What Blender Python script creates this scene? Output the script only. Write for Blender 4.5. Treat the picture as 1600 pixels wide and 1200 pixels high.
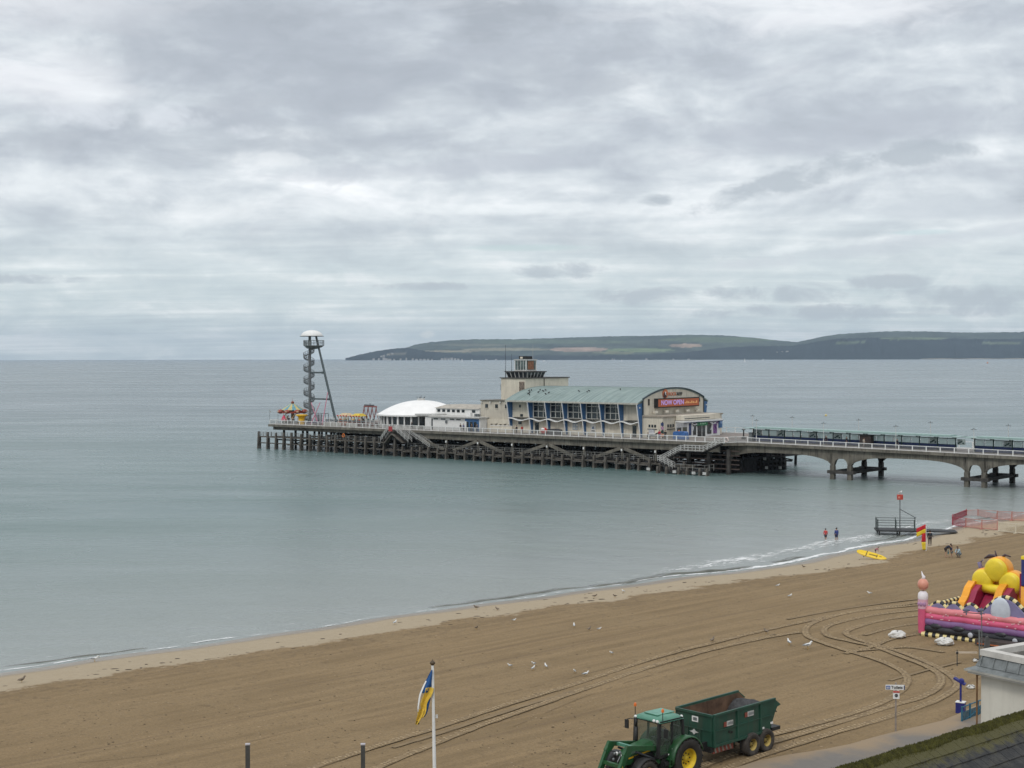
import bpy, math, random
import numpy as np
from mathutils import Vector, Matrix
random.seed(7); rng = np.random.RandomState(7)
R = math.radians
for o in list(bpy.data.objects): bpy.data.objects.remove(o)
S = bpy.context.scene
COL = S.collection

# ------------------------------------------------------------------ camera
F = 2300.0; CAMZ = 22.0
cd = bpy.data.cameras.new('camera'); cam = bpy.data.objects.new('camera', cd); COL.objects.link(cam)
cd.sensor_width = 36; cd.sensor_fit = 'HORIZONTAL'; cd.lens = F/1600*36
cd.clip_start = .5; cd.clip_end = 90000
CM = Matrix.Rotation(R(90)-math.atan(41/F), 3, 'X') @ Matrix.Rotation(-math.atan(3/1600), 3, 'Z')
cam.matrix_world = Matrix.Translation((0, 0, CAMZ)) @ CM.to_4x4()
S.camera = cam
S.render.resolution_x = 1024; S.render.resolution_y = 768
def ray(px, py): return CM @ Vector(((px-800)/F, -(py-600)/F, -1))
def yh(px): return 560.5-.001875*px

# ------------------------------------------------------------------ world, sun, exposure
SUN_EL, SUN_AZ = R(48), R(205)       # azimuth from +Y clockwise; behind the camera and to its left
w = bpy.data.worlds.new('World'); S.world = w; w.use_nodes = True
class NT:
    def __init__(s, nt): s.nt = nt; s.n = nt.nodes; s.l = nt.links
    def __call__(s, t, ins=None, **kw):
        nd = s.n.new(t)
        for k, v in kw.items(): setattr(nd, k, v)
        for k, v in (ins or {}).items():
            if isinstance(v, bpy.types.NodeSocket): s.l.new(v, nd.inputs[k])
            elif v is not None: nd.inputs[k].default_value = v
        return nd
    def m(s, op, a, b=0., c=0.):
        return s('ShaderNodeMath', {0: a, 1: b, 2: c}, operation=op).outputs[0]
    def ramp(s, fac, stops, interp='LINEAR'):
        nd = s('ShaderNodeValToRGB', {0: fac}); cr = nd.color_ramp; cr.interpolation = interp
        while len(cr.elements) < len(stops): cr.elements.new(.5)
        for e, (p, c) in zip(cr.elements, stops):
            e.position = p; e.color = (*c, 1) if not isinstance(c, float) else (c, c, c, 1)
        return nd.outputs[0]
    def mix(s, fac, a, b, blend='MIX'):
        nd = s('ShaderNodeMix', data_type='RGBA', blend_type=blend)
        for k, v in ((0, fac), (6, a), (7, b)):
            if isinstance(v, bpy.types.NodeSocket): s.l.new(v, nd.inputs[k])
            else: nd.inputs[k].default_value = v if k == 0 else (*v[:3], 1)
        return nd.outputs[2]
    def sm(s, x, a, b):            # smoothstep
        nd = s('ShaderNodeMapRange', {0: x, 1: a, 2: b, 3: 0., 4: 1.}, interpolation_type='SMOOTHSTEP'); return nd.outputs[0]
    def noise(s, vec, scale, detail=4., rough=.55, dist=0., dims='3D'):
        return s('ShaderNodeTexNoise', {'Vector': vec, 'Scale': scale, 'Detail': detail, 'Roughness': rough, 'Distortion': dist}, noise_dimensions=dims).outputs[0]
    def xyz(s, x, y, z=0.): return s('ShaderNodeCombineXYZ', {0: x, 1: y, 2: z}).outputs[0]

g = NT(w.node_tree); g.n.clear()
tc = g('ShaderNodeTexCoord').outputs['Generated']
sp = g('ShaderNodeSeparateXYZ', {0: tc}).outputs
sx, sy, sz = sp[0], sp[1], g.m('MAXIMUM', sp[2], 0.)
inv = g.m('DIVIDE', 1., g.m('ADD', sz, .05))
pxx, pyy = g.m('MULTIPLY', sx, inv), g.m('MULTIPLY', sy, inv)
nA = g.noise(g.xyz(g.m('MULTIPLY', pxx, .72), g.m('MULTIPLY', pyy, .62), 3.3), 1.15, 5., .52, .35)
nB = g.noise(g.xyz(g.m('MULTIPLY', pxx, .34), g.m('MULTIPLY', pyy, 1.25), 7.7), 1.0, 7., .6, .5)
nC = g.noise(g.xyz(g.m('MULTIPLY', pxx, 1.1), g.m('MULTIPLY', pyy, 2.0), 1.7), 1.3, 6., .6, .2)
az = g.m('DIVIDE', sx, g.m('MAXIMUM', sy, .05))
# thicker grey masses higher up, thin bright streaks lower
hi = g.sm(sz, .085, .17)
nP = g.noise(g.xyz(az, g.m('MULTIPLY', sz, 2.2), 0.), 11., 7., .6, .35)
nQ = g.noise(g.xyz(az, g.m('MULTIPLY', sz, 3.2), 4.), 15., 6., .62, .5)
nR = g.noise(g.xyz(az, g.m('MULTIPLY', sz, 2.6), 9.), 30., 6., .62, .4)
b = g.m('ADD', g.m('MULTIPLY', nA, .40), g.m('ADD', g.m('MULTIPLY', nP, .42), g.m('ADD', g.m('MULTIPLY', nB, .12), g.m('MULTIPLY', nR, .12))))
b = g.m('SUBTRACT', b, g.m('MULTIPLY', hi, .055))
b = g.m('SUBTRACT', b, .005)
cl = g.ramp(b, [(.35, (.345, .375, .415)), (.44, (.43, .465, .51)), (.50, (.525, .565, .60)), (.56, (.645, .68, .705)), (.64, (.84, .855, .87))])
lowc = g.ramp(g.m('ADD', g.m('MULTIPLY', nB, .45), g.m('ADD', g.m('MULTIPLY', nQ, .35), g.m('MULTIPLY', nR, .20))), [(.36, (.44, .50, .53)), (.46, (.515, .585, .605)), (.53, (.59, .65, .66)), (.61, (.75, .785, .785))])
cl = g.mix(g.sm(sz, .03, .115), lowc, cl)
# az/el features
def blob(px, py, rx, ry, tilt=0.):
    cx, cz = (px-800)/F, (559-py)/F
    dx = g.m('SUBTRACT', az, cx)
    dz = g.m('SUBTRACT', g.m('SUBTRACT', sz, cz), g.m('MULTIPLY', dx, tilt))
    d = g.m('ADD', g.m('POWER', g.m('ABSOLUTE', g.m('DIVIDE', dx, rx/F)), 2.), g.m('POWER', g.m('ABSOLUTE', g.m('DIVIDE', dz, ry/F)), 2.))
    return g.m('SUBTRACT', 1., d)
nF = g.noise(g.xyz(az, g.m('MULTIPLY', sz, 1.9), 0.), 26., 7., .66, .4)
def feat(cur, shapes, col, thr=.28, soft=.5, amt=.8, nz=nF):
    m = None
    for sh in shapes:
        bb = blob(*sh); m = bb if m is None else g.m('MAXIMUM', m, bb)
    m = g.m('ADD', g.m('MULTIPLY', g.m('MAXIMUM', m, -1.5), .55), g.m('MULTIPLY', g.m('SUBTRACT', nz, .5), 3.2))
    front = g.m('GREATER_THAN', sy, .1)
    fac = g.m('MULTIPLY', g.m('MULTIPLY', g.sm(m, thr-soft*.5, thr+soft*.5), amt), front)
    return g.mix(fac, cur, col)
cl = feat(cl, [(60, 10, 230, 60), (1290, 15, 260, 50), (60, 150, 140, 40)], (.88, .885, .90), .1, 1.8, .6, nQ)
cl = feat(cl, [(420, 110, 300, 70, -.1), (330, 225, 330, 38), (760, 130, 280, 45)], (.34, .37, .415), .1, 1.4, .6, nQ)
cl = feat(cl, [(140, 200, 70, 20), (280, 198, 65, 20), (390, 215, 40, 12)], (.66, .69, .73), .3, 1.1, .6)
cl = feat(cl, [(1300, 225, 420, 28, .06), (700, 265, 320, 16, .05)], (.42, .45, .50), .2, 1.1, .6, nQ)
cl = feat(cl, [(1240, 292, 320, 16, .12), (820, 328, 330, 8, 0.02), (1330, 385, 170, 8, .10), (60, 300, 180, 26)], (.80, .83, .84), .3, 1.5, .55, nF)
cl = feat(cl, [(1230, 290, 130, 20, .25), (1390, 265, 100, 18, .1), (1480, 252, 90, 12, -.1), (1030, 316, 30, 9)], (.38, .42, .46), .2, .9, .85)
cl = feat(cl, [(330, 335, 90, 26), (430, 255, 70, 12)], (.72, .745, .76), .3, .8, .55)
cl = feat(cl, [(1400, 392, 300, 12, .1), (1450, 340, 190, 16, 0.)], (.50, .54, .58), .2, .8, .6, nQ)
cl = feat(cl, [(1000, 463, 75, 14), (1165, 458, 55, 12), (1250, 462, 60, 16), (1390, 445, 60, 11), (1500, 470, 120, 17), (660, 448, 75, 7), (870, 425, 60, 14), (1330, 490, 260, 12), (40, 440, 110, 8)], (.40, .445, .485), .2, .8, .8)
cl = feat(cl, [(668, 522, 14, 8)], (.72, .74, .72), .45, .5, .7)
sky = g('ShaderNodeTexSky', sky_type='NISHITA', sun_disc=False, sun_elevation=SUN_EL, sun_rotation=SUN_AZ, altitude=20).outputs[0]
gapm = g.m('MAXIMUM', blob(820, 388, 130, 7), blob(1440, 372, 60, 5))
gap = g.m('MULTIPLY', g.sm(g.m('ADD', gapm, g.m('SUBTRACT', nQ, .5)), 0., 1.), g.m('GREATER_THAN', sy, .1))
# unseen sky overhead, brightened to add diffuse light
up = g.sm(sz, .25, .8)
cl = g.mix(up, cl, (.80, .82, .85))
cl10 = g('ShaderNodeVectorMath', {0: cl, 3: 11.2}, operation='SCALE').outputs[0]
skyc = g('ShaderNodeVectorMath', {0: sky, 3: 1.0}, operation='SCALE').outputs[0]
fin = g.mix(g.m('MULTIPLY_ADD', gap, .5, .04), cl10, skyc)
bg = g('ShaderNodeBackground', {0: fin, 1: .1})
g.l.new(bg.outputs[0], g('ShaderNodeOutputWorld').inputs[0])

sd = bpy.data.lights.new('sun', 'SUN'); sd.energy = 1.0; sd.angle = R(14); sd.color = (1, .965, .91)
sun = bpy.data.objects.new('sun', sd); COL.objects.link(sun)
sdir = Vector((math.sin(SUN_AZ)*math.cos(SUN_EL), math.cos(SUN_AZ)*math.cos(SUN_EL), math.sin(SUN_EL)))
sun.rotation_euler = sdir.to_track_quat('Z', 'Y').to_euler()
S.view_settings.view_transform = 'Standard'; S.view_settings.look = 'None'
S.view_settings.exposure = 0.22; S.view_settings.gamma = 1

# ------------------------------------------------------------------ materials
MATS = {}
def mat(name, col, rough=.7, var=.18, sc=1.5, metal=0., bump=0., bsc=None, streak=0., streakcol=None, spec=.4, emit=None, alpha=None, trans=0.):
    if name in MATS: return MATS[name]
    m = bpy.data.materials.new(name); m.use_nodes = True; n = NT(m.node_tree)
    bs = n.n['Principled BSDF']; co = n('ShaderNodeTexCoord').outputs['Object']
    nz = n.noise(co, sc, 5., .6)
    c = n.mix(n.sm(nz, .3, .7), tuple(x*(1-var) for x in col), tuple(min(1, x*(1+var)) for x in col))
    if streak:
        mp = n('ShaderNodeMapping', {0: co, 3: (2.2, 2.2, .18)}).outputs[0]
        s2 = n.noise(mp, 1.4, 6., .65)
        sc_ = streakcol or tuple(x*.35 for x in col)
        c = n.mix(n.m('MULTIPLY', n.sm(s2, .48, .68), streak), c, sc_)
    n.l.new(c, bs.inputs['Base Color'])
    bs.inputs['Roughness'].default_value = rough; bs.inputs['Metallic'].default_value = metal
    bs.inputs['Specular IOR Level'].default_value = spec
    if trans: bs.inputs['Transmission Weight'].default_value = trans
    if alpha is not None: bs.inputs['Alpha'].default_value = alpha
    if bump:
        bn = n.noise(co, bsc or sc*6, 4., .6)
        n.l.new(n('ShaderNodeBump', {'Height': bn, 'Strength': bump, 'Distance': .05}).outputs[0], bs.inputs['Normal'])
    if emit:
        bs.inputs['Emission Color'].default_value = (*emit[:3], 1); bs.inputs['Emission Strength'].default_value = emit[3]
    MATS[name] = m; return m

# ------------------------------------------------------------------ mesh builder and scene helpers
ORG = {}
class MB:
    def __init__(s): s.v = []; s.f = []
    def add(s, vs, fs):
        b0 = len(s.v); s.v += [tuple(p) for p in vs]; s.f += [tuple(i+b0 for i in f) for f in fs]; return s
    def box(s, x0, x1, y0, y1, z0, z1):
        return s.add([(x0,y0,z0),(x1,y0,z0),(x1,y1,z0),(x0,y1,z0),(x0,y0,z1),(x1,y0,z1),(x1,y1,z1),(x0,y1,z1)],
                     [(0,3,2,1),(4,5,6,7),(0,1,5,4),(1,2,6,5),(2,3,7,6),(3,0,4,7)])
    def cb(s, c, sz, rot=0., axis='Z'):
        M = Matrix.Rotation(rot, 3, axis); hx, hy, hz = sz[0]/2, sz[1]/2, sz[2]/2; c = Vector(c)
        vs = [c+M@Vector(p) for p in [(-hx,-hy,-hz),(hx,-hy,-hz),(hx,hy,-hz),(-hx,hy,-hz),(-hx,-hy,hz),(hx,-hy,hz),(hx,hy,hz),(-hx,hy,hz)]]
        return s.add(vs, [(0,3,2,1),(4,5,6,7),(0,1,5,4),(1,2,6,5),(2,3,7,6),(3,0,4,7)])
    def bar(s, p, q, w=.1, h=None, up=(0,0,1)):
        p, q = Vector(p), Vector(q); d = (q-p); 
        if d.length < 1e-6: return s
        d.normalize(); u = Vector(up)
        if abs(d.dot(u)) > .98: u = Vector((0,1,0))
        a = d.cross(u).normalized()*(w/2); b_ = a.normalized().cross(d).normalized()*((h or w)/2)
        vs = [p-a-b_, p+a-b_, p+a+b_, p-a+b_, q-a-b_, q+a-b_, q+a+b_, q-a+b_]
        return s.add(vs, [(0,1,2,3),(7,6,5,4),(0,4,5,1),(1,5,6,2),(2,6,7,3),(3,7,4,0)])
    def tube(s, p, q, r, r2=None, n=8, cap=True):
        p, q = Vector(p), Vector(q); d = (q-p).normalized(); r2 = r if r2 is None else r2
        u = Vector((0,0,1)) if abs(d.z) < .9 else Vector((1,0,0))
        a = d.cross(u).normalized(); b_ = d.cross(a)
        vs = []
        for c, rr in ((p, r), (q, r2)):
            for i in range(n):
                t = 2*math.pi*i/n; vs.append(c+(a*math.cos(t)+b_*math.sin(t))*rr)
        fs = [(i, (i+1)%n, n+(i+1)%n, n+i) for i in range(n)]
        if cap: fs += [tuple(range(n-1,-1,-1)), tuple(range(n, 2*n))]
        return s.add(vs, fs)
    def path(s, pts, r, n=8):
        for a, b_ in zip(pts[:-1], pts[1:]): s.tube(a, b_, r, None, n)
        return s
    def sweep(s, pts, radii, n=10, squash=1.):
        """one smooth tube through points"""
        P = [Vector(p) for p in pts]; vs = []; 
        if not hasattr(radii, '__len__'): radii = [radii]*len(P)
        for i, p in enumerate(P):
            d = (P[min(i+1, len(P)-1)]-P[max(i-1, 0)]).normalized()
            u = Vector((0,0,1)) if abs(d.z) < .95 else Vector((1,0,0))
            a = d.cross(u).normalized(); b_ = d.cross(a)
            for k in range(n):
                t = 2*math.pi*k/n; vs.append(p+(a*math.cos(t)+b_*math.sin(t)*squash)*radii[i])
        fs = [(i*n+k, i*n+(k+1)%n, (i+1)*n+(k+1)%n, (i+1)*n+k) for i in range(len(P)-1) for k in range(n)]
        fs += [tuple(range(n-1,-1,-1)), tuple(range((len(P)-1)*n, len(P)*n))]
        return s.add(vs, fs)
    def lathe(s, prof, c=(0,0,0), n=16, axis='z', a0=0., a1=2*math.pi):
        full = abs(a1-a0-2*math.pi) < 1e-6; m = n if full else n+1; vs = []
        for (r, z) in prof:
            for i in range(m):
                t = a0+(a1-a0)*i/n; x, y = r*math.cos(t), r*math.sin(t)
                p = (x,y,z) if axis == 'z' else ((x,z,y) if axis == 'y' else (z,x,y))
                vs.append((p[0]+c[0], p[1]+c[1], p[2]+c[2]))
        fs = [(j*m+i, j*m+(i+1)%m, (j+1)*m+(i+1)%m, (j+1)*m+i) for j in range(len(prof)-1) for i in range(n)]
        return s.add(vs, fs)
    def ball(s, c, r, n=12, m=8, sq=(1,1,1)):
        vs = []; fs = []
        for j in range(m+1):
            ph = math.pi*j/m
            for i in range(n):
                t = 2*math.pi*i/n; vs.append((c[0]+r*sq[0]*math.sin(ph)*math.cos(t), c[1]+r*sq[1]*math.sin(ph)*math.sin(t), c[2]+r*sq[2]*math.cos(ph)))
        for j in range(m):
            for i in range(n): fs.append((j*n+i, (j+1)*n+i, (j+1)*n+(i+1)%n, j*n+(i+1)%n))
        return s.add(vs, fs)
    def prism(s, poly, y0, y1, plane='xz'):
        """poly in plane, extruded along the third axis from y0 to y1"""
        def P(a, b_, c): return {'xz': (a,c,b_), 'yz': (c,a,b_), 'xy': (a,b_,c)}[plane]
        n = len(poly); vs = [P(a,b_,y0) for a,b_ in poly]+[P(a,b_,y1) for a,b_ in poly]
        return s.add(vs, [tuple(range(n)), tuple(range(2*n-1, n-1, -1))]+[(i, n+i, n+(i+1)%n, (i+1)%n) for i in range(n)])
    def quad(s, a, b_, c, d): return s.add([a,b_,c,d], [(0,1,2,3)])
    def build(s, name, m, parent=None, smooth=False, org=None):
        o0 = org if org is not None else (ORG.get(parent.name, (0,0,0)) if parent else (0,0,0))
        me = bpy.data.meshes.new(name)
        me.from_pydata([(p[0]-o0[0], p[1]-o0[1], p[2]-o0[2]) for p in s.v], [], s.f)
        import bmesh
        bm = bmesh.new(); bm.from_mesh(me); bmesh.ops.recalc_face_normals(bm, faces=bm.faces); bm.to_mesh(me); bm.free()
        if smooth: me.shade_smooth()
        me.materials.append(m); o = bpy.data.objects.new(name, me); COL.objects.link(o)
        if parent: o.parent = parent
        ORG[o.name] = o0
        return o
def tag(o, label=None, cat=None, group=None, kind=None):
    if label: o['label'] = label
    if cat: o['category'] = cat
    if group: o['group'] = group
    if kind: o['kind'] = kind
    return o
PA = Vector((-10.75, 318, 0)); PROT = R(-40)          # pier frame: s along the pier towards the shore, t across, away from the beach
def W(s, t, z=0.):
    return Vector((PA.x+math.cos(PROT)*s-math.sin(PROT)*t, PA.y+math.sin(PROT)*s+math.cos(PROT)*t, z))
def thing(name, label, cat, loc=(0,0,0), rot=0., group=None, org=(0,0,0)):
    o = bpy.data.objects.new(name, None); COL.objects.link(o); o.location = loc; o.rotation_euler = (0,0,rot)
    o.empty_display_size = .5; ORG[o.name] = org
    return tag(o, label, cat, group)
def pthing(name, label, cat, s, t, z, group=None):
    """thing in the pier frame; its parts are authored in (s, t, z)"""
    return thing(name, label, cat, W(s, t, z), PROT, group, (s, t, z))
def kids(o): return [c for c in bpy.data.objects if c.parent == o]
CH = {}
def dup(root, loc, rot=None, label=None, group=None, scale=None):
    key = root.name
    if key not in CH: CH[key] = [(c, kids(c)) for c in kids(root)]
    r = root.copy(); COL.objects.link(r); r.location = loc
    if rot is not None: r.rotation_euler = (0,0,rot)
    if scale: r.scale = (scale,)*3
    if label: r['label'] = label
    if group: r['group'] = group
    for c, gc in CH[key]:
        d = c.copy(); COL.objects.link(d); d.parent = r
        for g_ in gc:
            e = g_.copy(); COL.objects.link(e); e.parent = d
    return r
def sk(px, t):       # pier-frame s of what is seen at pixel column px at offset t
    k = (px-800)/F
    return (k*(PA.y+math.cos(PROT)*t)-PA.x-math.sin(-PROT)*t)/(math.cos(PROT)-k*math.sin(PROT))
def zk(py, s, t):    # height of what is seen at row py above pier point (s,t)
    p = W(s, t); px = 800+F*p.x/p.y
    return CAMZ-(py-yh(px))*p.y/F
def text(body, name, m, parent, loc, size, rx=R(90), rz=0., ext=.01, align='CENTER', bold=False, xs=1.):
    cu = bpy.data.curves.new('t', 'FONT'); cu.body = body; cu.size = size; cu.extrude = ext; cu.align_x = align; cu.align_y = 'CENTER'
    if bold: cu.offset = size*.02
    ob = bpy.data.objects.new('t', cu); COL.objects.link(ob)
    dg = bpy.context.evaluated_depsgraph_get(); me = bpy.data.meshes.new_from_object(ob.evaluated_get(dg))
    bpy.data.objects.remove(ob); bpy.data.curves.remove(cu)
    me.materials.clear(); me.materials.append(m)
    o = bpy.data.objects.new(name, me); COL.objects.link(o); o.parent = parent
    o0 = ORG.get(parent.name, (0,0,0)); ORG[o.name] = o0
    o.location = (loc[0]-o0[0], loc[1]-o0[1], loc[2]-o0[2]); o.rotation_euler = (rx, 0, rz); o.scale = (xs,1,1)
    return o
# palette
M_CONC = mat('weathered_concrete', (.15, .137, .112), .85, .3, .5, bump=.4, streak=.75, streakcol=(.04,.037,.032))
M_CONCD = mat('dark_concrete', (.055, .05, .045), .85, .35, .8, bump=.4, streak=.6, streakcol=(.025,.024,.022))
M_DECK = mat('deck_planks', (.20, .17, .15), .8, .2, .8, bump=.3)
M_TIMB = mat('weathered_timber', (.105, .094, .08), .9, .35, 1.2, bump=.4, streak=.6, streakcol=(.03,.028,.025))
M_TIMBD = mat('dark_timber', (.022, .02, .019), .8, .4, 1.2, bump=.4)  # near-black tone shared by inner piles, walkways, stairs and fender frame
M_WHITE = mat('white_paint', (.72, .72, .70), .5, .06, 2.)
M_WEATH = mat('weathered_white_paint', (.50, .50, .48), .6, .2, 3., streak=.4, streakcol=(.2,.19,.17))
M_CREAM = mat('cream_render', (.62, .57, .47), .85, .09, .5, streak=.42, streakcol=(.30,.26,.20))
M_CREAM2 = mat('buff_render', (.50, .46, .385), .85, .09, .5, streak=.36, streakcol=(.25,.22,.18))
M_BLUE = mat('blue_paint', (.045, .125, .27), .5, .15, 2.)
M_NAVY = mat('navy_paint', (.018, .035, .11), .5, .2, 2.)
M_GLASS = mat('dark_window_glass', (.02, .026, .03), .08, .5, .4, spec=.7)
M_PALEGL = bpy.data.materials.new('pale_shelter_glass'); M_PALEGL.use_nodes = True; n = NT(M_PALEGL.node_tree); n.n.clear()
tr_ = n('ShaderNodeMixShader', {0: .5, 1: n('ShaderNodeBsdfTranslucent', {0: (.86, .95, .93, 1)}).outputs[0], 2: n('ShaderNodeBsdfDiffuse', {0: (.66, .76, .74, 1)}).outputs[0]}).outputs[0]; tp_ = n('ShaderNodeBsdfTransparent', {0: (.85, .92, .92, 1)}).outputs[0]; gl_ = n('ShaderNodeBsdfGlossy', {0: (.9, .9, .9, 1), 1: .1}).outputs[0]
x_ = n('ShaderNodeMixShader', {0: .35, 1: tr_, 2: tp_}).outputs[0]; x_ = n('ShaderNodeMixShader', {0: .12, 1: x_, 2: gl_}).outputs[0]
n.l.new(x_, n('ShaderNodeOutputMaterial').inputs[0])
M_DGREEN = mat('dark_green_metal', (.015, .045, .04), .5, .2, 2.)
M_GREY = mat('grey_steel', (.16, .175, .18), .45, .2, 2., metal=.3, streak=.3)
M_DARK = mat('dark_steel', (.04, .045, .048), .5, .2, 2.)
M_BLACK = mat('black_paint', (.015, .015, .015), .6, .3, 2.)
M_RED = mat('red_paint', (.45, .02, .03), .5, .15, 2.)
M_YEL = mat('yellow_paint', (.72, .42, .015), .5, .1, 2.)
M_ORANGE = mat('orange_paint', (.62, .16, .02), .5, .1, 2.)
# ------------------------------------------------------------------ terrain: sea, beach, promenade, hills
EV = np.array((.72, .694)); EV = EV/np.linalg.norm(EV); NV = np.array((EV[1], -EV[0]))
def flat(px, py, z):
    d = ray(px, py); k = (z-CAMZ)/d.z; return (d.x*k, d.y*k)
shore_px = [(0,1052),(150,1031),(300,1009),(450,986),(600,966),(750,945),(880,926),(1000,912),(1100,899),(1200,886),(1290,870),(1370,853),(1430,841),(1500,824),(1600,804)]
sh = [flat(x, y, 0) for x, y in shore_px]
SA = [p[0]*EV[0]+p[1]*EV[1] for p in sh]; SC = [p[0]*NV[0]+p[1]*NV[1] for p in sh]
SA = [-2500, -60]+SA+[260, 2500]; SC = [SC[0]-260, SC[0]-6]+SC+[SC[-1]-2, SC[-1]-200]
HD = [-4000, -40, -10, -3, 0, 1.5, 4, 10, 25, 50, 65, 80, 4000]; HZ = [-5, -2.5, -.8, -.22, 0, .1, .33, .75, 1.2, 1.6, 1.78, 1.85, 1.9]
def shore_c(a): return np.interp(a, SA, SC)+.35*np.sin(np.asarray(a)*.21)+.2*np.sin(np.asarray(a)*.53+1)
def gh(x, y):
    a = x*EV[0]+y*EV[1]; c = x*NV[0]+y*NV[1]; return np.interp(c-shore_c(a), HD, HZ)
def G(px, py):
    """terrain point seen at a pixel of the beach"""
    d = ray(px, py); z = 1.5
    for _ in range(30):
        k = (z-CAMZ)/d.z; x, y = d.x*k, d.y*k; z = .5*z+.5*float(gh(x, y))
    return Vector((x, y, z))
def GX(X, Y): return Vector((X, Y, float(gh(X, Y))))

# promenade boundary in the same frame
pr = [flat(x, y, 1.75) for x, y in [(1000,1232),(1130,1203),(1270,1172),(1400,1146),(1480,1120),(1560,1094)]]
PRA = [p[0]*EV[0]+p[1]*EV[1] for p in pr]; PRC = [p[0]*NV[0]+p[1]*NV[1] for p in pr]
PRA = [-2500]+PRA+[600, 2500]; PRC = [PRC[0]+0]+PRC+[PRC[-1]+6, PRC[-1]+6]
def sand_material():
    m = bpy.data.materials.new('beach_sand'); m.use_nodes = True; n = NT(m.node_tree); bs = n.n['Principled BSDF']
    co = n('ShaderNodeNewGeometry').outputs['Position']
    rot = n('ShaderNodeMapping', {0: co, 2: (0, 0, -math.atan2(EV[1], EV[0]))}).outputs[0]
    st = n('ShaderNodeMapping', {0: rot, 3: (.055, 1.1, 1.)}).outputs[0]
    sh_ = n('ShaderNodeAttribute', attribute_name='shore').outputs['Fac']
    n1 = n.noise(st, .9, 6., .6); n2 = n.noise(rot, .16, 4., .6); n3 = n.noise(rot, 1.6, 6., .7); n4 = n.noise(rot, 7., 5., .7)
    sep = n('ShaderNodeSeparateXYZ', {0: rot}).outputs
    # raked main beach
    c = n.mix(n.sm(n1, .3, .7), (.192, .133, .066), (.276, .193, .100))
    c = n.mix(n.m('MULTIPLY', n.sm(n2, .35, .7), .55), c, (.280, .200, .106))
    c = n.mix(n.m('MULTIPLY', n.sm(n4, .40, .68), .5), c, (.135, .094, .052))
    # footprints / churned patches
    pit = n.m('MULTIPLY', n.sm(n3, .56, .66), n.sm(n2, .36, .55))
    c = n.mix(n.m('MULTIPLY', pit, .6), c, (.125, .085, .044))
    # long faint drag lines
    lin = n.noise(n('ShaderNodeMapping', {0: rot, 3: (.012, 1., 1.)}).outputs[0], 1.15, 3., .5)
    c = n.mix(n.m('MULTIPLY', n.sm(lin, .60, .68), .4), c, (.155, .105, .06))
    # pale dried band above the wash, with weed specks
    edge = n.m('ADD', sh_, n.m('MULTIPLY', n.m('SUBTRACT', n2, .5), 9.))
    edge = n.m('ADD', edge, n.m('MULTIPLY', n.m('SUBTRACT', n3, .5), 3.6))
    pale = n.mix(n3, (.32, .255, .168), (.43, .355, .25))
    pale = n.mix(n.m('MULTIPLY', n.sm(n3, .62, .72), .55), pale, (.2, .15, .10))
    c = n.mix(n.sm(edge, 7.6, 8.6), pale, c)
    churn = n.m('MULTIPLY', n.m('MULTIPLY', n.sm(edge, 7.6, 8.8), n.m('SUBTRACT', 1., n.sm(edge, 10., 16.))), n.sm(n3, .48, .6))
    c = n.mix(n.m('MULTIPLY', churn, .5), c, (.15, .105, .06))
    speck = n.m('MULTIPLY', n.sm(n4, .70, .74), n.m('MULTIPLY', n.sm(edge, 5., 7.5), n.m('SUBTRACT', 1., n.sm(edge, 8., 10.))))
    c = n.mix(n.m('MULTIPLY', speck, .8), c, (.05, .04, .03))
    wet = n.m('SUBTRACT', 1., n.sm(n.m('ADD', sh_, n.m('MULTIPLY', n.m('SUBTRACT', n2, .5), 2.)), 1.0, 2.6))
    c = n.mix(n.m('MULTIPLY', wet, .85), c, (.175, .138, .098))
    # thin drift of sand across the promenade edge: dusty patches
    n.l.new(c, bs.inputs['Base Color'])
    n.l.new(n('ShaderNodeMapRange', {0: wet, 1: 0., 2: 1., 3: .95, 4: .28}).outputs[0], bs.inputs['Roughness'])
    bs.inputs['Specular IOR Level'].default_value = .3
    bh = n.m('ADD', n.m('MULTIPLY', n1, .5), n.m('ADD', n.m('MULTIPLY', n3, .6), n.m('MULTIPLY', n4, .3)))
    n.l.new(n('ShaderNodeBump', {'Height': bh, 'Strength': n.m('SUBTRACT', 1., wet), 'Distance': .2}).outputs[0], bs.inputs['Normal'])
    return m
def strip_mesh(name, m, avals, fn, kind='structure', attr=None):
    """fn(a) -> list of (c, z, attribute) across"""
    rows = [fn(a) for a in avals]; k = len(rows[0]); vs = []; at = []
    for a, r in zip(avals, rows):
        for (c, z, q) in r: vs.append((a*EV[0]+c*NV[0], a*EV[1]+c*NV[1], z)); at.append(q)
    fs = [(i*k+j, (i+1)*k+j, (i+1)*k+j+1, i*k+j+1) for i in range(len(rows)-1) for j in range(k-1)]
    me = bpy.data.meshes.new(name); me.from_pydata(vs, [], fs); me.shade_smooth(); me.materials.append(m)
    A = me.attributes.new('shore', 'FLOAT', 'POINT'); A.data.foreach_set('value', at)
    o = bpy.data.objects.new(name, me); COL.objects.link(o); o['kind'] = kind
    if me.polygons[0].normal.z < 0: me.flip_normals()
    return o
offs = [-300,-60,-20,-8,-4,-2,-1,0,1,2,3,4,6,8,10,13,17,22,28,35,43,52,62,75,100,160,400,1500]
av = list(np.concatenate([[-2000,-900,-400,-200,-100], np.arange(-60, 230, 1.0), [240,260,300,400,700,1500,2400]]))
beach = strip_mesh('beach', sand_material(), av, lambda a: [(float(shore_c(a))+o_, float(np.interp(o_, HD, HZ)) + (0 if o_ < 3 else .03*math.sin(a*.31+o_*.5)*math.sin(a*.13-o_*.21)), o_) for o_ in offs])
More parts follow.
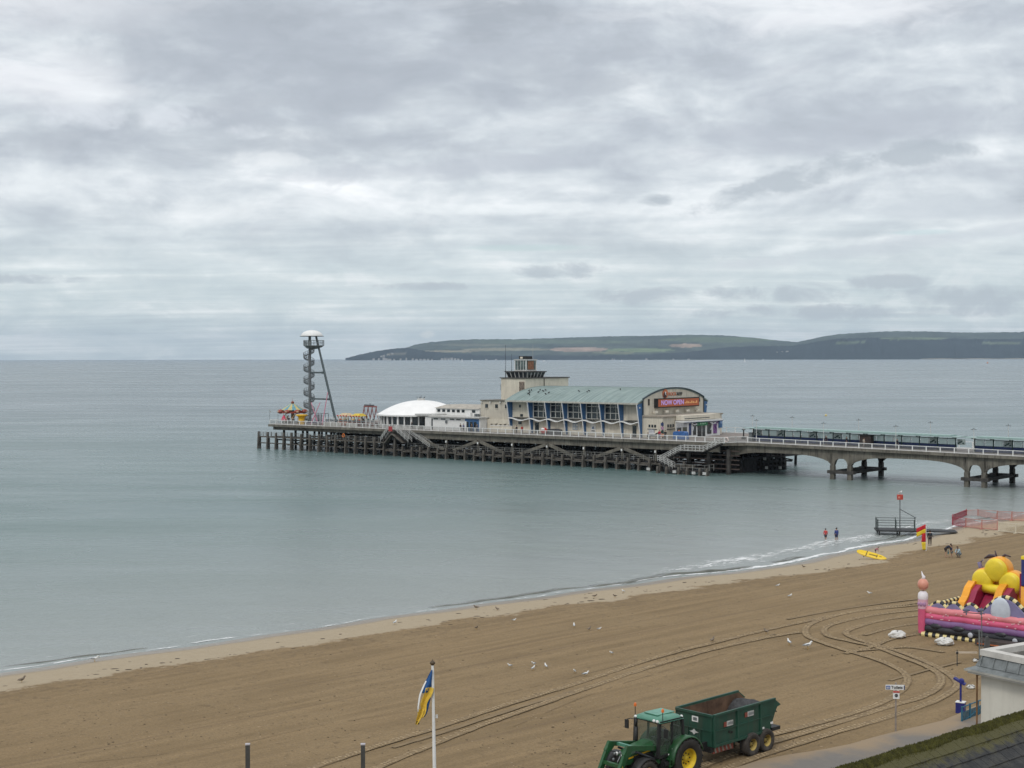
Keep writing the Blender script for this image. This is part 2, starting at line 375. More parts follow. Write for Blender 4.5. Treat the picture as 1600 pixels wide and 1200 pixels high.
# promenade: a dusty grey asphalt sheet
M_PROM = mat('promenade_asphalt', (.155, .14, .125), .9, .12, .25, bump=.2)
n = NT(M_PROM.node_tree); bs = n.n['Principled BSDF']
co = n('ShaderNodeNewGeometry').outputs['Position']
a_ = n('ShaderNodeAttribute', attribute_name='shore').outputs['Fac']
nn = n.noise(co, .35, 6., .65); n5 = n.noise(co, 3., 5., .7)
base = n.mix(n5, (.135, .122, .11), (.185, .17, .15))
dust = n.m('SUBTRACT', 1., n.sm(n.m('ADD', a_, n.m('MULTIPLY', n.m('SUBTRACT', nn, .5), -5.)), .2, 2.6))
n.l.new(n.mix(dust, base, (.27, .20, .125)), bs.inputs['Base Color'])
prom = strip_mesh('promenade', M_PROM, [-600,-100]+list(np.arange(0, 140, 2.))+[200, 400, 900],
    lambda a: [(float(np.interp(a, PRA, PRC))+o_+.25*math.sin(a*.7), max(1.80, float(np.interp(np.interp(a, PRA, PRC)+o_-shore_c(a), HD, HZ)))+.05+(-.10 if o_ == 0 else 0), o_) for o_ in (0, .5, 1, 2, 4, 8, 14, 40)])
# sea
def sea_material():
    m = bpy.data.materials.new('sea_water'); m.use_nodes = True; n = NT(m.node_tree); bs = n.n['Principled BSDF']
    co = n('ShaderNodeNewGeometry').outputs['Position']
    st = n('ShaderNodeMapping', {0: co, 2: (0, 0, R(12)), 3: (.55, 1., 1.)}).outputs[0]
    big = n.noise(n('ShaderNodeMapping', {0: co, 3: (.35, 1., 1.)}).outputs[0], .011, 5., .6, .6)
    mid = n.noise(n('ShaderNodeMapping', {0: co, 2: (0,0,R(-25)), 3: (.3, 1., 1.)}).outputs[0], .06, 4., .6, .4)
    sep = n('ShaderNodeSeparateXYZ', {0: co}).outputs
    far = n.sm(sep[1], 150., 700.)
    shal_sheen = n('ShaderNodeMapRange', {0: n.m('ADD', n.m('MULTIPLY', sep[0], NV[0]), n.m('MULTIPLY', sep[1], NV[1])), 1: -96., 2: -185., 3: 1., 4: 0.}).outputs[0]
    c = n.mix(n.sm(big, .35, .65), (.080, .138, .131), (.118, .176, .168))
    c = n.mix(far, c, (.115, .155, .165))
    c = n.mix(n.m('MULTIPLY', n.m('POWER', shal_sheen, 1.3), .8), c, (.285, .298, .28))  # pale turbid shallows, lightened further to paint in reflected bright sky
    n.l.new(c, bs.inputs['Base Color'])
    bs.inputs['IOR'].default_value = 1.33; bs.inputs['Specular IOR Level'].default_value = .5
    n.l.new(n('ShaderNodeMapRange', {0: n.m('ADD', n.m('MULTIPLY', mid, .5), n.m('MULTIPLY', big, .5)), 1: .35, 2: .65, 3: .20, 4: .34}).outputs[0], bs.inputs['Roughness'])
    w1 = n.noise(st, .42, 5., .62, .3); w2 = n.noise(st, 3.4, 4., .6, .2)
    wv = n('ShaderNodeTexWave', {'Vector': n('ShaderNodeMapping', {0: co, 2: (0,0,R(-46))}).outputs[0], 'Scale': .045, 'Distortion': 6., 'Detail': 3., 'Detail Scale': 1.2}, bands_direction='X').outputs[1]
    h = n.m('ADD', n.m('MULTIPLY', w1, .9), n.m('ADD', n.m('MULTIPLY', w2, .30), n.m('MULTIPLY', wv, .25)))
    amp = n.m('MULTIPLY_ADD', n.sm(n.m('ADD', n.m('MULTIPLY', mid, .6), n.m('MULTIPLY', big, .4)), .38, .62), .55, .40)
    amp = n.m('MULTIPLY', amp, n.m('MULTIPLY_ADD', far, -.45, 1.))
    n.l.new(n('ShaderNodeBump', {'Height': h, 'Strength': amp, 'Distance': .42}).outputs[0], bs.inputs['Normal'])
    return m
me = bpy.data.meshes.new('sea')
xs = [-26000,-9000,-3000,-1000,-400,-150,0,150,400,1000,3000,9000,26000]; ys = [-600,0,60,120,200,300,500,1000,3000,8000,24000]
me.from_pydata([(x,y,0) for y in ys for x in xs], [], [(j*len(xs)+i, j*len(xs)+i+1, (j+1)*len(xs)+i+1, (j+1)*len(xs)+i) for j in range(len(ys)-1) for i in range(len(xs)-1)])
me.materials.append(sea_material()); sea = bpy.data.objects.new('sea', me); COL.objects.link(sea); sea['kind'] = 'structure'
# foam along the wash: ragged translucent sheet just above the water's edge
def foam_material():
    m = bpy.data.materials.new('sea_foam'); m.use_nodes = True; n = NT(m.node_tree); bs = n.n['Principled BSDF']
    co = n('ShaderNodeNewGeometry').outputs['Position']; sh_ = n('ShaderNodeAttribute', attribute_name='shore').outputs['Fac']
    rot = n('ShaderNodeMapping', {0: co, 2: (0, 0, -math.atan2(EV[1], EV[0]))}).outputs[0]
    lo = n.noise(n('ShaderNodeMapping', {0: rot, 3: (1., .5, 1.)}).outputs[0], .075, 3., .6)
    hi_ = n.noise(n('ShaderNodeMapping', {0: rot, 3: (.35, 1.3, 1.)}).outputs[0], 1.6, 6., .75, .6)
    x = n('ShaderNodeSeparateXYZ', {0: rot}).outputs[0]
    right = n.m('MULTIPLY', n.sm(x, 108., 128.), n.m('SUBTRACT', 1., n.sm(x, 165., 200.)))
    wob = n.m('ADD', sh_, n.m('MULTIPLY', n.m('SUBTRACT', lo, .5), 3.5))
    l1 = n.m('SUBTRACT', 1., n.m('DIVIDE', n.m('ABSOLUTE', n.m('ADD', wob, .6)), n.m('MULTIPLY_ADD', right, .35, .33)))
    l2 = n.m('SUBTRACT', 1., n.m('DIVIDE', n.m('ABSOLUTE', n.m('ADD', wob, n.m('MULTIPLY_ADD', right, 2.4, 3.2))), n.m('MULTIPLY_ADD', right, 3.0, .35)))
    l2 = n.m('MULTIPLY', l2, n.m('MULTIPLY_ADD', right, .42, .30))
    mm = n.m('MAXIMUM', n.m('MULTIPLY', l1, n.m('MULTIPLY_ADD', right, .4, .85)), l2)
    mm = n.m('ADD', n.m('MAXIMUM', mm, -.6), n.m('MULTIPLY', n.m('SUBTRACT', hi_, .55), 4.2))
    mm = n.m('ADD', mm, n.m('MULTIPLY', n.m('SUBTRACT', lo, .5), 1.2))
    al = n.m('MULTIPLY', n.sm(mm, .25, .9), .85)
    edge = n.m('MULTIPLY', n.sm(sh_, -8.5, -6.), n.m('SUBTRACT', 1., n.sm(sh_, .6, 1.2)))
    n.l.new(n.m('MULTIPLY', al, edge), bs.inputs['Alpha'])
    bs.inputs['Base Color'].default_value = (.82, .83, .82, 1); bs.inputs['Roughness'].default_value = .8
    return m
fo = [-9,-7,-5,-4,-3,-2,-1.5,-1,-.5,0,.5,1,1.4]
foam = strip_mesh('sea_foam', foam_material(), list(np.arange(-60, 240, .7)), lambda a: [(float(shore_c(a))+o_, max(.02, float(np.interp(o_, HD, HZ))+.03)+.05*math.exp(-(o_+1.2)**2/.5)*(.5+.5*math.sin(a*.35)), o_) for o_ in fo], 'structure')
# small breaking wavelet: raised rolls of water along the wash
M_WAVE = mat('wave_roll', (.11, .115, .095), .15, .2, .8, bump=.3, spec=.5)
rolls = MB()
def wroll(a0, a1, off, h, wid):
    aa = np.arange(a0, a1, .6); rows = []
    for a in aa:
        e = math.sin(math.pi*(a-a0)/(a1-a0)); hh = h*e**.5*(.8+.2*math.sin(a*1.7)); o_ = off+.35*math.sin(a*.37)+.12*math.sin(a*1.3)
        rows.append([(float(shore_c(a))+o_+q*wid, -.02+hh*zz) for q, zz in ((-1.6,0),(-.8,.35),(-.2,.85),(.15,1.),(.35,.7),(.42,0))])
    vs = [(a*EV[0]+c*NV[0], a*EV[1]+c*NV[1], z) for a, r in zip(aa, rows) for c, z in r]; k = 6
    rolls.add(vs, [(i*k+j, (i+1)*k+j, (i+1)*k+j+1, i*k+j+1) for i in range(len(rows)-1) for j in range(k-1)])
for args in [(84,104,-1.6,.16,.6),(103,114,-1.5,.24,.7),(112,126,-1.7,.26,.7),(129,136,-1.6,.2,.6),(46,58,-1.6,.10,.5),(150,166,-2.6,.16,.6),(176,190,-2.,.14,.6)]: wroll(*args)
tag(rolls.build('wave', M_WAVE, None, True), kind='structure')

# hills across the bay
ridge = [(540,560),(552,557),(570,552.5),(590,548.5),(615,545),(632,543.5),(640,542),(650,538),(675,534.5),(700,532),(745,530),(800,530),(860,528.5),(900,527),(960,525.5),(1020,524.5),(1080,523),(1130,524),(1180,528),(1215,532),(1245,534.5),(1262,531),(1285,526),(1310,522),(1350,519.5),(1400,517.5),(1450,518),(1500,519.5),(1550,519.5),(1600,518.5),(1750,518),(1950,524),(2200,545),(2400,559)]
front = [(540,560),(552,557),(570,552.5),(590,548.5),(615,545),(637,543.5),(660,548),(700,552),(745,555),(900,555.5),(1000,554),(1050,552),(1090,548.5),(1130,543),(1180,541),(1240,540),(1270,535),(1310,529),(1380,527),(1500,529),(1600,530),(1800,531),(2100,552),(2400,559)]
cols = np.arange(540, 2400, 3.0); rows = 46; YC, YF, YR, YB = 14000., 14900., 16800., 18500.
rv = np.interp(cols, *zip(*ridge))+rng.normal(0, .22, len(cols)); fv = np.interp(cols, *zip(*front))+rng.normal(0, .3, len(cols))
jag = rng.normal(0, 1, (len(cols), rows))
vs = []; colr = []
fields = [(905,546,46,3.6,(.33,.24,.18)),(1072,540,26,3.0,(.31,.225,.16)),(1000,547,55,2.6,(.15,.20,.09)),(960,551,35,1.6,(.16,.17,.09)),(790,546,70,2.5,(.20,.185,.12)),(700,549,50,1.6,(.24,.21,.14)),(1425,529,55,1.6,(.12,.15,.085)),(1560,536,35,1.3,(.13,.16,.10)),(1330,535,30,1.1,(.11,.14,.08)),(860,534,120,3.0,(.085,.115,.07)),(1120,531,90,4.0,(.09,.12,.06)),(740,539,60,2.0,(.12,.125,.085)),(620,553,18,1.5,(.15,.14,.11)),(1150,550,30,1.0,(.11,.13,.08))]
for i, px in enumerate(cols):
    H2 = max(0, CAMZ+(yh(px)-rv[i])/F*YR); H1 = max(0, CAMZ+(yh(px)-fv[i])/F*YF)
    for j in range(rows):
        d = YC+(YB-YC)*(j/(rows-1))
        u = (d-YC)/(YF-YC); f1 = H1*(math.sin(min(u,1)*math.pi/2)**.9 if u <= 1 else max(0, 1-(u-1)*.25))
        u2 = (d-YC)/(YR-YC); f2 = H2*(u2**1.25 if u2 <= 1 else max(0, 1-((d-YR)/(YB-YR))**1.5))
        z = max(f1 if u <= 1 else min(f1, H1), f2) if j else -1.
        if f1 > f2 and j: z += jag[i, j]*2.2
        elif j: z += jag[i, j]*.7
        if j == 0: z = -1.
        X = (px-800)/F*d; vs.append((X, d, z))
        py = yh(px)+(CAMZ-z)/d*F
        c = (.015, .022, .022) if (f1 >= f2*.98) else (.055, .070, .052)
        nz_ = .5+.5*math.sin(px*.045+1.3*math.sin(d*.004))*math.sin(d*.0052+px*.012)
        if f1 < f2*.98: c = tuple(a_*(.72+.55*nz_) for a_ in c)
        if f1 < f2*.98 and nz_ < .18 and px < 1230: c = (.035, .05, .036)
        for (fx, fy, fw, fh, fc) in fields:
            e = ((px-fx)/fw)**2+((py-fy)/fh)**2
            if e < 1 and (f1 < f2*1.1 or fx > 1300 or fx < 640) : c = fc
        colr.append((*c, 1))
fs = [(i*rows+j, (i+1)*rows+j, (i+1)*rows+j+1, i*rows+j+1) for i in range(len(cols)-1) for j in range(rows-1)]
me = bpy.data.meshes.new('hills'); me.from_pydata(vs, [], fs); me.shade_smooth()
if me.polygons[0].normal.z < 0: me.flip_normals()
ca = me.color_attributes.new('landuse', 'FLOAT_COLOR', 'POINT'); ca.data.foreach_set('color', [x for c in colr for x in c])
mh = bpy.data.materials.new('hill_fields_and_woods'); mh.use_nodes = True; n = NT(mh.node_tree); bs = n.n['Principled BSDF']
cc = n('ShaderNodeAttribute', attribute_name='landuse').outputs['Color']; co = n('ShaderNodeNewGeometry').outputs['Position']
nz = n.noise(n('ShaderNodeMapping', {0: co, 3: (1., .5, 3.)}).outputs[0], .006, 6., .7)
n.l.new(n.mix(1., cc, n.ramp(nz, [(.3, .55), (.7, 1.45)]), 'MULTIPLY'), bs.inputs['Base Color']); bs.inputs['Roughness'].default_value = 1.; bs.inputs['Specular IOR Level'].default_value = 0.
me.materials.append(mh); hills = bpy.data.objects.new('hills', me); COL.objects.link(hills); hills['kind'] = 'structure'
# pale shore strip
mbs = MB()
for x in np.arange(1440, 2100, 12): mbs.box((x-800)/F*13960, (x+12-800)/F*13960, 13940, 13990, -1, 7+2*math.sin(x*.1))
tag(mbs.build('far_shore', mat('far_sand', (.42,.38,.30), .9)), kind='structure')
hb = MB(); hb.box(-27000, 27000, -700, 24800, -7.0, 420)
hm = bpy.data.materials.new('haze'); hm.use_nodes = True; n = NT(hm.node_tree); n.n.clear()
pv = n('ShaderNodeVolumePrincipled', {'Color': (.64, .80, .98, 1), 'Density': 3.4e-5, 'Anisotropy': .2})
n.l.new(pv.outputs[0], n('ShaderNodeOutputMaterial').inputs['Volume'])
HAZE = hb.build('haze', hm); HAZE['kind'] = 'stuff'
# ------------------------------------------------------------------ pier head (parts authored in s, t, z)
DZ = 5.9
S0, S1 = -63.0, 65.0
pier = pthing('pier', 'long weathered pier head on rows of timber piles, carrying the halls and the rides', 'pier', 0, 0, 0)
EDGE = [(S0,0),(S1,0),(S1+2.5,34),(S0+3,34)]
MB().prism(EDGE, DZ-.35, DZ, 'xy').build('deck', M_DECK, pier)
m = MB()
m.bar((S0-.3,-.15,DZ-.25),(S1,-.15,DZ-.25),.35,.55); m.bar((S0-.3,-.15,DZ-.25),(S0+3,34,DZ-.25),.35,.55)
m.build('deck_edge', M_CONC, pier)
m = MB(); 
m.box(-16, S1-.4, .25, .75, DZ-1.75, DZ-.36); m.box(S0+.5, -16, .6, 1.1, DZ-1.3, DZ-.36)
m.build('edge_beam', M_CONC, pier)
m = MB()
for t in (6, 12, 18, 24, 30): m.box(S0+2, S1, t, t+.5, DZ-1.5, DZ-.36)
for s in np.arange(S0+2, S1, 4.2): m.box(s, s+.45, .8, 33, DZ-1.2, DZ-.40)
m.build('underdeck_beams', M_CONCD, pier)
# near row of raking fender piles
def pile_mesh(h, w=.42, lean=.3):
    return MB().bar((-.0,-lean,-1.0),(0,0,h),w,w).bar((.0,.42,-1.0),(0,.42,h-1.4),w*.8,w*.8).add([], [])
P4 = pile_mesh(4.1, .40).build('pile', M_TIMB, pier, org=(0,0,0)); P2 = pile_mesh(2.35, .42).build('pile', M_TIMB, pier, org=(0,0,0))
proto_used = {P4.name: False, P2.name: False}
def place_child(src, s, t, z=0., rz=0., scale=1.):
    if not proto_used.get(src.name, True): o = src; proto_used[src.name] = True
    else: o = src.copy(); COL.objects.link(o)
    o.location = (s, t, z); o.rotation_euler = (0, 0, rz); o.scale = (1,1,scale); return o
near_px = [404,418,431,443,455,470,484,498,511,524,540,555,571,585,600,617]
ss = [sk(p, -1.2) for p in near_px]
for s in ss: place_child(P4, s, -1.2, 0, rng.uniform(-.1,.1), 1+rng.uniform(-.04,.04))
s = ss[-1]+2.45; 
while s < 60:
    place_child(P2, s, -1.2, 0, rng.uniform(-.15,.15), 1+rng.uniform(-.08,.12)); s += 2.65+rng.uniform(-.2,.2)
# inner dark piles
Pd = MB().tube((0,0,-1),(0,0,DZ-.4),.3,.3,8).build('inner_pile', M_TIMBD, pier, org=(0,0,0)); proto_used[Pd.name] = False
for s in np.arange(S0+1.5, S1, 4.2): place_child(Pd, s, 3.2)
mi = MB()
for t in (8, 14, 20, 26, 32):
    for s in np.arange(S0+2.6+t*.06, S1, 4.2): mi.tube((s+rng.uniform(-.4,.4),t,-1),(s,t,DZ-.4),.28,.28,6)
for t in (5.5, 11, 17, 23, 29):
    for z in (.9, 2.6): mi.bar((S0+2,t,z),(S1-1,t,z),.25,.3)
for s in np.arange(S0+3, S1, 4.2):
    mi.bar((s,3,.8),(s+.1,30,3.9),.2,.28); mi.bar((s,14,3.9),(s+.1,33,.8),.2,.28)
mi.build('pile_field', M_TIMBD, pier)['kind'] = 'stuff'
# walings, lower walkway
m = MB(); SW = -22.
m.box(S0-3, SW, -1.15, -.75, 2.75, 3.05); m.box(S0-3, SW, -1.0, -.7, 1.25, 1.5); m.box(S0+1, SW, 1.6, 1.9, 2.0, 2.3)
m.box(SW, 60, -.95, -.6, 1.25, 1.6)
for s in np.arange(SW, 58, 5.3): m.box(s, s+2.6, -1.5, -1.25, 1.05, 1.25)
m.build('waling', M_TIMB, pier)
m = MB(); m.box(S0+1, SW-1, -.5, 1.6, 2.9, 3.05); m.box(SW-1, 58, -.5, 1.7, 1.75, 1.95)
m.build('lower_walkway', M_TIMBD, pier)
def railing(m, pts, h=1.1, step=2.0, w=.07, rails=(1., .5), mesh=0.):
    """posts and rails along a polyline"""
    for a, b_ in zip(pts[:-1], pts[1:]):
        a, b_ = Vector(a), Vector(b_); L = (b_-a).length; n_ = max(1, round(L/step))
        for i in range(n_+1):
            p = a.lerp(b_, i/n_); m.bar(p, p+Vector((0,0,h*1.06)), w*1.6, w*1.6)
        for r_ in rails: m.bar(a+Vector((0,0,h*r_)), b_+Vector((0,0,h*r_)), w, w)
        if mesh:
            k = max(1, int(L/mesh))
            for i in range(k+1):
                p = a.lerp(b_, i/k); m.bar(p+Vector((0,0,h*.08)), p+Vector((0,0,h)), w*.3, w*.3)
    return m
m = MB(); railing(m, [(S0+1,-.5,3.05),(SW-3,-.5,3.05)], 1.0, 1.9, .06, (1.,.66,.33)); railing(m, [(SW+6,-.5,1.95),(55,-.5,1.95)], 1.05, 2.4, .06, (1.,.66,.33))
railing(m, [(SW+6,1.5,1.95),(55,1.5,1.95)], 1.05, 2.4, .06, (1.,.5)); railing(m, [(S0-3.,-.4,3.0),(S0+1,-.4,3.0)], 1.0, 1., .06, (1.,.66,.33))
m.build('walkway_railing', mat('galvanised_rail', (.20,.195,.18), .6), pier)
# diagonal struts in inverted V pairs, lit by lamp posts at each apex
APX = [748, 856, 973]; aps = [sk(p, -.1) for p in APX]
def strut(s0, z0, s1, z1): return MB().bar((s0,-.15,z0),(s1,-.3,z1),.38,.62).build('diagonal_brace', M_CONC, pier)
for a in aps: strut(a-.4, DZ-1.8, a-7.2, 1.9); strut(a+.4, DZ-1.8, a+7.2, 1.9)
strut(sk(655,-.1), DZ-1.8, sk(695,-.1), 2.0)
for a in aps+[sk(x,-.2) for x in (698,801,913,1025)]:
    MB().bar((a,-.25,1.6),(a,-.25,DZ-1.75),.34,.34).build('strut_post', M_CONC, pier)
    MB().cb((a,-.46,DZ-2.15),(.3,.22,.42)).build('post_lamp', M_WHITE, pier)
# railing of the deck
m = MB(); m2 = MB()
railing(m, [(S0,.05,DZ),(sk(1132,0),.05,DZ)], 1.05, 2.15, .10, (1., .12))
railing(m, [(S0,.05,DZ),(S0+3,34,DZ)], 1.15, 2.15, .085, (1., .12)); railing(m, [(S0+3,33.9,DZ),(S1+2,33.9,DZ)], 1.15, 2.15, .085, (1., .12))
for s in np.arange(S0, sk(1132,0), .16): m2.bar((s,.05,DZ+.1),(s,.05,DZ+1.1),.035,.035)
m.build('railing', M_WHITE, pier)
m2.build('railing_bars', mat('railing_mesh_grey', (.33,.325,.31), .6), pier)
for a, b_ in ((-36.2,-32.4),(sk(505,0), sk(533,0))): MB().box(a, b_, -.02, .0, DZ+.15, DZ+1.05).build('railing_panel', mat('pale_hoarding', (.40,.38,.35), .7, streak=.3), pier)
# stairs down to the walkways
def stair(name, a, b_, wid, mrail, parent=pier, landing=None):
    """flight from a to b_ (s,t,z), width along t"""
    a, b_ = Vector(a), Vector(b_); m = MB(); d = b_-a; n_ = max(3, int(abs(d.z)/.2)); sgn = 1 if d.x > 0 else -1
    for i in range(n_):
        p = a.lerp(b_, (i+.5)/n_); m.cb((p.x,p.y+wid/2,p.z),(abs(d.x)/n_*1.05, wid, .06))
    for yy in (0, wid): m.bar(a+Vector((0,yy,-.06)), b_+Vector((0,yy,-.06)), .07, .2)
    o = m.build(name, M_TIMBD, parent)
    r_ = MB()
    for yy in (0, wid):
        for hh in (.38, .75, 1.1): r_.bar(a+Vector((0,yy,hh)), b_+Vector((0,yy,hh)), .075, .075)
        for i in range(5):
            p = a.lerp(b_, i/4)+Vector((0,yy,0)); r_.bar(p, p+Vector((0,0,1.1)), .07, .07)
    r_.build('handrail', mrail, o); return o
sL, sM, sR = sk(596,-2.), sk(613,-2.), sk(657,-2.)
MB().box(sM-.9, sM+.9, -2.6, .0, DZ-.15, DZ).build('stair_landing', M_TIMBD, pier)
stair('staircase', (sM-.9,-2.4,DZ),(sL,-2.4,3.1), 1.2, M_WEATH)
stair('staircase', (sM+.9,-2.4,DZ),(sM+5.2,-2.4,3.3), 1.2, M_WEATH)
stair('staircase', (sM+2.4,-1.1,DZ),(sR+1.8,-1.1,2.1), 1.2, M_WEATH)
tag(MB().box(sM-.55, sM+.55, -2.7, -2.6, DZ-.25, DZ+.85).build('warning_board', mat('faded_red_sign', (.36,.05,.05), .6), pier), 'faded square red warning board')
m = MB().prism([(sM-2.6,2.9),(sM-.3,DZ-.7),(sM+.3,DZ-.7),(sM+3.8,3.1),(sM+3.2,3.1),(sM+.2,DZ-1.1),(sM-.2,DZ-1.1),(sM-2.2,2.9)], -2.3, -1.2, 'xz')
m.build('stair_support', M_TIMB, pier)
# right-hand stairs: two flights with a landing, then steps to the low stage
a0, a1, a2, a3 = sk(1128,-1.5), sk(1100,-2.), sk(1064,-2.2), sk(1031,-2.2)
zz1 = zk(704, a1, -2.); zz2 = zk(702, a2, -2.2)
stair('staircase', (a0,-2.2,DZ),(a1,-2.2,4.3), 1.2, M_WEATH)
MB().box(a2,a1,-2.3,-.9,4.15,4.3).build('stair_landing', M_TIMBD, pier)
m = MB(); railing(m, [(a2,-2.3,4.3),(a1,-2.3,4.3)], 1.05, 1.6, .07, (1.,.6,.1)); railing(m, [(a2,-.9,4.3),(a1,-.9,4.3)], 1.05, 1.6, .07, (1.,.6,.1)); m.build('landing_railing', M_WEATH, pier)
stair('staircase', (a2,-2.2,4.3),(a3,-2.2,2.0), 1.2, M_WEATH)
stair('staircase', (a3+.2,-3.3,2.2),(a3+3.6,-3.3,.9), .9, M_WEATH)
sE = sk(1105,-3.5)
MB().box(a3+2.5,sE,-4.4,-2.4,.55,.8).build('landing_stage', M_TIMBD, pier)
m = MB(); railing(m, [(a3+3.6,-4.35,.8),(sE,-4.35,.8)], 1.1, 2.6, .07, (1.,.5)); railing(m, [(sE,-4.35,.8),(sE,-1.2,.8)], 1.1, 1.5, .07, (1.,.5))
m.build('stage_railing', mat('galvanised_rail', (.17,.165,.15)), pier)
for px in (1028, 1042, 1061, 1074, 1094, 1105): place_child(P2, sk(px,-4.6), -4.6, -.1, 0, .62)
for px, c_ in ((1013,-2.), (1054,-4.7), (1084,-4.9), (1101,-4.9)):
    s = sk(px, c_); MB().cb((s,c_,.45),(.75,.2,.5)).build('number_plate', mat('plate_white', (.5,.5,.48), .6), pier)
m = MB()
for k_ in range(5): m.box(sk(1040,0), sk(1150,0), 1.2, 1.35, .9+.85*k_, 1.12+.85*k_)
m.build('timber_screen', mat('reddish_dark_timber', (.06,.043,.036), .9, .3), pier)
for px in (1072, 1104, 1135): 
    s = sk(px, .1); MB().bar((s,1.0,-1),(s,1.0,DZ-1.2),.62,.6).build('column', M_CONCD, pier)
# dark fender structure at the shore end of the head, under the bridge
se = sk(1226, 18)
m = MB(); 
pts = [(S1-4, 1.5), (S1+1, 6), (se-3, 12), (se, 18), (sk(1214, 25), 25)]
for (x0,y0),(x1,y1) in zip(pts[:-1], pts[1:]):
    for q in np.linspace(0, 1, 8)[:-1]:
        x, y = x0+(x1-x0)*q, y0+(y1-y0)*q; m.bar((x,y,-1),(x+rng.uniform(-.1,.1),y,2.2+1.5*rng.rand()),.42,.42)
    for z in (.8, 1.7, 2.6): m.bar((x0,y0-.2,z),(x1,y1-.2,z),.3,.35)
m.box(S1-6, S1+1, 7, 32, 2.2, 2.6)
for (x0,y0),(x1,y1) in zip(pts[:-1], pts[1:]):
    m.bar((x0,y0+.6,1.1),(x1,y1+.6,1.1),.2,2.3)
for q in range(9): m.bar((se-6+q*.75, 14+q*.5, 2.4),(se-6+q*.75, 14+q*.5, 4.2+.5*math.sin(q*2)), .16, .16)
m.build('fender_frame', M_TIMBD, pier)
for px, py_, t_ in ((1159,734,8),(1198,731,12),(1219,731,15),(1195,717,12)):
    s = sk(px, t_-1); z_ = zk(py_, s, t_-1); MB().cb((s,t_-1,z_),(.5,.3,.5)).build('number_plate', M_WEATH, pier)

# ------------------------------------------------------------------ bridge between the head and the shore
BT0, BT1 = 3.1, 16.4; BDZ = 5.95
def bz(s): return 6.02-.009*(s-S1)
bridge = pthing('pier_bridge', 'concrete arched approach bridge with white railing leading from the pier head towards the shore', 'bridge', S1, BT0, 0)
BE = 150.
m = MB(); m.add([(S1-3,BT0,bz(S1)),(BE,BT0,bz(BE)),(BE,BT1,bz(BE)),(S1-3,BT1,bz(S1)),(S1-3,BT0,bz(S1)-.5),(BE,BT0,bz(BE)-.5),(BE,BT1,bz(BE)-.5),(S1-3,BT1,bz(S1)-.5)], [(0,1,2,3),(4,7,6,5),(0,4,5,1),(2,6,7,3),(1,5,6,2),(0,3,7,4)])
m.build('deck', mat('deck_asphalt', (.22,.20,.19), .85), bridge)
m = MB(); m.bar((S1-3,BT0-.12,bz(S1)-.22),(BE,BT0-.12,bz(BE)-.22),.4,.5); m.bar((S1-3,BT1+.12,bz(S1)-.22),(BE,BT1+.12,bz(BE)-.22),.4,.5); m.build('deck_edge', M_CONC, bridge)
bents = [(sk(1302,3.7), sk(1329,3.7)), (sk(1512,3.7), sk(1539,3.7))]
b0 = bents[0]; L = bents[1][0]-b0[1]
bents = [(b0[0]-L-(b0[1]-b0[0]), b0[0]-L)]+bents+[(bents[1][1]+L, bents[1][1]+L+3.4)]
def arch_poly(s0, s1, zc, zs, ztop):
    pts = []
    for i in range(25):
        q = -1+2*i/24; pts.append((s0+(s1-s0)*(q+1)/2, zs+(zc-zs)*(1-abs(q)**3.2)**.62))
    return pts
for side, t0 in (('n', BT0+.25), ('f', BT1-.75)):
    m = MB()
    def face(poly):
        m.prism(poly, t0, t0+.5, 'xz')
    for i in range(len(bents)-1):
        s0, s1 = bents[i][1], bents[i+1][0]
        if i == 0: s0_, s1_ = S1-3, s1
        else: s0_, s1_ = s0, s1
        arc = arch_poly(s0, s1, 4.25, 2.45, 0)
        arc = [p for p in arc if p[0] >= s0_-.01]
        # strips
        for (xa, za), (xb, zb) in zip(arc[:-1], arc[1:]): face([(xa,za),(xb,zb),(xb,bz(xb)-.45),(xa,bz(xa)-.45)])
    for (x0, x1) in bents[1:]:
        h = .36; 
        for c_ in (x0, x1): face([(c_-h,-1),(c_+h,-1),(c_+h,2.45),(c_-h,2.45)])
        arc = arch_poly(x0+h, x1-h, 3.75, 2.45, 0)
        for (xa, za), (xb, zb) in zip(arc[:-1], arc[1:]): face([(xa,za),(xb,zb),(xb,bz(xb)-.45),(xa,bz(xa)-.45)])
        for c_ in (x0, x1): face([(c_-h,2.45),(c_+h,2.45),(c_+h,bz(c_)-.45),(c_-h,bz(c_)-.45)])
    tag(m.build('arched_girder', M_CONC if side == 'n' else M_CONCD, bridge))  # far girder in darker concrete, its shade put into the colour
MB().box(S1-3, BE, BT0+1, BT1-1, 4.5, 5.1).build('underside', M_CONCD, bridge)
for (x0, x1) in bents[1:]:
    for c_ in (x0, x1):
        m = MB()
        arc = arch_poly(BT0+1.1, BT1-.8, 4.2, 2.6, 0)
        for (ya, za), (yb, zb) in zip(arc[:-1], arc[1:]): m.prism([(ya,za),(yb,zb),(yb,4.6),(ya,4.6)], c_-.3, c_+.3, 'yz')
        m.build('cross_arch', M_CONCD, bridge)
        for t_, mm in ((BT0+.5, M_CONC), (BT1-.5, M_CONCD)):  # far columns take the darker concrete to paint in shade
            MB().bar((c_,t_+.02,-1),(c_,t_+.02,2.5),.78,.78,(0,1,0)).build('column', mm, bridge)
    m = MB(); m.box(x0-.9, x1+.9, BT0+.0, BT0+.95, 1.05, 1.6); m.box(x0-.9, x1+.9, BT1-.95, BT1, 1.05, 1.6)
    m.box(x0-.42, x0+.42, BT0+.95, BT1-.95, 1.08, 1.57); m.box(x1-.42, x1+.42, BT0+.95, BT1-.95, 1.08, 1.57)
    m.build('tie_beam', M_CONCD, bridge)
m = MB(); m2 = MB()
s_ = sk(1132, 0)
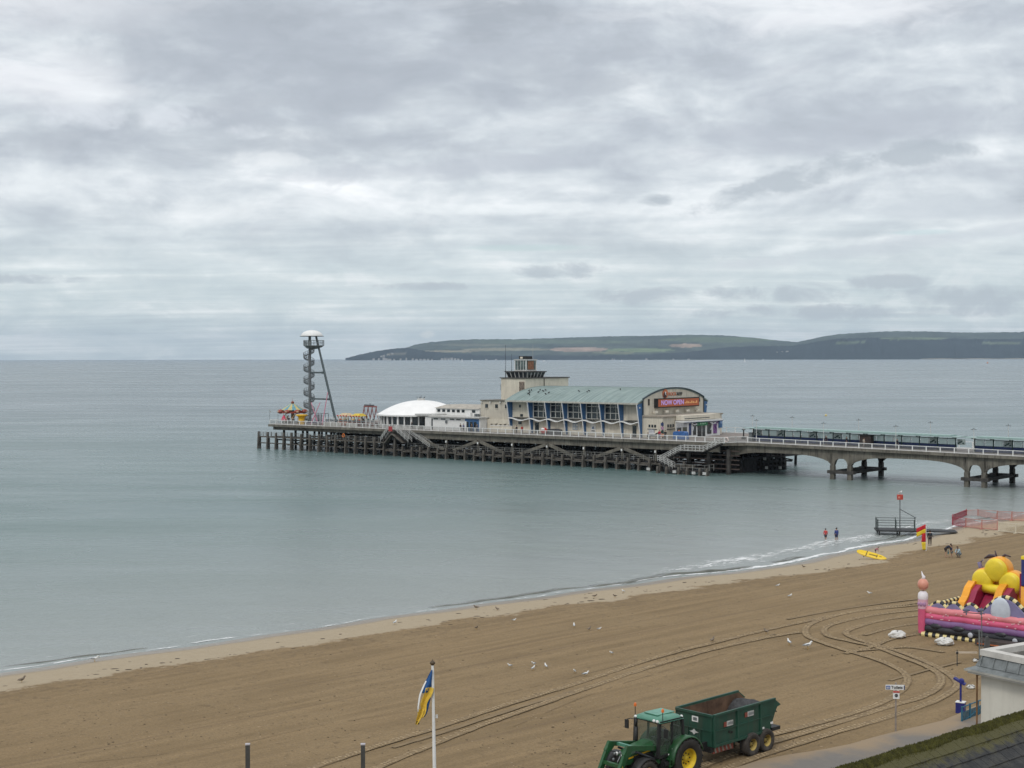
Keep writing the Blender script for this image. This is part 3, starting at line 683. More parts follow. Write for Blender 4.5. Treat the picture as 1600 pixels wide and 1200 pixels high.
pts = [(s_, .3, DZ), (sk(1150,2.), 2., DZ+.08), (sk(1168,3.), 3.1, DZ+.1)]
railing(m, pts, 1.1, 1.6, .085, (1.,.1)); railing(m, [(sk(1168,3.), 3.1, bz(66)), (BE,3.1,bz(BE))], .92, 2.55, .095, (1.,.1))
railing(m, [(S1+2, BT1, bz(S1)), (BE,BT1,bz(BE))], 1.2, 2.55, .09, (1.,.1))
m.build('railing', M_WHITE, bridge)
for s in np.arange(sk(1168,3.), BE, .17): m2.bar((s,3.1,bz(s)+.1),(s,3.1,bz(s)+.9),.035,.035)
for a, b_ in zip(pts[:-1], pts[1:]):
    a, b_ = Vector(a), Vector(b_); k_ = int((b_-a).length/.15)
    for i in range(k_): p = a.lerp(b_, i/k_); m2.bar(p+Vector((0,0,.1)), p+Vector((0,0,1.05)), .05, .05)
m2.build('railing_bars', mat('railing_mesh_grey', (.33,.325,.31), .6), bridge)
MB().prism([(S1-6,0),(s_,.2),(sk(1150,2.),1.9),(sk(1168,3.),3.0),(S1+6,BT0+.2),(S1-6,BT0+6)], DZ-.5, DZ+.02, 'xy').build('deck_flare', M_CONC, bridge)
lb = pthing('life_ring', 'white and red life ring hung on the railing where the stairs meet the bridge', 'life ring', sk(1136,.3), .1, DZ+.65)
m = MB(); o_ = ORG[lb.name]
m.lathe([(.40+.1*math.cos(a), .1*math.sin(a)) for a in np.linspace(0, 2*math.pi, 9)], o_, 20, 'y'); m.build('ring', mat('ring_white', (.6,.5,.45), .5), lb, True)
lb2 = pthing('life_ring', 'orange life ring hanging below the deck edge at the sea end of the pier', 'life ring', sk(537,-1.6), -1.75, 4.15)
m = MB(); o_ = ORG[lb2.name]
m.lathe([(.36+.1*math.cos(a), .1*math.sin(a)) for a in np.linspace(0, 2*math.pi, 9)], o_, 20, 'y'); m.build('ring', M_ORANGE, lb2, True)

# shelters in the middle of the bridge
def shelter(s0, s1, label, boards):
    T = 9.4; th = pthing('shelter', label, 'shelter', s0, T, bz(s0), 'glazed shelters along the middle of the bridge')
    n_ = max(1, round((s1-s0)/3.25)); st = (s1-s0)/n_; z0, z1 = bz(s0), bz(s1)
    Z = lambda s: z0+(z1-z0)*(s-s0)/(s1-s0)
    m = MB(); m.add([(s0,T-.1,z0),(s1,T-.1,z1),(s1,T+.1,z1),(s0,T+.1,z0),(s0,T-.1,z0+1.05),(s1,T-.1,z1+1.05),(s1,T+.1,z1+1.05),(s0,T+.1,z0+1.05)], [(0,1,5,4),(2,3,7,6),(4,5,6,7),(1,2,6,5),(0,4,7,3)])
    m.build('back_panel', M_NAVY, th)
    for i in range(n_):
        for q in (0, 1):
            a = s0+st*(i+q*.5)+.16; b_ = s0+st*(i+q*.5+.5)-.1
            if (2*i+q) in boards: continue
            MB().add([(a,T-.02,Z(a)+1.06),(b_,T-.02,Z(b_)+1.06),(b_,T-.02,Z(b_)+2.05),(a,T-.02,Z(a)+2.05),(a,T+.02,Z(a)+1.06),(b_,T+.02,Z(b_)+1.06),(b_,T+.02,Z(b_)+2.05),(a,T+.02,Z(a)+2.05)], [(0,1,2,3),(7,6,5,4),(0,3,7,4),(1,5,6,2),(2,6,7,3),(0,4,5,1)]).build('window_pane', M_PALEGL, th)
    for k_ in boards:
        a = s0+st*k_/2+.16; b_ = a+st/2-.26
        bd = MB().box(a, b_, T-.12, T+.05, Z(a)+1.06, Z(a)+2.05).build('picture_board', mat('grey_board', (.30,.36,.35), .6, .3, 4.), th)
        mm_ = MB()
        for q in range(4): mm_.cb((a+.25+.28*q, T-.13, Z(a)+1.35+.3*((q*7)%3)/2), (.26,.03,.3), .4*q, 'Y')
        mm_.build('picture_mark', M_DGREEN, bd)
    m = MB()
    for i in range(n_+1):
        s = min(s1-.08, s0+st*i+.0)
        m.bar((s,T-.12,Z(s)),(s,T-.12,Z(s)+2.3),.16,.2); m.bar((s,T-1.5,Z(s)+2.35),(s,T+1.5,Z(s)+2.35),.1,.16)
    for i in range(n_): s = s0+st*(i+.5); m.bar((s,T,Z(s)+1),(s,T,Z(s)+2.2),.07,.1)
    m.bar((s0,T,z0+2.12),(s1,T,z1+2.12),.12,.12); m.bar((s0,T,z0+1.05),(s1,T,z1+1.05),.14,.08)
    m.build('frame', M_DGREEN, th)
    m = MB(); a, b_ = s0-1.3, s1+1.1
    m.add([(a,T-1.9,Z(a)+2.42),(b_,T-1.9,Z(b_)+2.42),(b_,T+1.9,Z(b_)+2.42),(a,T+1.9,Z(a)+2.42),(a,T-1.9,Z(a)+2.54),(b_,T-1.9,Z(b_)+2.54),(b_,T+1.9,Z(b_)+2.54),(a,T+1.9,Z(a)+2.54)], [(0,3,2,1),(4,5,6,7),(0,1,5,4),(2,3,7,6),(1,2,6,5),(0,4,7,3)])
    a, b_ = s0+.8, s1-.5
    m.add([(a,T-1.3,Z(a)+2.55),(b_,T-1.3,Z(b_)+2.55),(b_,T+1.3,Z(b_)+2.55),(a,T+1.3,Z(a)+2.55),(a,T-1.3,Z(a)+2.74),(b_,T-1.3,Z(b_)+2.74),(b_,T+1.3,Z(b_)+2.74),(a,T+1.3,Z(a)+2.74)], [(4,5,6,7),(0,1,5,4),(2,3,7,6),(1,2,6,5),(0,4,7,3)])
    m.build('roof', mat('pale_green_roof', (.27,.37,.35), .55, .12), th)
    m = MB(); m.box(s0+.2,s1-.2,T-.75,T-.15,min(z0,z1)+.42,min(z0,z1)+.5); m.build('bench', M_NAVY, th)
s_a, s_b = sk(1178, 9.4), sk(1495, 9.4)
shelter(s_a, s_b, 'long blue and green glazed shelter with a flat pale roof, beside the entrance hall', [0,3,7,10,21,24])
shelter(sk(1524, 9.4), 147, 'second glazed shelter, cut off by the right edge of the picture', [3,8])
kb = pthing('kiosk_cart', 'dark brown vending cart parked against the long shelter', 'cart', sk(1352,7.4), 7.4, bz(82))
o_ = ORG[kb.name]
MB().box(o_[0]-1.1,o_[0]+1.1,7.4,8.6,o_[2]+.25,o_[2]+2.).build('body', mat('dark_brown', (.035,.025,.022), .6), kb)
MB().box(o_[0]-1.25,o_[0]+1.25,7.2,8.7,o_[2]+2.,o_[2]+2.1).build('roof', M_BLACK, kb)
for dx in (-.7,.7): MB().tube((o_[0]+dx,7.3,o_[2]+.25),(o_[0]+dx,7.45,o_[2]+.25),.25,None,10).build('wheel', M_BLACK, kb)
# lamp posts
def lamp_proto(s, t, z, label, grp, h=4.2):
    th = pthing('lamp_post', label, 'street lamp', s, t, z, grp)
    m = MB(); m.tube((s,t,z),(s,t,z+1.2),.09,.09,8).tube((s,t,z+1.2),(s,t,z+h),.06,.045,8); m.build('pole', M_WEATH, th)
    m = MB(); m.bar((s-.32,t,z+h),(s+.32,t,z+h),.06,.06); m.cb((s,t,z+h+.12),(.1,.1,.25)); m.build('crossarm', M_GREY, th)
    for q in (-.32,.32): MB().cb((s+q,t,z+h-.04),(.26,.18,.09)).build('lamp_head', M_GREY, th)
    return th
L0 = lamp_proto(sk(1182,3.4), 3.4, bz(66), 'lamp post on the near railing, closest to the entrance hall', 'lamp posts on the bridge')
for px, lb_ in ((1287,'near railing lamp post in front of the long shelter, above the first bridge pier'),(1400,'near railing lamp post in front of the long shelter, right of the brown cart'),(1522,'near railing lamp post at the gap between the two shelters')):
    s = sk(px, 3.4); dup(L0, W(s, 3.4, bz(s)), None, lb_)
for px, lb_ in ((1176,'far side lamp post rising left of the long shelter roof end'),(1238,'far side lamp post behind the long shelter, first from the left end'),(1342,'far side lamp post behind the long shelter above the brown cart'),(1454,'far side lamp post behind the right part of the long shelter'),(1576,'far side lamp post behind the second shelter')):
    s = sk(px, 16.); dup(L0, W(s, 16., bz(s)+.2), None, lb_, None)
# small pier-end masts
for px, t_, h, lb_ in ((421, 3, 3.4, 'thin grey mast with two small lamps at the seaward end of the pier'), (434, 8, 3.3, 'thin grey lamp mast left of the carousel')):
    s = sk(px, t_); th = pthing('lamp_mast', lb_, 'mast', s, t_, DZ)
    MB().tube((s,t_,DZ),(s,t_,DZ+h),.05,.04,6).build('pole', M_GREY, th)
    MB().cb((s,t_,DZ+h),(.7,.12,.1)).cb((s+.25,t_,DZ+h-.5),(.25,.2,.35)).build('lamp_head', M_WEATH, th)
s = sk(1162, 12); th = pthing('turnstile_post', 'short dark post standing on the deck between the entrance hall and the long shelter', 'post', s, 12, DZ)
MB().tube((s,12,DZ),(s,12,DZ+2.0),.14,.12,8).build('post', M_BLACK, th); MB().cb((s,12,DZ+2.0),(.7,.3,.16)).build('cap', M_BLACK, th); MB().cb((s,12,DZ+.3),(.6,.6,.6)).build('foot', M_BLACK, th)
th = pthing('bin', 'grey litter bin beside the left end of the long shelter', 'bin', sk(1174,8), 8, DZ)
o_ = ORG[th.name]; MB().cb((o_[0],8,DZ+.8),(.7,.7,1.6)).build('body', M_GREY, th); MB().cb((o_[0],8,DZ+1.68),(.8,.8,.12)).build('lid', M_DARK, th)
# ------------------------------------------------------------------ theatre hall with barrel roof
H0, H1, HT0, HT1 = 8.2, 42.4, 7.1, 29.6; OV = 5.3; ZE, ZC = 12.85, 15.75
hall = pthing('theatre_hall', 'cream hall with a curved green roof, blue fins and a lit sign on its gable', 'theatre', H0, HT0, DZ)
def roofz(t):
    q = (t-(OV+HT1+1.8)/2)/((HT1+1.8-OV)/2); return ZE+(ZC-ZE)*(1-abs(q)**2.15)
ts = np.linspace(OV, HT1+1.8, 25)
m = MB()
v = [(s, t, roofz(t)) for s in (H0-.6, H1+.05) for t in ts]+[(s, t, roofz(t)-.28) for s in (H0-.6, H1+.05) for t in ts]; k = 25
fs = [(i, i+1, k+i+1, k+i) for i in range(k-1)]+[(2*k+i, 3*k+i, 3*k+i+1, 2*k+i+1) for i in range(k-1)]+[(i, 2*k+i, 2*k+i+1, i+1) for i in range(k-1)]+[(k+i, k+i+1, 3*k+i+1, 3*k+i) for i in range(k-1)]+[(0,k,3*k,2*k),(k-1,3*k-1,4*k-1,2*k-1)]
m.add(v, fs)
mc = mat('verdigris_copper', (.215, .315, .285), .75, .10, .25, streak=0.)
n = NT(mc.node_tree); bs = n.n['Principled BSDF']; co = n('ShaderNodeTexCoord').outputs['Object']
st = n.noise(n('ShaderNodeMapping', {0: co, 3: (1.6, .06, .06)}).outputs[0], 1.5, 4., .6); l0 = n.noise(co, .35, 4., .6)
c = n.mix(n.sm(st, .35, .7), (.185, .245, .235), (.275, .34, .325)); c = n.mix(n.m('MULTIPLY', n.sm(l0, .5, .75), .5), c, (.12,.165,.145))
n.l.new(c, bs.inputs['Base Color'])
rf = m.build('roof', mc, hall)
m = MB()
for s in np.arange(H0, H1, 1.15): 
    for a, b_ in zip(ts[:-1], ts[1:]): m.bar((s,a,roofz(a)+.015),(s,b_,roofz(b_)+.015),.04,.04)
m.build('roof_seam', mc, rf)
m = MB(); m.box(H0-.6, H1+.1, OV-.12, OV+.02, ZE-.32, ZE+.02); m.build('gutter', mat('gutter_cream', (.42,.41,.36), .7), rf)
for i in range(15):
    t = 7.5+rng.uniform(0, 4.5) if i < 11 else 9+rng.uniform(0, 4); s = H0+1.5+rng.uniform(0, 9)+(0 if i < 11 else rng.uniform(4, 20))
    if i == 0: bird0 = thing('bird', 'small dark bird perched on the curved green roof of the hall', 'bird', W(s, t, roofz(t)+.05), .4, 'birds perched on the hall roof')
    if i == 0:
        MB().sweep([(-.3,0,.12),(-.1,0,.16),(.12,0,.24),(.2,0,.33),(.27,0,.34)], [.02,.11,.11,.07,.02], 8).build('body', M_BLACK, bird0, True); MB().tube((.26,0,.34),(.34,0,.33),.02,.005,5).build('beak', M_DARK, bird0); MB().cb((0,.03,.04),(.03,.03,.14)).cb((0,-.03,.04),(.03,.03,.14)).build('leg', M_DARK, bird0)
    else: dup(bird0, W(s, t, roofz(t)+.05), rng.uniform(0, 6.28))
# walls
zt = roofz(HT0)-.3
MB().box(H0, H1, HT0, HT0+.3, DZ, zt).build('side_wall', M_CREAM, hall)
MB().box(H0, H1, HT1-.3, HT1, DZ, zt).build('side_wall', M_CREAM, hall)
gp = [(HT0+.3, DZ)]+[(HT1-.3, DZ)]+[(t, roofz(t)-.3) for t in np.linspace(HT1-.3, HT0+.3, 21)]
MB().prism(gp, H1-.4, H1-.02, 'yz').build('gable_wall', M_CREAM, hall)
MB().prism(gp, H0, H0+.3, 'yz').build('gable_wall', M_CREAM, hall)
m = MB(); tt = np.linspace(HT0, HT1, 25)
for a, b_ in zip(tt[:-1], tt[1:]): m.bar((H1+.07,a,roofz(a)+.02),(H1+.07,b_,roofz(b_)+.02),.34,.20)
m.bar((H1+.03,HT0+.02,10.4),(H1+.03,HT0+.02,roofz(HT0)),.3,.2); m.bar((H1+.03,HT1,10.4),(H1+.03,HT1,roofz(HT1)),.3,.2)
m.build('roof_trim', mat('slate_trim', (.035,.05,.06), .6), hall)
# fins
fin_px = [798, 824, 851, 878, 907, 936, 965.5, 997]; fin_s = [sk(p, OV) for p in fin_px]; fin_s[0] = H0-.1; fin_s[-1] = H1-.2
zf = 8.7
def fin(s, side=0):
    if side == 0: poly = [(OV+.02, ZE-.3),(HT0+.05, ZE-.05),(HT0+.05, DZ),(HT0-.45, DZ)]; e = ((s, OV, ZE-.3),(s, HT0-.5, DZ))
    else: poly = [(HT1+1.75, ZE-.3),(HT1-.05, ZE-.05),(HT1-.05, DZ),(HT1+.45, DZ)]; e = ((s, HT1+1.78, ZE-.3),(s, HT1+.5, DZ))
    f_ = MB().prism(poly, s-.12, s+.12, 'yz').build('fin', M_BLUE, hall)
    MB().bar(e[0], e[1], .34, .12, (1,0,0)).build('fin_edge', M_WHITE, f_)
for s in fin_s: fin(s)
fin(H1-.2, 1); fin(H0+.1, 1)
# bays: tall windows, canopy, doors
M_FRAME = mat('window_frame_white', (.55,.54,.5), .6)
for i in range(7):
    a, b_ = fin_s[i]+.35, fin_s[i+1]-.15
    if 1 <= i <= 5:
        a2, b2 = a-.08, b_-.2
        wn = MB().box(a2, b2, HT0-.09, HT0-.03, zf+.65, zt-.2).build('window', M_GLASS, hall)
        m = MB()
        for q in range(4): x = a2+(b2-a2)*q/3; m.box(x-.06-(.05 if q in (0,3) else 0), x+.06+(.05 if q in (0,3) else 0), HT0-.16, HT0-.085, zf+.65, zt-.2)
        for q in range(4): z = zf+.65+(zt-.85-zf)*q/3; m.box(a2, b2, HT0-.18, HT0-.09, z-.05, z+.05)
        m.build('window_frame', M_FRAME, wn)
    # wavy canopy
    m = MB(); P = np.linspace(0, 1, 13); wv = lambda q: zf+.24*math.sin(q*2*math.pi+1.2)
    for q0, q1 in zip(P[:-1], P[1:]):
        x0, x1 = fin_s[i]+(fin_s[i+1]-fin_s[i])*q0, fin_s[i]+(fin_s[i+1]-fin_s[i])*q1
        m.add([(x0,HT0-1.25,wv(q0)),(x1,HT0-1.25,wv(q1)),(x1,HT0-.02,wv(q1)+.1),(x0,HT0-.02,wv(q0)+.1),(x0,HT0-1.25,wv(q0)+.2),(x1,HT0-1.25,wv(q1)+.2),(x1,HT0-.02,wv(q1)+.3),(x0,HT0-.02,wv(q0)+.3)], [(0,3,2,1),(4,5,6,7),(0,1,5,4),(2,3,7,6),(1,2,6,5),(0,4,7,3)])
    cn = m.build('canopy', M_WHITE, hall)
    MB().box(fin_s[i]+.15, fin_s[i+1]-.15, HT0-.95, HT0-.02, zf+.42, zf+.5).build('canopy_roof', mat('canopy_felt', (.035,.034,.034), .9), cn)
def hwin(x0, x1, z0, z1, nm='window', mm=None, t=HT0): return MB().box(x0, x1, t-.07, t-.01, z0, z1).build(nm, mm or M_GLASS, hall)
hs = lambda px: sk(px, HT0)
hwin(hs(811), hs(814), 11.3, 11.9); hwin(hs(813), hs(817), 9.35, 9.9); hwin(hs(824), hs(825.5), 11.3, 11.9)
hwin(hs(810), hs(815), 7.7, 8.35); hwin(hs(836), hs(842), DZ, 8.2, 'door'); hwin(hs(988.5), hs(994.5), DZ, 8.25, 'door')
MB().box(fin_s[6]+1.2, fin_s[7]-.3, HT0-.16, HT0-.02, 9.3, 12.2).build('wall_panel', M_CREAM2, hall)
m1 = hwin(hs(895), hs(903), 6.9, 8.35, 'notice_board', mat('grey_blue_board', (.28,.33,.38), .6))
mm_ = MB()
for i in range(3):
    for j in range(2): x = hs(896)+.72*i; mm_.box(x, x+.5, HT0-.10, HT0-.07, 7.05+.62*j, 7.5+.62*j)
mm_.build('notice', mat('notice_sheet', (.5,.5,.47)), m1)
sg = hwin(hs(923), hs(931), 6.5, 8.3, 'sign_panel', mat('off_white_panel', (.62,.61,.57), .6))
MB().prism([(hs(925),7.3),(hs(928.6),7.3),(hs(927.2),7.9)], HT0-.11, HT0-.08, 'xz').build('sign_mark', M_BLUE, sg)
MB().box(hs(924.5), hs(929.5), HT0-.11, HT0-.08, 6.75, 6.95).build('sign_mark', M_DARK, sg)
# gable sign, logo and lights on the shore-facing gable
GX_ = H1
gt = lambda px: (lambda k: (k*(PA.y+math.sin(PROT)*GX_)-PA.x-math.cos(PROT)*GX_)/(-math.sin(PROT)-k*math.cos(PROT)))((px-800)/F)
t0_, t1_ = gt(1022), gt(1087)
ledm = mat('led_orange', (.22,.055,.02), .5, .12, 3., emit=(.33,.085,.03,.30))
sgn = MB().box(GX_, GX_+.9, t0_, t1_, 11.75, 13.65).build('sign_box', M_BLACK, hall)
MB().box(GX_+.9, GX_+.93, t0_+.2, t1_-.2, 11.95, 13.45).build('sign_screen', ledm, sgn)
text('NOW OPEN', 'sign_lettering', mat('led_purple', (.3,.2,.5), .5, 0, emit=(.34,.26,.52,.48)), sgn, (GX_+.96, t0_+(t1_-t0_)*.345, 12.72), 1.35, R(90), R(90), .012, bold=True, xs=1.12)
mm_ = MB()
for i in range(8): mm_.box(GX_+.93, GX_+.95, t0_+(t1_-t0_)*(.64+.04*i), t0_+(t1_-t0_)*(.64+.04*i)+.36, 12.45, 12.68+.14*((i*5)%3))
mm_.build('sign_lettering', mat('led_gold', (.4,.22,.08), .5, 0, emit=(.5,.28,.12,.5)), sgn)
tl = gt(1039); zl = 14.55
m = MB(); m.lathe([(0,.0),(.95,.0),(.95,.14),(0,.14)], (GX_, tl, zl), 24, 'x'); lg = m.build('round_emblem', mat('emblem_orange', (.55,.16,.06), .5), hall)
m = MB(); m.lathe([(0,0),(.62,0),(.62,.03),(0,.03)], (GX_+.14, tl-.16, zl-.22), 20, 'x'); m.build('emblem_dark', mat('emblem_dark', (.05,.02,.02), .5), lg)
m = MB(); m.prism([(tl-.25,zl+.5),(tl+.2,zl+.3),(tl+.05,zl),(tl+.35,zl-.35),(tl-.05,zl-.2),(tl-.2,zl+.1)], GX_+.17, GX_+.2, 'yz'); m.build('emblem_figure', M_WHITE, lg)
tb = gt(1046)
text('ROCK', 'gable_lettering', mat('lettering_orange', (.5,.12,.04), .5), hall, (GX_+.04, gt(1050.5), 14.42), .95, R(90), R(90), .02, bold=True, xs=1.1)
text('REEF', 'gable_lettering', M_BLACK, hall, (GX_+.04, gt(1061.5), 14.42), .95, R(90), R(90), .02, bold=True, xs=1.1)
for px in (1020, 1037, 1053.5, 1070, 1086.5):
    t = gt(px); m = MB(); m.bar((GX_,t,10.75),(GX_+.5,t,10.85),.12,.12); a_ = m.build('spotlight', M_CREAM2, hall)
    MB().cb((GX_+.7,t,10.95),(.5,.85,.42)).build('spotlight_head', mat('spot_white', (.68,.64,.55), .5), a_)
MB().box(GX_, GX_+.2, gt(1012.5), gt(1014), 12.3, 13.6).build('stain_pipe', M_CONCD, hall)
MB().path([(GX_+.1,gt(1090),12.4),(GX_+.5,gt(1090.3),12.8),(GX_+.3,gt(1091),13.5),(GX_+.1,gt(1092),13.9)], .09, 6).build('bracket', M_DARK, hall)
for side_t in (OV+.8, HT1+1.2): MB().cb((H1-.02,side_t,11.9),(.15,.25,.25)).build('fin_lamp', M_WHITE, hall)

# entrance building in front of the gable
ent = pthing('entrance_building', 'low cream flat-roofed entrance building with a white shop front, below the lit gable sign', 'building', H1, HT0, DZ)
E0, E1, ET0, ET1, EZ = H1+.12, 47.2, HT0, 29.2, 10.3
MB().box(E0, E1, ET0, ET1, DZ, EZ-.3).build('wall', M_CREAM, ent)
MB().box(E0-.0, E1+.25, ET0-.2, ET1+.2, EZ-.28, EZ).build('roof', mat('flat_roof_trim', (.30,.26,.21), .8, .15), ent)
PX0, PT0 = 49.3, 11.6; ETP = 25.2
MB().box(E1+.02, PX0, PT0, ETP, 9.35, EZ+.02).build('fascia', M_CREAM, ent)
MB().box(E1+.26, PX0+.55, PT0-.35, ETP+.3, 8.95, 9.25).build('canopy', M_WHITE, ent)
MB().box(PX0, PX0+.05, PT0+.3, PT0+9.5, 9.62, 9.75).build('fascia_strip', M_DARK, ent)
MB().box(PX0+.3, PX0+.58, PT0-.36, ETP+.32, 8.86, 8.96).build('canopy_edge', M_NAVY, ent)
et = lambda px, s=PX0: (lambda k: (k*(PA.y+math.sin(PROT)*s)-PA.x-math.cos(PROT)*s)/(-math.sin(PROT)-k*math.cos(PROT)))((px-800)/F)
sf = MB().box(E1+.02, PX0-.02, PT0, ETP, DZ, 8.94).build('shopfront', M_WHITE, ent)
def sp_(px0, px1, z0, z1, nm, mm, out=.05, par=None): return MB().box(PX0-.02, PX0+out, et(px0), et(px1), z0, z1).build(nm, mm, par or ent)
sp_(1056.5, 1073.5, DZ, 8.9, 'shutter_wall', mat('grey_render', (.42,.42,.42), .7), .04)
sp_(1057.5, 1064, DZ, 8.0, 'door', M_GLASS, .09); sp_(1066.5, 1073, DZ, 8.0, 'door', mat('olive_door', (.07,.07,.05), .6), .09)
sp_(1059, 1061.5, 6.9, 7.5, 'poster', M_ORANGE, .12)
ppl = mat('mauve_print', (.20,.10,.26), .6, .5, 3.)
for a, b_, mm, nm in ((1076.5,1080,mat('blue_print', (.04,.06,.16), .6, .6, 4.),'window'),(1083,1087.5,M_GLASS,'window'),(1105,1111.5,M_GLASS,'window'),(1114.5,1120,ppl,'window')):
    sp_(a, b_, 6.3, 8.7, nm, mm, .06)
sp_(1090, 1096, DZ, 8.1, 'door', M_GLASS, .08); sp_(1097.5, 1101.5, DZ, 8.1, 'door', M_GLASS, .08)
gs = sp_(1087.5, 1104, 8.12, 8.95, 'sign_board', mat('sign_green', (.015,.16,.06), .5), .3)
mm_ = MB()
for i in range(4): mm_.box(PX0+.3, PX0+.33, et(1092+i*2.4), et(1093.6+i*2.4), 8.4, 8.7)
mm_.build('sign_lettering', mat('pale_green', (.35,.6,.4)), gs)
rb = mat('white_ribbon', (.7,.7,.72), .6)
for a in (1079.5, 1108):
    m = MB(); pts = [(PX0+.2, et(a+2.6*i), 8.75-.42*math.sin(i/4*math.pi)) for i in range(5)]; m.path(pts, .11, 6)
    m.bar((PX0+.2,et(a+6),8.7),(PX0+.2,et(a+10.5),8.2),.2,.05); m.bar((PX0+.2,et(a+3),8.0),(PX0+.2,et(a+1.5),7.1),.2,.05); m.build('window_graphic', rb, ent)
MB().path([(PX0+.15,et(1121),8.7),(PX0+.15,et(1117),7.9),(PX0+.15,et(1119),6.9),(PX0+.15,et(1116),6.4)], .12, 6).build('window_graphic', ppl, ent)
mb_ = sp_(1122.6, 1127.2, 7.4, 9.1, 'round_topped_sign', M_BLUE, .25)
MB().lathe([(0,0),(.36,0),(.36,.04),(0,.04)], (PX0+.26, et(1125), 8.6), 12, 'x').build('sign_mark', mat('pale_blue', (.3,.45,.7)), mb_)
for x0, x1 in ((1012.5,1026),):
    for i in range(3): a = sk(x0+1+i*4.4, ET0); MB().box(a, a+.45, ET0-.06, ET0-.01, 8.0, 8.55).build('window', M_GLASS, ent)
    MB().box(sk(1012,ET0), sk(1027,ET0), ET0-.12, ET0-.02, 7.6, 7.72).build('ledge', M_DARK, ent)
for i in range(3): b1 = et(1042.5+i*4, E1); MB().box(E1+.01, E1+.06, b1, b1+.6, 8.0, 8.6).build('window', M_GLASS, ent)
MB().box(E1+.01, E1+.12, et(1042,E1), et(1054,E1), 7.55, 7.7).build('ledge', M_DARK, ent)
pb = MB().box(sk(1014,ET0), sk(1023,ET0), ET0-.1, ET0-.03, 6.25, 7.75).build('poster_board', mat('grey_poster', (.40,.40,.42), .6, .4, 8.), ent)
MB().box(sk(1014,ET0), sk(1026,ET0), ET0-.5, ET0-.1, 6.7, 6.8).build('shelf', M_WHITE, ent)
tp = pthing('totem_sign', 'tall narrow totem sign with stacked coloured panels at the corner of the entrance building', 'sign', E1+.3, ET0-.4, DZ)
o_ = ORG[tp.name]; MB().box(o_[0]-.1,o_[0]+.1,o_[1]-.08,o_[1]+.08,DZ,9.2).build('post', M_DARK, tp)
for z_, c_, nm in ((8.7,M_NAVY,'head_panel'),(7.95,mat('mauve_panel',(.35,.2,.3)),'panel'),(7.2,M_DGREEN,'panel'),(6.55,mat('salmon_panel',(.55,.25,.15)),'panel')):
    MB().cb((o_[0],o_[1]-.12,z_),(.6,.12,.6)).build(nm, c_, tp)
bc = pthing('covered_cart', 'low cart under a blue cover in front of the entrance building doors', 'cart', sk(1064,5.2), 5.2, DZ)
o_ = ORG[bc.name]
m = MB(); m.prism([(o_[0]-1.5,DZ+.1),(o_[0]+1.5,DZ+.1),(o_[0]+1.35,DZ+1.45),(o_[0]+.9,DZ+1.65),(o_[0]-1.2,DZ+1.6),(o_[0]-1.45,DZ+1.4)], 4.6, 5.8, 'xz'); m.build('cover', mat('blue_tarp', (.04,.12,.32), .5, .3, 3.), bc)

# ------------------------------------------------------------------ stage tower with lookout
tw = pthing('stage_tower', 'tall cream tower behind the hall roof with coat of arms, flared lookout and glass cabin', 'tower', .8, 12, DZ)
TZ = 17.45
MB().box(.8, 7.8, 12, 27.3, DZ, TZ-.02).build('wall', M_CREAM, tw)
MB().box(.55, 8.05, 11.75, 27.55, TZ, TZ+.2).build('roof', mat('dark_parapet', (.07,.065,.06), .8), tw)
MB().box(sk(816.5,12)-.9, sk(816.5,12)+.55, 11.9, 12.0, TZ-3.2, TZ-.7).build('coat_of_arms', mat('arms_stone', (.19,.15,.12), .8, .6, 4., bump=1.), tw)
MB().bar((7.86,18.5,TZ-.1),(7.86,18.5,14.5),.12,.12).build('downpipe', M_CONCD, tw)
LC = Vector((4.3, 16.3)); zb_ = TZ+.2
def frust(w0, w1, z0, z1): 
    return [(LC.x-w0,LC.y-w0,z0),(LC.x+w0,LC.y-w0,z0),(LC.x+w0,LC.y+w0,z0),(LC.x-w0,LC.y+w0,z0),(LC.x-w1,LC.y-w1,z1),(LC.x+w1,LC.y-w1,z1),(LC.x+w1,LC.y+w1,z1),(LC.x-w1,LC.y+w1,z1)]
fb = [(0,3,2,1),(4,5,6,7),(0,1,5,4),(1,2,6,5),(2,3,7,6),(3,0,4,7)]
lk = MB().add(frust(2.75, 3.1, zb_, zb_+1.15), fb).build('lookout', M_GLASS, tw)
m = MB()
for i in range(6):
    q = -1+2*i/5
    for sgx, sgy in ((0,-1),(1,0),(0,1),(-1,0)):
        def pp(wd, z): 
            return (LC.x+(q*wd if sgx == 0 else sgx*(wd+.04)), LC.y+(q*wd if sgy == 0 else sgy*(wd+.04)), z)
        m.bar(pp(2.75,zb_), pp(3.1,zb_+1.15), .17, .12)
m.build('lookout_frame', M_WEATH, lk)
MB().box(LC.x-3.35,LC.x+3.35,LC.y-3.35,LC.y+3.35,zb_+1.17,zb_+1.38).build('lookout_roof', M_CONCD, tw)
zc_ = zb_+1.4
cb_ = MB().box(LC.x-1.55,LC.x+1.55,LC.y-1.7,LC.y+1.7,zc_+.25,zc_+2.35).build('cabin', mat('cabin_glass', (.09,.12,.115), .15, .6, 1.2, spec=.8), tw)
MB().box(LC.x-1.7,LC.x+1.7,LC.y-1.85,LC.y+1.85,zc_,zc_+.25).build('cabin_sill', M_WEATH, cb_)
m = MB()
for x, y in ((-1.6,-1.75),(1.6,-1.75),(1.6,1.75),(-1.6,1.75)): m.bar((LC.x+x,LC.y+y,zc_+.2),(LC.x+x,LC.y+y,zc_+2.36),.16,.16)
for x in (-.8,0,.8): m.bar((LC.x+x,LC.y-1.73,zc_+.2),(LC.x+x,LC.y-1.73,zc_+2.36),.06,.05)
m.build('cabin_post', M_WHITE, cb_)
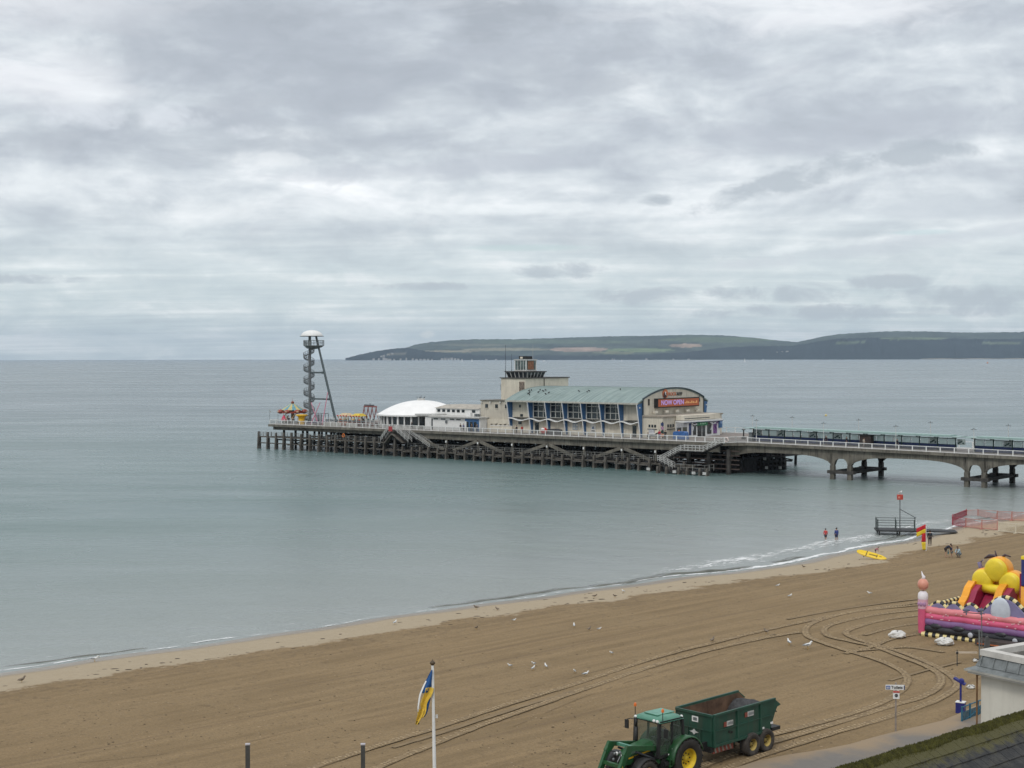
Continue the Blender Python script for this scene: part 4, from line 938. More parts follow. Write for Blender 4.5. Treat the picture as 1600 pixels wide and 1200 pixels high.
MB().box(LC.x-1.8,LC.x+1.8,LC.y-1.95,LC.y+1.95,zc_+2.37,zc_+2.6).build('cabin_roof', M_WEATH, cb_)
MB().box(LC.x+1.56,LC.x+1.62,LC.y-1.1,LC.y+.9,zc_+.35,zc_+2.2).build('cabin_blind', mat('brown_blind', (.24,.11,.06), .7, .3, 2.), cb_)
tb_ = MB().box(LC.x-1.5,LC.x+1.2,LC.y-.5,LC.y+.9,zc_+2.62,zc_+3.3).build('roof_sign', M_BLACK, tw)
MB().box(LC.x-1.1,LC.x-.4,LC.y-.54,LC.y-.5,zc_+2.75,zc_+3.15).build('roof_sign_mark', M_CREAM, tb_)
for px, t_, h in ((790, 13, 7.4),(799.5, 14, 5.4)):
    s = max(.9, sk(px, t_)); MB().tube((s,t_,TZ+.2),(s,t_,TZ+2.),.10,.07,6).tube((s,t_,TZ+2),(s,t_,TZ+h),.05,.03,5).build('aerial', M_DARK, tw)
MB().tube((LC.x+1.3,LC.y+1.,zc_+2.6),(LC.x+1.3,LC.y+1.,zc_+5.9),.04,.025,5).build('aerial', M_WEATH, tw)
m = MB(); m.bar((.55,12.4,TZ-1.4),(.55,12.4,TZ-2.7),.16,.3); m.bar((.3,12.4,TZ-1.4),(.8,12.4,TZ-1.4),.12,.1); m.build('bracket', M_DARK, tw)
# lower buff block
lo = pthing('lower_block', 'buff block with small square windows between the glazed white building and the hall', 'building', -1.1, 7.1, DZ)
MB().box(-1.1, 8.0, 7.3, 28, DZ, 12.55).build('wall', M_CREAM2, lo)
MB().box(-1.25, 8.0, 7.1, 28.1, 12.57, 12.75).build('roof', M_CONC, lo)
MB().box(-1.05, 8.0, 6.9, 7.28, DZ, 8.6).build('plinth', M_CREAM, lo)
for px in (760, 775.5, 791): s = sk(px, 7.2); w_ = MB().box(s-.38, s+.38, 7.2, 7.28, 11.0, 11.85).build('window', M_GLASS, lo); MB().box(s-.5, s+.5, 7.15, 7.26, 10.88, 10.99).build('sill', M_CREAM, w_)
for px in (753, 766.5, 782, 797): s = sk(px, 7.1); MB().cb((s,7.0,12.3),(.3,.3,.3)).build('flood_lamp', M_WEATH, lo)
s = sk(758, 6.9); MB().box(s-.5, s+.6, 6.82, 6.89, DZ, 7.8).build('door', M_DARK, lo)
m = MB()
for i in range(5): s = sk(768+i*7, 6.8); m.bar((s-.4,6.8,7.5),(s+.4,6.8,7.5+.16*(i%2)),.08,.08); m.bar((s,6.8,7.2),(s,6.8,7.6),.08,.08)
m.build('wall_bracket', M_CONCD, lo)
s0, s1 = sk(766,5.4), sk(800,5.4); wl = pthing('low_wall', 'low cream wall on the deck in front of the buff block', 'wall', s0, 5.4, DZ)
MB().box(s0, s1, 5.4, 5.7, DZ, DZ+1.35).build('wall', M_CREAM, wl); MB().box(s0-.05, s1+.05, 5.35, 5.75, DZ+1.36, DZ+1.45).build('coping', M_WHITE, wl)
# glazed white building
wb = pthing('white_cafe', 'long low white building with a strip of clerestory windows and a blue shop front', 'building', -12.9, 4.6, DZ)
w0, w1, wm = sk(676,4.6), sk(750,4.6), sk(727,4.6)
MB().box(w0, w1, 4.6, 20, DZ, 8.8).build('wall', M_WHITE, wb)
MB().box(w0-.8, w1+.3, 3.9, 20, 8.82, 9.05).build('roof', mat('white_roof_edge', (.5,.49,.46), .6), wb)
c0, c1 = sk(681,9), sk(749.5,9)
MB().box(c0, c1, 9, 19, 9.06, 10.6).build('clerestory', M_WHITE, wb)
MB().add([(c0-.3,8.6,10.62),(c1,8.6,10.62),(c1,19.3,10.62),(c0-.3,19.3,10.62),(c0+1,11.5,11.35),(c1,11.5,11.35),(c1,16.5,11.35),(c0+1,16.5,11.35)], fb).build('clerestory_roof', mat('beige_roof', (.38,.35,.30), .8), wb)
for i in range(6): s = sk(683.5+i*7.6, 9); MB().box(s, s+.85, 8.93, 8.99, 9.75, 10.35).build('window', M_GLASS, wb)
s = sk(737.5,9); MB().box(s, s+1., 8.93, 8.99, 9.75, 10.35).build('window', M_GLASS, wb)
for px in (676.5, 688, 702, 712): s = sk(px+1, 4.6); MB().box(s, s+1.3, 4.53, 4.59, 8.25, 8.5).build('window', M_GLASS, wb)
bs_ = MB().box(wm, w1-.3, 4.45, 4.59, DZ, 8.6).build('shopfront', M_BLUE, wb)
for i in range(3): a = wm+.35+i*1.15; MB().box(a, a+.75, 4.38, 4.44, DZ+.05, 8.0).build('shop_door', M_GLASS, bs_)
MB().box(wm+.1, wm+.5, 4.36, 4.42, DZ, 8.1).build('pilaster', M_WHITE, bs_)
s = sk(695.5, 4.4); MB().box(s, s+.5, 4.35, 4.58, 7.5, 8.1).build('meter_box', M_GREY, wb)
for px, z_, sz_ in ((733, 10.3, .9),(745, 9.5, .6),(747,10.1,.5)): s = sk(px, 6.5); MB().cb((s,6.5,9.06+sz_/2),(sz_*1.5,.7,sz_)).build('roof_unit', M_WHITE if px == 733 else M_GREY, wb)
# dome pavilion
DC = (sk(658,14), 14.); DR = 9.8
dm = pthing('domed_pavilion', 'round glazed pavilion under a shallow white dome', 'pavilion', DC[0], DC[1], DZ)
o_ = (DC[0], DC[1], 0)
prof = [((DR+.35)*(1-q), 8.95+3.15*(1-(1-q)**2.1)) for q in np.linspace(0, 1, 15)]
mdm = mat('dome_membrane', (.80,.79,.77), .6, .04, .6, streak=.0)
d_ = MB().lathe(prof, o_, 48).build('dome', mdm, dm, True)
MB().lathe([(.95,12.05),(.95,12.4),(.75,12.5),(0,12.55)], o_, 16).build('dome_cap', M_WEATH, d_)
m = MB()
for i in range(5): a = i*1.26; m.tube((DC[0]+.6*math.cos(a),DC[1]+.6*math.sin(a),12.4),(DC[0]+1.1*math.cos(a),DC[1]+1.1*math.sin(a),12.9),.06,.04,5)
m.tube((DC[0],DC[1],12.5),(DC[0],DC[1],13.3),.06,.03,5); m.build('finial', M_DARK, d_)
MB().lathe([(DR-.05,8.6),(DR+.65,8.62),(DR+.65,8.93),(DR-.05,8.95)], o_, 48).build('eave', M_WHITE, dm)
MB().lathe([(DR-.35,DZ+.55),(DR-.35,8.7)], o_, 48).build('glazing', M_GLASS, dm)
MB().lathe([(DR-.3,DZ),(DR-.2,DZ),(DR-.2,DZ+.55),(DR-.3,DZ+.55)], o_, 48).build('low_wall', M_WEATH, dm)
m = MB()
for i in range(36):
    a = 2*math.pi*i/36; m.cb((DC[0]+(DR-.22)*math.cos(a),DC[1]+(DR-.22)*math.sin(a),(DZ+8.7)/2),(.28 if i%2 else .42,.28 if i%2 else .42,8.7-DZ), a)
m.build('mullion', M_WHITE, dm)
s = sk(671, 4.7); ow = MB().box(sk(664,5.4), w0+.1, 5.4, 9, DZ, 8.8).build('link_wall', M_WHITE, dm); MB().box(s, s+1.5, 5.3, 5.38, DZ, 8.4).build('door', M_GLASS, ow)
MB().box(sk(648,5.), w0+.2, 5.0, 9, 8.96, 9.35).build('link_roof', M_WEATH, dm)

# ------------------------------------------------------------------ zip tower
zt_ = 10.; ZS = sk(484, zt_)
zip_ = pthing('zip_line_tower', 'tall grey steel tower with spiral stairs, raking leg and a small white dome on top', 'tower', ZS, zt_, DZ)
Yz = W(ZS, zt_).y; zz = lambda py: CAMZ-(py-559.6)*Yz/F
ztop, zplat = zz(525), zz(541)
for dt in (-.0, .55): MB().tube((ZS-dt*.9,zt_+dt,DZ),(ZS-dt*.9,zt_+dt,ztop),.30,.30,12).build('main_column', mat('tower_grey', (.135,.145,.15), .5, .2, 1., metal=.2, streak=.3), zip_)
leg0, leg1 = (sk(494,zt_), zt_, ztop), (sk(525.5,zt_), zt_, DZ)
MB().tube(leg0, leg1, .26, .32, 12).build('raking_leg', mat('tower_dark', (.065,.085,.09), .5), zip_)
for py in (582, 623):
    z = zz(py); q = (ztop-z)/(ztop-DZ); x = leg0[0]+(leg1[0]-leg0[0])*q
    MB().tube((ZS,zt_,z),(x,zt_,z),.2,.2,10).tube((x-.9,zt_,z),(x-.3,zt_,z),.3,.3,10).build('cross_tube', mat('tower_dark', (.065,.085,.09)), zip_)
cx = sk(487.5, zt_)
MB().lathe([(2.72*math.cos(a), ztop-.1+1.55*math.sin(a)) for a in np.linspace(0, math.pi/2, 9)], (cx,zt_,0), 24).build('dome_roof', M_WHITE, zip_, True)
MB().lathe([(0,ztop-.14),(2.95,ztop-.14),(2.95,ztop-.02),(0,ztop-.02)], (cx,zt_,0), 24).build('roof_rim', M_DARK, zip_)
px_ = sk(490.5, zt_)
MB().lathe([(0,zplat-.75),(.9,zplat-.65),(1.9,zplat-.3),(2.55,zplat+.1),(2.55,zplat+.2),(0,zplat+.2)], (px_,zt_,0), 20).build('platform', M_GREY, zip_)
m = MB()
for i in range(24): a = 2*math.pi*i/24; m.bar((px_+2.5*math.cos(a),zt_+2.5*math.sin(a),zplat+.2),(px_+2.5*math.cos(a),zt_+2.5*math.sin(a),zplat+1.45),.06,.06)
for i in range(24):
    a, b_ = 2*math.pi*i/24, 2*math.pi*(i+1)/24
    for hh in (1.45,.8): m.bar((px_+2.5*math.cos(a),zt_+2.5*math.sin(a),zplat+hh),(px_+2.5*math.cos(b_),zt_+2.5*math.sin(b_),zplat+hh),.08,.08)
m.build('platform_railing', M_GREY, zip_)
MB().lathe([(2.47,zplat+.25),(2.47,zplat+1.3)], (px_,zt_,0), 20, a0=math.pi*1.02, a1=math.pi*1.7).build('platform_screen', mat('mesh_screen', (.2,.22,.22), .6, alpha=.6), zip_)
# spiral stair around a post
m = MB(); mr = MB(); scx = sk(482.8, zt_+1.2); sct = zt_+1.2; NST = 100; r_o = 1.35
ztb = zplat-.4; prev = None
for i in range(NST):
    a = i/NST*2*math.pi*6.2+2.; z = DZ+.2+(ztb-DZ)*i/NST; da = 2*math.pi*5.6/NST*1.15
    p = [(scx,sct,z),(scx+r_o*math.cos(a),sct+r_o*math.sin(a),z),(scx+r_o*math.cos(a+da),sct+r_o*math.sin(a+da),z)]
    m.add(p+[(x,y,zz_+.08) for x,y,zz_ in p], [(0,2,1),(3,4,5),(1,2,5,4),(0,1,4,3),(0,3,5,2)])
    q = (scx+(r_o)*math.cos(a),sct+(r_o)*math.sin(a),z)
    mr.bar(q, (q[0],q[1],z+1.1), .06, .06)
    if prev:
        for hh in (1.1,.55): mr.bar((prev[0],prev[1],prev[2]+hh),(q[0],q[1],q[2]+hh),.07,.07)
        mr.add([prev,q,(q[0],q[1],q[2]+.3),(prev[0],prev[1],prev[2]+.3)], [(0,1,2,3)])
    prev = q
sp1 = m.build('spiral_stair', M_GREY, zip_); mr.build('stair_guard', mat('stair_guard_grey', (.13,.14,.145), .6), sp1)
MB().tube((scx,sct,DZ),(scx,sct,ztb),.12,.12,8).build('stair_post', M_DARK, sp1)

# ------------------------------------------------------------------ rides at the sea end
car = pthing('carousel', 'small carousel with a striped blue and yellow pointed top and scalloped red rim', 'carousel', sk(457,9), 9., DZ)
cs, ct, _ = ORG[car.name]; cr_ = 3.15; z0 = zk(645, cs, 9.); z1 = zk(632, cs, 9.)
seg = 16
for cidx, mm in ((0, mat('canopy_blue', (.12,.30,.36), .6)), (1, mat('canopy_yellow', (.50,.42,.18), .6))):
    m = MB()
    for i in range(seg):
        if i % 2 != cidx: continue
        a, b_ = 2*math.pi*i/seg, 2*math.pi*(i+1)/seg
        m.add([(cs+cr_*.95*math.cos(a),ct+cr_*.95*math.sin(a),z0+.75),(cs+cr_*.95*math.cos(b_),ct+cr_*.95*math.sin(b_),z0+.75),(cs+.5*math.cos(b_),ct+.5*math.sin(b_),z1+.2),(cs+.5*math.cos(a),ct+.5*math.sin(a),z1+.2)], [(0,1,2,3)])
    m.build('canopy', mm, car)
m = MB(); m.lathe([(cr_,z0-.05),(cr_+.05,z0+.4)], (cs,ct,0), 32); 
for i in range(8): a = 2*math.pi*(i+.5)/8; m.lathe([(0,0),(.85,0),(.85,.12),(0,.12)], (0,0,0), 12, 'x') if False else m.ball((cs+cr_*math.cos(a),ct+cr_*math.sin(a),z0+.35),.72,10,6,(1,1,.75))
m.build('rounding_board', mat('carousel_red', (.28,.06,.04), .5, .3, 3.), car)
m = MB()
for i in range(8): a = 2*math.pi*(i+.5)/8; m.ball((cs+(cr_+.5)*math.cos(a),ct+(cr_+.5)*math.sin(a),z0+.32),.36,8,6,(1,1,.8))
m.build('rim_panel', mat('rim_tan', (.42,.27,.17), .5), car)
MB().tube((cs,ct,DZ),(cs,ct,z0+.8),.5,.35,10).build('centre_drum', M_DARK, car)
MB().ball((cs,ct,z1+.45),.4,8,6).tube((cs,ct,z1+.4),(cs,ct,z1+1.6),.07,.02,6).build('finial', mat('finial_red', (.25,.07,.04)), car)
MB().lathe([(0,DZ+.05),(cr_*.9,DZ+.05),(cr_*.9,DZ+.35),(0,DZ+.35)], (cs,ct,0), 24).build('platform', M_DARK, car)
for i in range(8):
    a = 2*math.pi*i/8; x, y = cs+2.3*math.cos(a), ct+2.3*math.sin(a)
    hz = DZ+1.05+.25*(i%2)
    m = MB(); m.ball((x,y,hz),.38,8,6,(1.3,.6,.7)); m.tube((x+.35,y,hz+.15),(x+.6,y,hz+.65),.14,.1,6); m.ball((x+.7,y,hz+.7),.17,6,5,(1.4,.7,.8))
    for lx in (-.3,.3): m.tube((x+lx,y,hz-.15),(x+lx*1.5,y,hz-.7),.08,.05,5)
    h_ = m.build('galloper', mat('horse_tan' if i%2 else 'horse_cream', (.32,.2,.1) if i%2 else (.5,.42,.3), .5), car)
    MB().tube((x,y,DZ+.3),(x,y,z0+.4),.04,.04,5).build('brass_pole', mat('brass', (.5,.35,.12), .4, metal=.5), h_)
pc = pthing('folded_parasol', 'folded pink cone parasol standing left of the carousel', 'parasol', sk(443,5), 5., DZ)
o_ = ORG[pc.name]; MB().tube((o_[0],o_[1],DZ),(o_[0],o_[1],DZ+2.1),.05,.05,6).build('pole', M_WEATH, pc)
MB().lathe([(.75,DZ+.75),(.55,DZ+1.2),(.18,DZ+1.9),(.02,DZ+2.2)], (o_[0],o_[1],0), 10).build('canopy', mat('pink_canvas', (.50,.05,.10), .7), pc)
yc = pthing('yellow_kiosk', 'bright yellow mushroom-shaped kiosk in front of the tower foot', 'kiosk', sk(471,5), 5., DZ)
o_ = ORG[yc.name]
MB().lathe([(.75,DZ),(.75,DZ+1.4),(.95,DZ+1.9),(1.35,DZ+2.1)], (o_[0],o_[1],0), 12).build('body', M_YEL, yc)
MB().lathe([(0,DZ+2.45),(1.45,DZ+2.35),(1.45,DZ+2.1),(0,DZ+2.08)], (o_[0],o_[1],0), 12).build('roof', M_YEL, yc)
# bungee trampoline frame
bg_ = pthing('bungee_frame', 'pink and purple raking poles of a trampoline frame beside the tower', 'amusement ride', sk(510,7), 7., DZ)
mp = mat('pink_pole', (.42,.16,.22), .5); s0, s1 = sk(503,7), sk(512,7)
for (a, ta, b_, tb__, zz1_) in ((485,5,500,8,629),(503,5,512,8,613),(497,6,486,8,629)):
    x0, x1 = sk(a,ta), sk(b_,tb__); MB().tube((x0,ta,DZ),(x1,tb__,zk(zz1_,x1,tb__)),.13,.1,8).build('pole', mp, bg_)
MB().box(sk(484,6),sk(502,6),5.2,8,DZ+.35,DZ+.75).build('trampoline', mat('dark_violet', (.04,.02,.09), .6), bg_)
m = MB(); 
for z in (DZ+2.7,): m.bar((sk(480,7),7,z),(sk(513,7),7,z),.14,.14)
for px in (497,502,508,513): m.bar((sk(px,7),7,DZ),(sk(px,7),7,DZ+2.8),.1,.1)
m.build('gantry', M_GREY, bg_)
MB().box(sk(491,7.2),sk(503,7.2),7.2,7.25,DZ+.3,DZ+2.4).build('net', mat('net_grey', (.3,.3,.32), .8, alpha=.5), bg_)
# white fence posts and rides right of the tower
fn = pthing('post_fence', 'row of white posts with dark rails round the rides right of the tower', 'fence', sk(508,4.2), 4.2, DZ)
m = MB()
for px in np.arange(508, 590, 7.0): s = sk(px, 4.2); m.bar((s,4.2,DZ),(s,4.2,DZ+1.9),.16,.16)
m.build('post', M_WEATH, fn); MB().bar((sk(508,4.2),4.2,DZ+1.3),(sk(586,4.2),4.2,DZ+1.3),.06,.4).build('rail', M_GREY, fn)
for px, lb_, cc, hh in ((541,'small ride with a cream and red canopy, left of the yellow canopied ride',(.55,.42,.25),0),(561,'small ride with a yellow canopy between the cream canopied ride and the red lattice arch',(.60,.44,.05),1)):
    t_ = 8.; s = sk(px, t_); rd = pthing('childrens_ride', lb_, 'amusement ride', s, t_, DZ, 'small rides near the dome')
    m = MB()
    for dx in (-1.5,-.5,.5,1.5):
        for dy in (-1.2,1.2): m.bar((s+dx,t_+dy,DZ),(s+dx,t_+dy,DZ+2.3),.12,.12)
    m.build('post', mat('ride_yellow', (.5,.33,.05)), rd)
    MB().add([(s-1.5,t_-1.3,DZ+2.3),(s+1.5,t_-1.3,DZ+2.3),(s+1.5,t_+1.3,DZ+2.3),(s-1.5,t_+1.3,DZ+2.3),(s-.8,t_-.6,DZ+2.9),(s+.8,t_-.6,DZ+2.9),(s+.8,t_+.6,DZ+2.9),(s-.8,t_+.6,DZ+2.9)], fb).build('canopy', mat('ride_canopy'+str(hh), cc, .6), rd)
    MB().box(s-1.7,s+1.7,t_-1.3,t_+1.3,DZ+.05,DZ+.9).build('base', mat('ride_base'+str(hh), (.12,.05,.04) if hh else (.3,.12,.08), .6, .6, 3.), rd)
    for q in range(3): MB().ball((s-1.1+1.1*q,t_-.9,DZ+1.25),.45,8,6,(1,.8,.8)).build('car', [M_RED, M_YEL, M_DGREEN][(q+hh)%3], rd)
    m = MB()
    for q in range(4): m.ball((s-1.5+q,t_-1.5,DZ+2.3),.2,6,4)
    m.build('canopy_bulb', M_RED, rd)
s, t_ = sk(578,9.), 9.; ar = pthing('lattice_ride', 'ride with red and dark lattice arms rising beside the dome', 'amusement ride', s, t_, DZ)
m = MB()
for i in range(4): x = s-2.4+i*1.35; m.bar((x-.7,t_,DZ+.2),(x+.5,t_,DZ+4.6),.16,.16); m.bar((x+1.1,t_,DZ+1.6),(x+.3,t_,DZ+4.6),.12,.12)
m.bar((s-2,t_,DZ+4.6),(s+2.2,t_,DZ+4.6),.3,.3); m.build('lattice', mat('lattice_red', (.22,.07,.06)), ar)
MB().bar((s-2.2,t_+.3,DZ+4.9),(s+1,t_+.3,DZ+4.9),.25,.25).tube((s,t_,DZ+4.8),(s,t_,DZ+5.4),.12,.05,6).build('top_beam', M_DARK, ar)
MB().box(s-2.5,s+2.8,t_-1,t_+1,DZ+.02,DZ+1.0).build('base', mat('ride_base1', (.12,.05,.04)), ar)
m = MB()
for i in range(6): x = s-2.2+i*.9; m.ball((x,t_-1.1,DZ+1.2+.3*(i%2)),.32,7,5)
m.build('seat', M_DGREEN, ar)
s0, s1 = sk(572,3.), sk(591,3.); wf = pthing('white_barrier', 'white panelled barrier between the rides and the dome', 'barrier', s0, 3., DZ)
m = MB(); railing(m, [(s0,3,DZ),(s1,3,DZ)], 1.7, 1.2, .1, (1.,.75,.5,.15)); m.build('barrier', M_WEATH, wf)
# ------------------------------------------------------------------ people: one skinned body each, clothes as children
def skin_mesh(name, chains, m, parent, sub=1, root=None):
    """chains: lists of (point, radius); points that coincide are joined"""
    vs = []; rad = []; es = []; idx = {}
    def vid(p, r):
        k = tuple(round(c, 4) for c in p)
        if k not in idx: idx[k] = len(vs); vs.append(tuple(p)); rad.append(r)
        return idx[k]
    for ch in chains:
        ids = [vid(p, r) for p, r in ch]
        es += [(a, b_) for a, b_ in zip(ids[:-1], ids[1:]) if a != b_]
    me = bpy.data.meshes.new(name); me.from_pydata(vs, es, []); o = bpy.data.objects.new(name, me); COL.objects.link(o)
    md = o.modifiers.new('skin', 'SKIN'); md.use_smooth_shade = True
    for i, r in enumerate(rad):
        v = me.skin_vertices[0].data[i]; v.radius = (r, r) if not isinstance(r, tuple) else r; v.use_root = (i == 0)
    if sub: sb = o.modifiers.new('sub', 'SUBSURF'); sb.levels = sub; sb.render_levels = sub
    bpy.context.view_layer.update()
    dg = bpy.context.evaluated_depsgraph_get(); nm = bpy.data.meshes.new_from_object(o.evaluated_get(dg))
    bpy.data.objects.remove(o); nm.materials.clear(); nm.materials.append(m); nm.shade_smooth(); nm.name = name
    o = bpy.data.objects.new(name, nm); COL.objects.link(o); o.parent = parent; return o
M_SKIN = mat('skin', (.42, .25, .17), .6, .08, 6.)
def cloth(c): return mat('cloth_%d_%d_%d' % tuple(int(x*100) for x in c), c, .85, .15, 6.)
def person(label, loc, rot, shirt, legs, hair=(.03,.02,.015), h=1.7, pose='stand', bare_legs=False, group=None, sleeve=True, long_coat=False, hairlen=0.):
    th = thing('person', label, 'person', loc, R(rot), group); k = h/1.7
    V = lambda x, y, z: Vector((x*k, y*k, z*k))
    hip = V(0,0,.92); hl, hr = V(.1,0,.86), V(-.1,0,.86); kl, kr = V(.11,-.02,.48), V(-.11,-.02,.48); al, ar_ = V(.11,.02,.08), V(-.11,.02,.08); 
    ch = V(0,-.01,1.28); nk = V(0,0,1.46); hd = V(0,-.02,1.60); top = V(0,-.01,1.67)
    sl, sr = V(.18,0,1.39), V(-.18,0,1.39); el, er = V(.23,.02,1.13), V(-.23,.02,1.13); wl_, wr = V(.22,-.08,.90), V(-.22,-.08,.90)
    if pose == 'bend':
        ch = V(0,-.28,1.12); nk = V(0,-.42,1.22); hd = V(0,-.52,1.30); top = V(0,-.57,1.35)
        sl, sr = V(.18,-.36,1.18), V(-.18,-.36,1.18); el, er = V(.2,-.45,.92), V(-.2,-.45,.92); wl_, wr = V(.14,-.52,.70), V(-.14,-.52,.70)
    if pose == 'crouch':
        hip = V(0,.05,.42); hl, hr = V(.11,.03,.38), V(-.11,.03,.38); kl, kr = V(.17,-.36,.50), V(-.17,-.36,.50); al, ar_ = V(.13,-.05,.08), V(-.13,-.05,.08)
        ch = V(0,-.14,.78); nk = V(0,-.24,.93); hd = V(0,-.31,1.05); top = V(0,-.33,1.13)
        sl, sr = V(.18,-.18,.88), V(-.18,-.18,.88); el, er = V(.22,-.36,.66), V(-.22,-.36,.66); wl_, wr = V(.1,-.52,.5), V(-.1,-.52,.5)
    if pose == 'walk':
        kl, kr = V(.1,-.16,.5), V(-.1,.08,.48); al, ar_ = V(.1,-.22,.08), V(-.1,.30,.14); wl_, wr = V(.25,.12,.93), V(-.2,-.22,.98)
    if pose == 'sit':
        hip = V(0,0,.45); hl, hr = V(.1,-.02,.45), V(-.1,-.02,.45); kl, kr = V(.12,-.42,.47), V(-.12,-.42,.47); al, ar_ = V(.12,-.46,.08), V(-.12,-.46,.08)
        for nm in (): pass
        d = V(0,0,-.47); ch += d; nk += d; hd += d; top += d; sl += d; sr += d; el += d; er += d; wl_ = V(.14,-.28,.52); wr = V(-.14,-.28,.52)
    if pose == 'armsin': wl_, wr = V(.05,-.22,1.12), V(-.05,-.22,1.12)
    fwd = V(0,-.17,-.04); mid = hip.lerp(ch, .5)
    def hand(wp, ep, sx_):
        d = (wp-ep).normalized(); side = Vector((sx_,0,0)); pm = wp+d*.07*k; out = [[(wp,.026*k),(pm,.033*k)]]
        for j, ln in enumerate((.075,.085,.08,.065)):
            o_ = Vector((0,-.022+.015*j,0))*k*1.3; b0 = pm+d*.02*k+o_; out.append([(pm,.033*k),(b0,.010*k),(b0+d*ln*.6*k,.009*k),(b0+d*ln*k+side*-.012*k,.008*k)])
        out.append([(pm,.033*k),(pm+Vector((0,-.045,0))*k+d*.01,.011*k),(pm+Vector((0,-.06,0))*k+d*.045*k,.009*k)])
        return out
    body = [[(hip,.12*k),(mid,.115*k),(ch,.13*k),(nk,.055*k),(hd,.088*k),(top,.07*k)],[(hd,.088*k),(hd+V(0,-.105,-.02),.014*k)],
            [(ch,.13*k),(sl,.058*k),(el,.043*k),(wl_,.026*k)],[(ch,.13*k),(sr,.058*k),(er,.043*k),(wr,.026*k)],
            [(hip,.12*k),(hl,.085*k),(kl,.058*k),(al,.038*k),(al+fwd*.9,.03*k)],[(hip,.12*k),(hr,.085*k),(kr,.058*k),(ar_,.038*k),(ar_+fwd*.9,.03*k)]]
    body += hand(wl_, el, 1)+hand(wr, er, -1)
    skin_mesh('body', body, M_SKIN, th)
    se = .6 if sleeve else .25
    low = hip+(kl-hl)*.5 if long_coat else hip+(hip-mid)*.15
    skin_mesh('top', [[(low,(.155 if long_coat else .14)*k),(hip,.145*k),(mid,.14*k),(ch,.152*k),(ch.lerp(nk,.7),.08*k)],
        [(ch,.152*k),(sl,.075*k),(sl.lerp(el,se),.064*k)]+([(el,.06*k),(el.lerp(wl_,.8),.045*k)] if se > .5 else []),
        [(ch,.152*k),(sr,.075*k),(sr.lerp(er,se),.064*k)]+([(er,.06*k),(er.lerp(wr,.8),.045*k)] if se > .5 else [])], cloth(shirt), th)
    e_l, e_r = (kl, kr) if bare_legs else (al, ar_)
    def leg(h_, k_, a_): return [(hip,.138*k),(h_,.102*k)]+([(h_.lerp(k_,.85),.085*k)] if bare_legs else [(k_,.078*k),(a_.lerp(k_,.08),.06*k)])
    skin_mesh('shorts' if bare_legs else 'trousers', [leg(hl,kl,al), leg(hr,kr,ar_)], cloth(legs), th)
    hr_ = MB(); up = (top-nk).normalized(); c = hd.lerp(top,.45)+Vector((0,.018*k,.012*k)); hr_.ball(c, .108*k, 12, 8, (.92,1.02,1.0))
    o_ = hr_
    if hairlen: hr_.ball(c+Vector((0,.05*k,-.12*k)), .09*k, 8, 6, (1,.6,1.3))
    # trim the cap so that the face stays free
    hr_.v = [(x, max(y, c.y-.055*k) if z < c.z+.045*k else y, z) for x, y, z in hr_.v]
    hr_.build('hair', mat('hair_%d' % int(hair[0]*1000), hair, .8, .2, 8.), th, True)
    if not bare_legs:
        for a_ in (al, ar_): 
            m = MB(); m.sweep([a_+V(0,.05,-.03), a_+V(0,-.06,-.03), a_+V(0,-.17,-.045)], [.05*k,.052*k,.035*k], 8, .8); m.build('shoe', M_BLACK, th, True)
    return th
def facing(px, py): # rotation that makes local -Y look at the camera, plus offsets
    return 0
p = G(1290, 850); person('person in a red top wading in the shallows, nearer the beach', (p.x,p.y,-.35), 150, (.5,.06,.06), (.05,.05,.06), h=1.6, pose='walk', bare_legs=True)
p = G(1307, 850); person('person in blue wading in the shallows beside the one in red', (p.x,p.y,-.3), 200, (.04,.06,.20), (.03,.035,.08), h=1.75, pose='stand', bare_legs=True)
p = G(1368, 866.5); person('small child in pink at the water edge above the yellow board', p, 60, (.45,.16,.2), (.06,.05,.10), h=1.0, pose='bend', bare_legs=True)
p = G(1453, 852.5); person('person in dark clothes standing beside the red and yellow flag', p, 170, (.02,.022,.028), (.03,.02,.022), h=1.72, long_coat=True)
p = G(1477.5, 871); person('adult in dark clothes bending over the two children on the sand', p, 70, (.025,.03,.045), (.06,.05,.05), h=1.78, pose='bend', bare_legs=True, long_coat=True)
p = G(1481.5, 871); person('child in turquoise standing under the bending adult', p, 250, (.05,.30,.36), (.05,.25,.30), h=1.0, bare_legs=True, sleeve=False)
p = G(1487, 871); person('child in navy blue standing between the bending adult and the crouching person', p, 280, (.03,.05,.11), (.05,.15,.2), h=1.25, bare_legs=True, sleeve=False)
p = G(1499, 871); person('person with long dark hair in a pale blue top crouching on the sand', p, 300, (.35,.45,.50), (.15,.18,.2), h=1.7, pose='crouch', hairlen=1)
def ppl(px, t, label, shirt, legs, rot=0, pose='stand', h=1.7, **kw):
    s = sk(px, t); zd = DZ if px < 1160 else bz(s); return person(label, W(s, t, zd+.01), rot, shirt, legs, h=h, pose=pose, **kw)
ppl(643, 2.2, 'person in dark clothes in front of the glazing of the domed pavilion', (.03,.03,.035), (.03,.03,.04), 60, 'walk')
ppl(719.5, 2.4, 'person in a black coat, left of the pair outside the blue shop front', (.02,.02,.022), (.03,.03,.04), 40, long_coat=True)
ppl(724, 2.6, 'person in a grey blue jacket beside the black coat outside the blue shop front', (.12,.14,.24), (.04,.04,.06), 320)
ppl(737, 3.2, 'person in dark brown outside the blue shop doors', (.06,.045,.04), (.03,.03,.04), 0)
ppl(745, 3.4, 'person in grey standing at the right end of the blue shop front', (.09,.09,.10), (.03,.03,.04), 20)
ppl(807, 3.5, 'person in black at the first blue fin of the hall', (.02,.02,.025), (.02,.02,.03), 320)
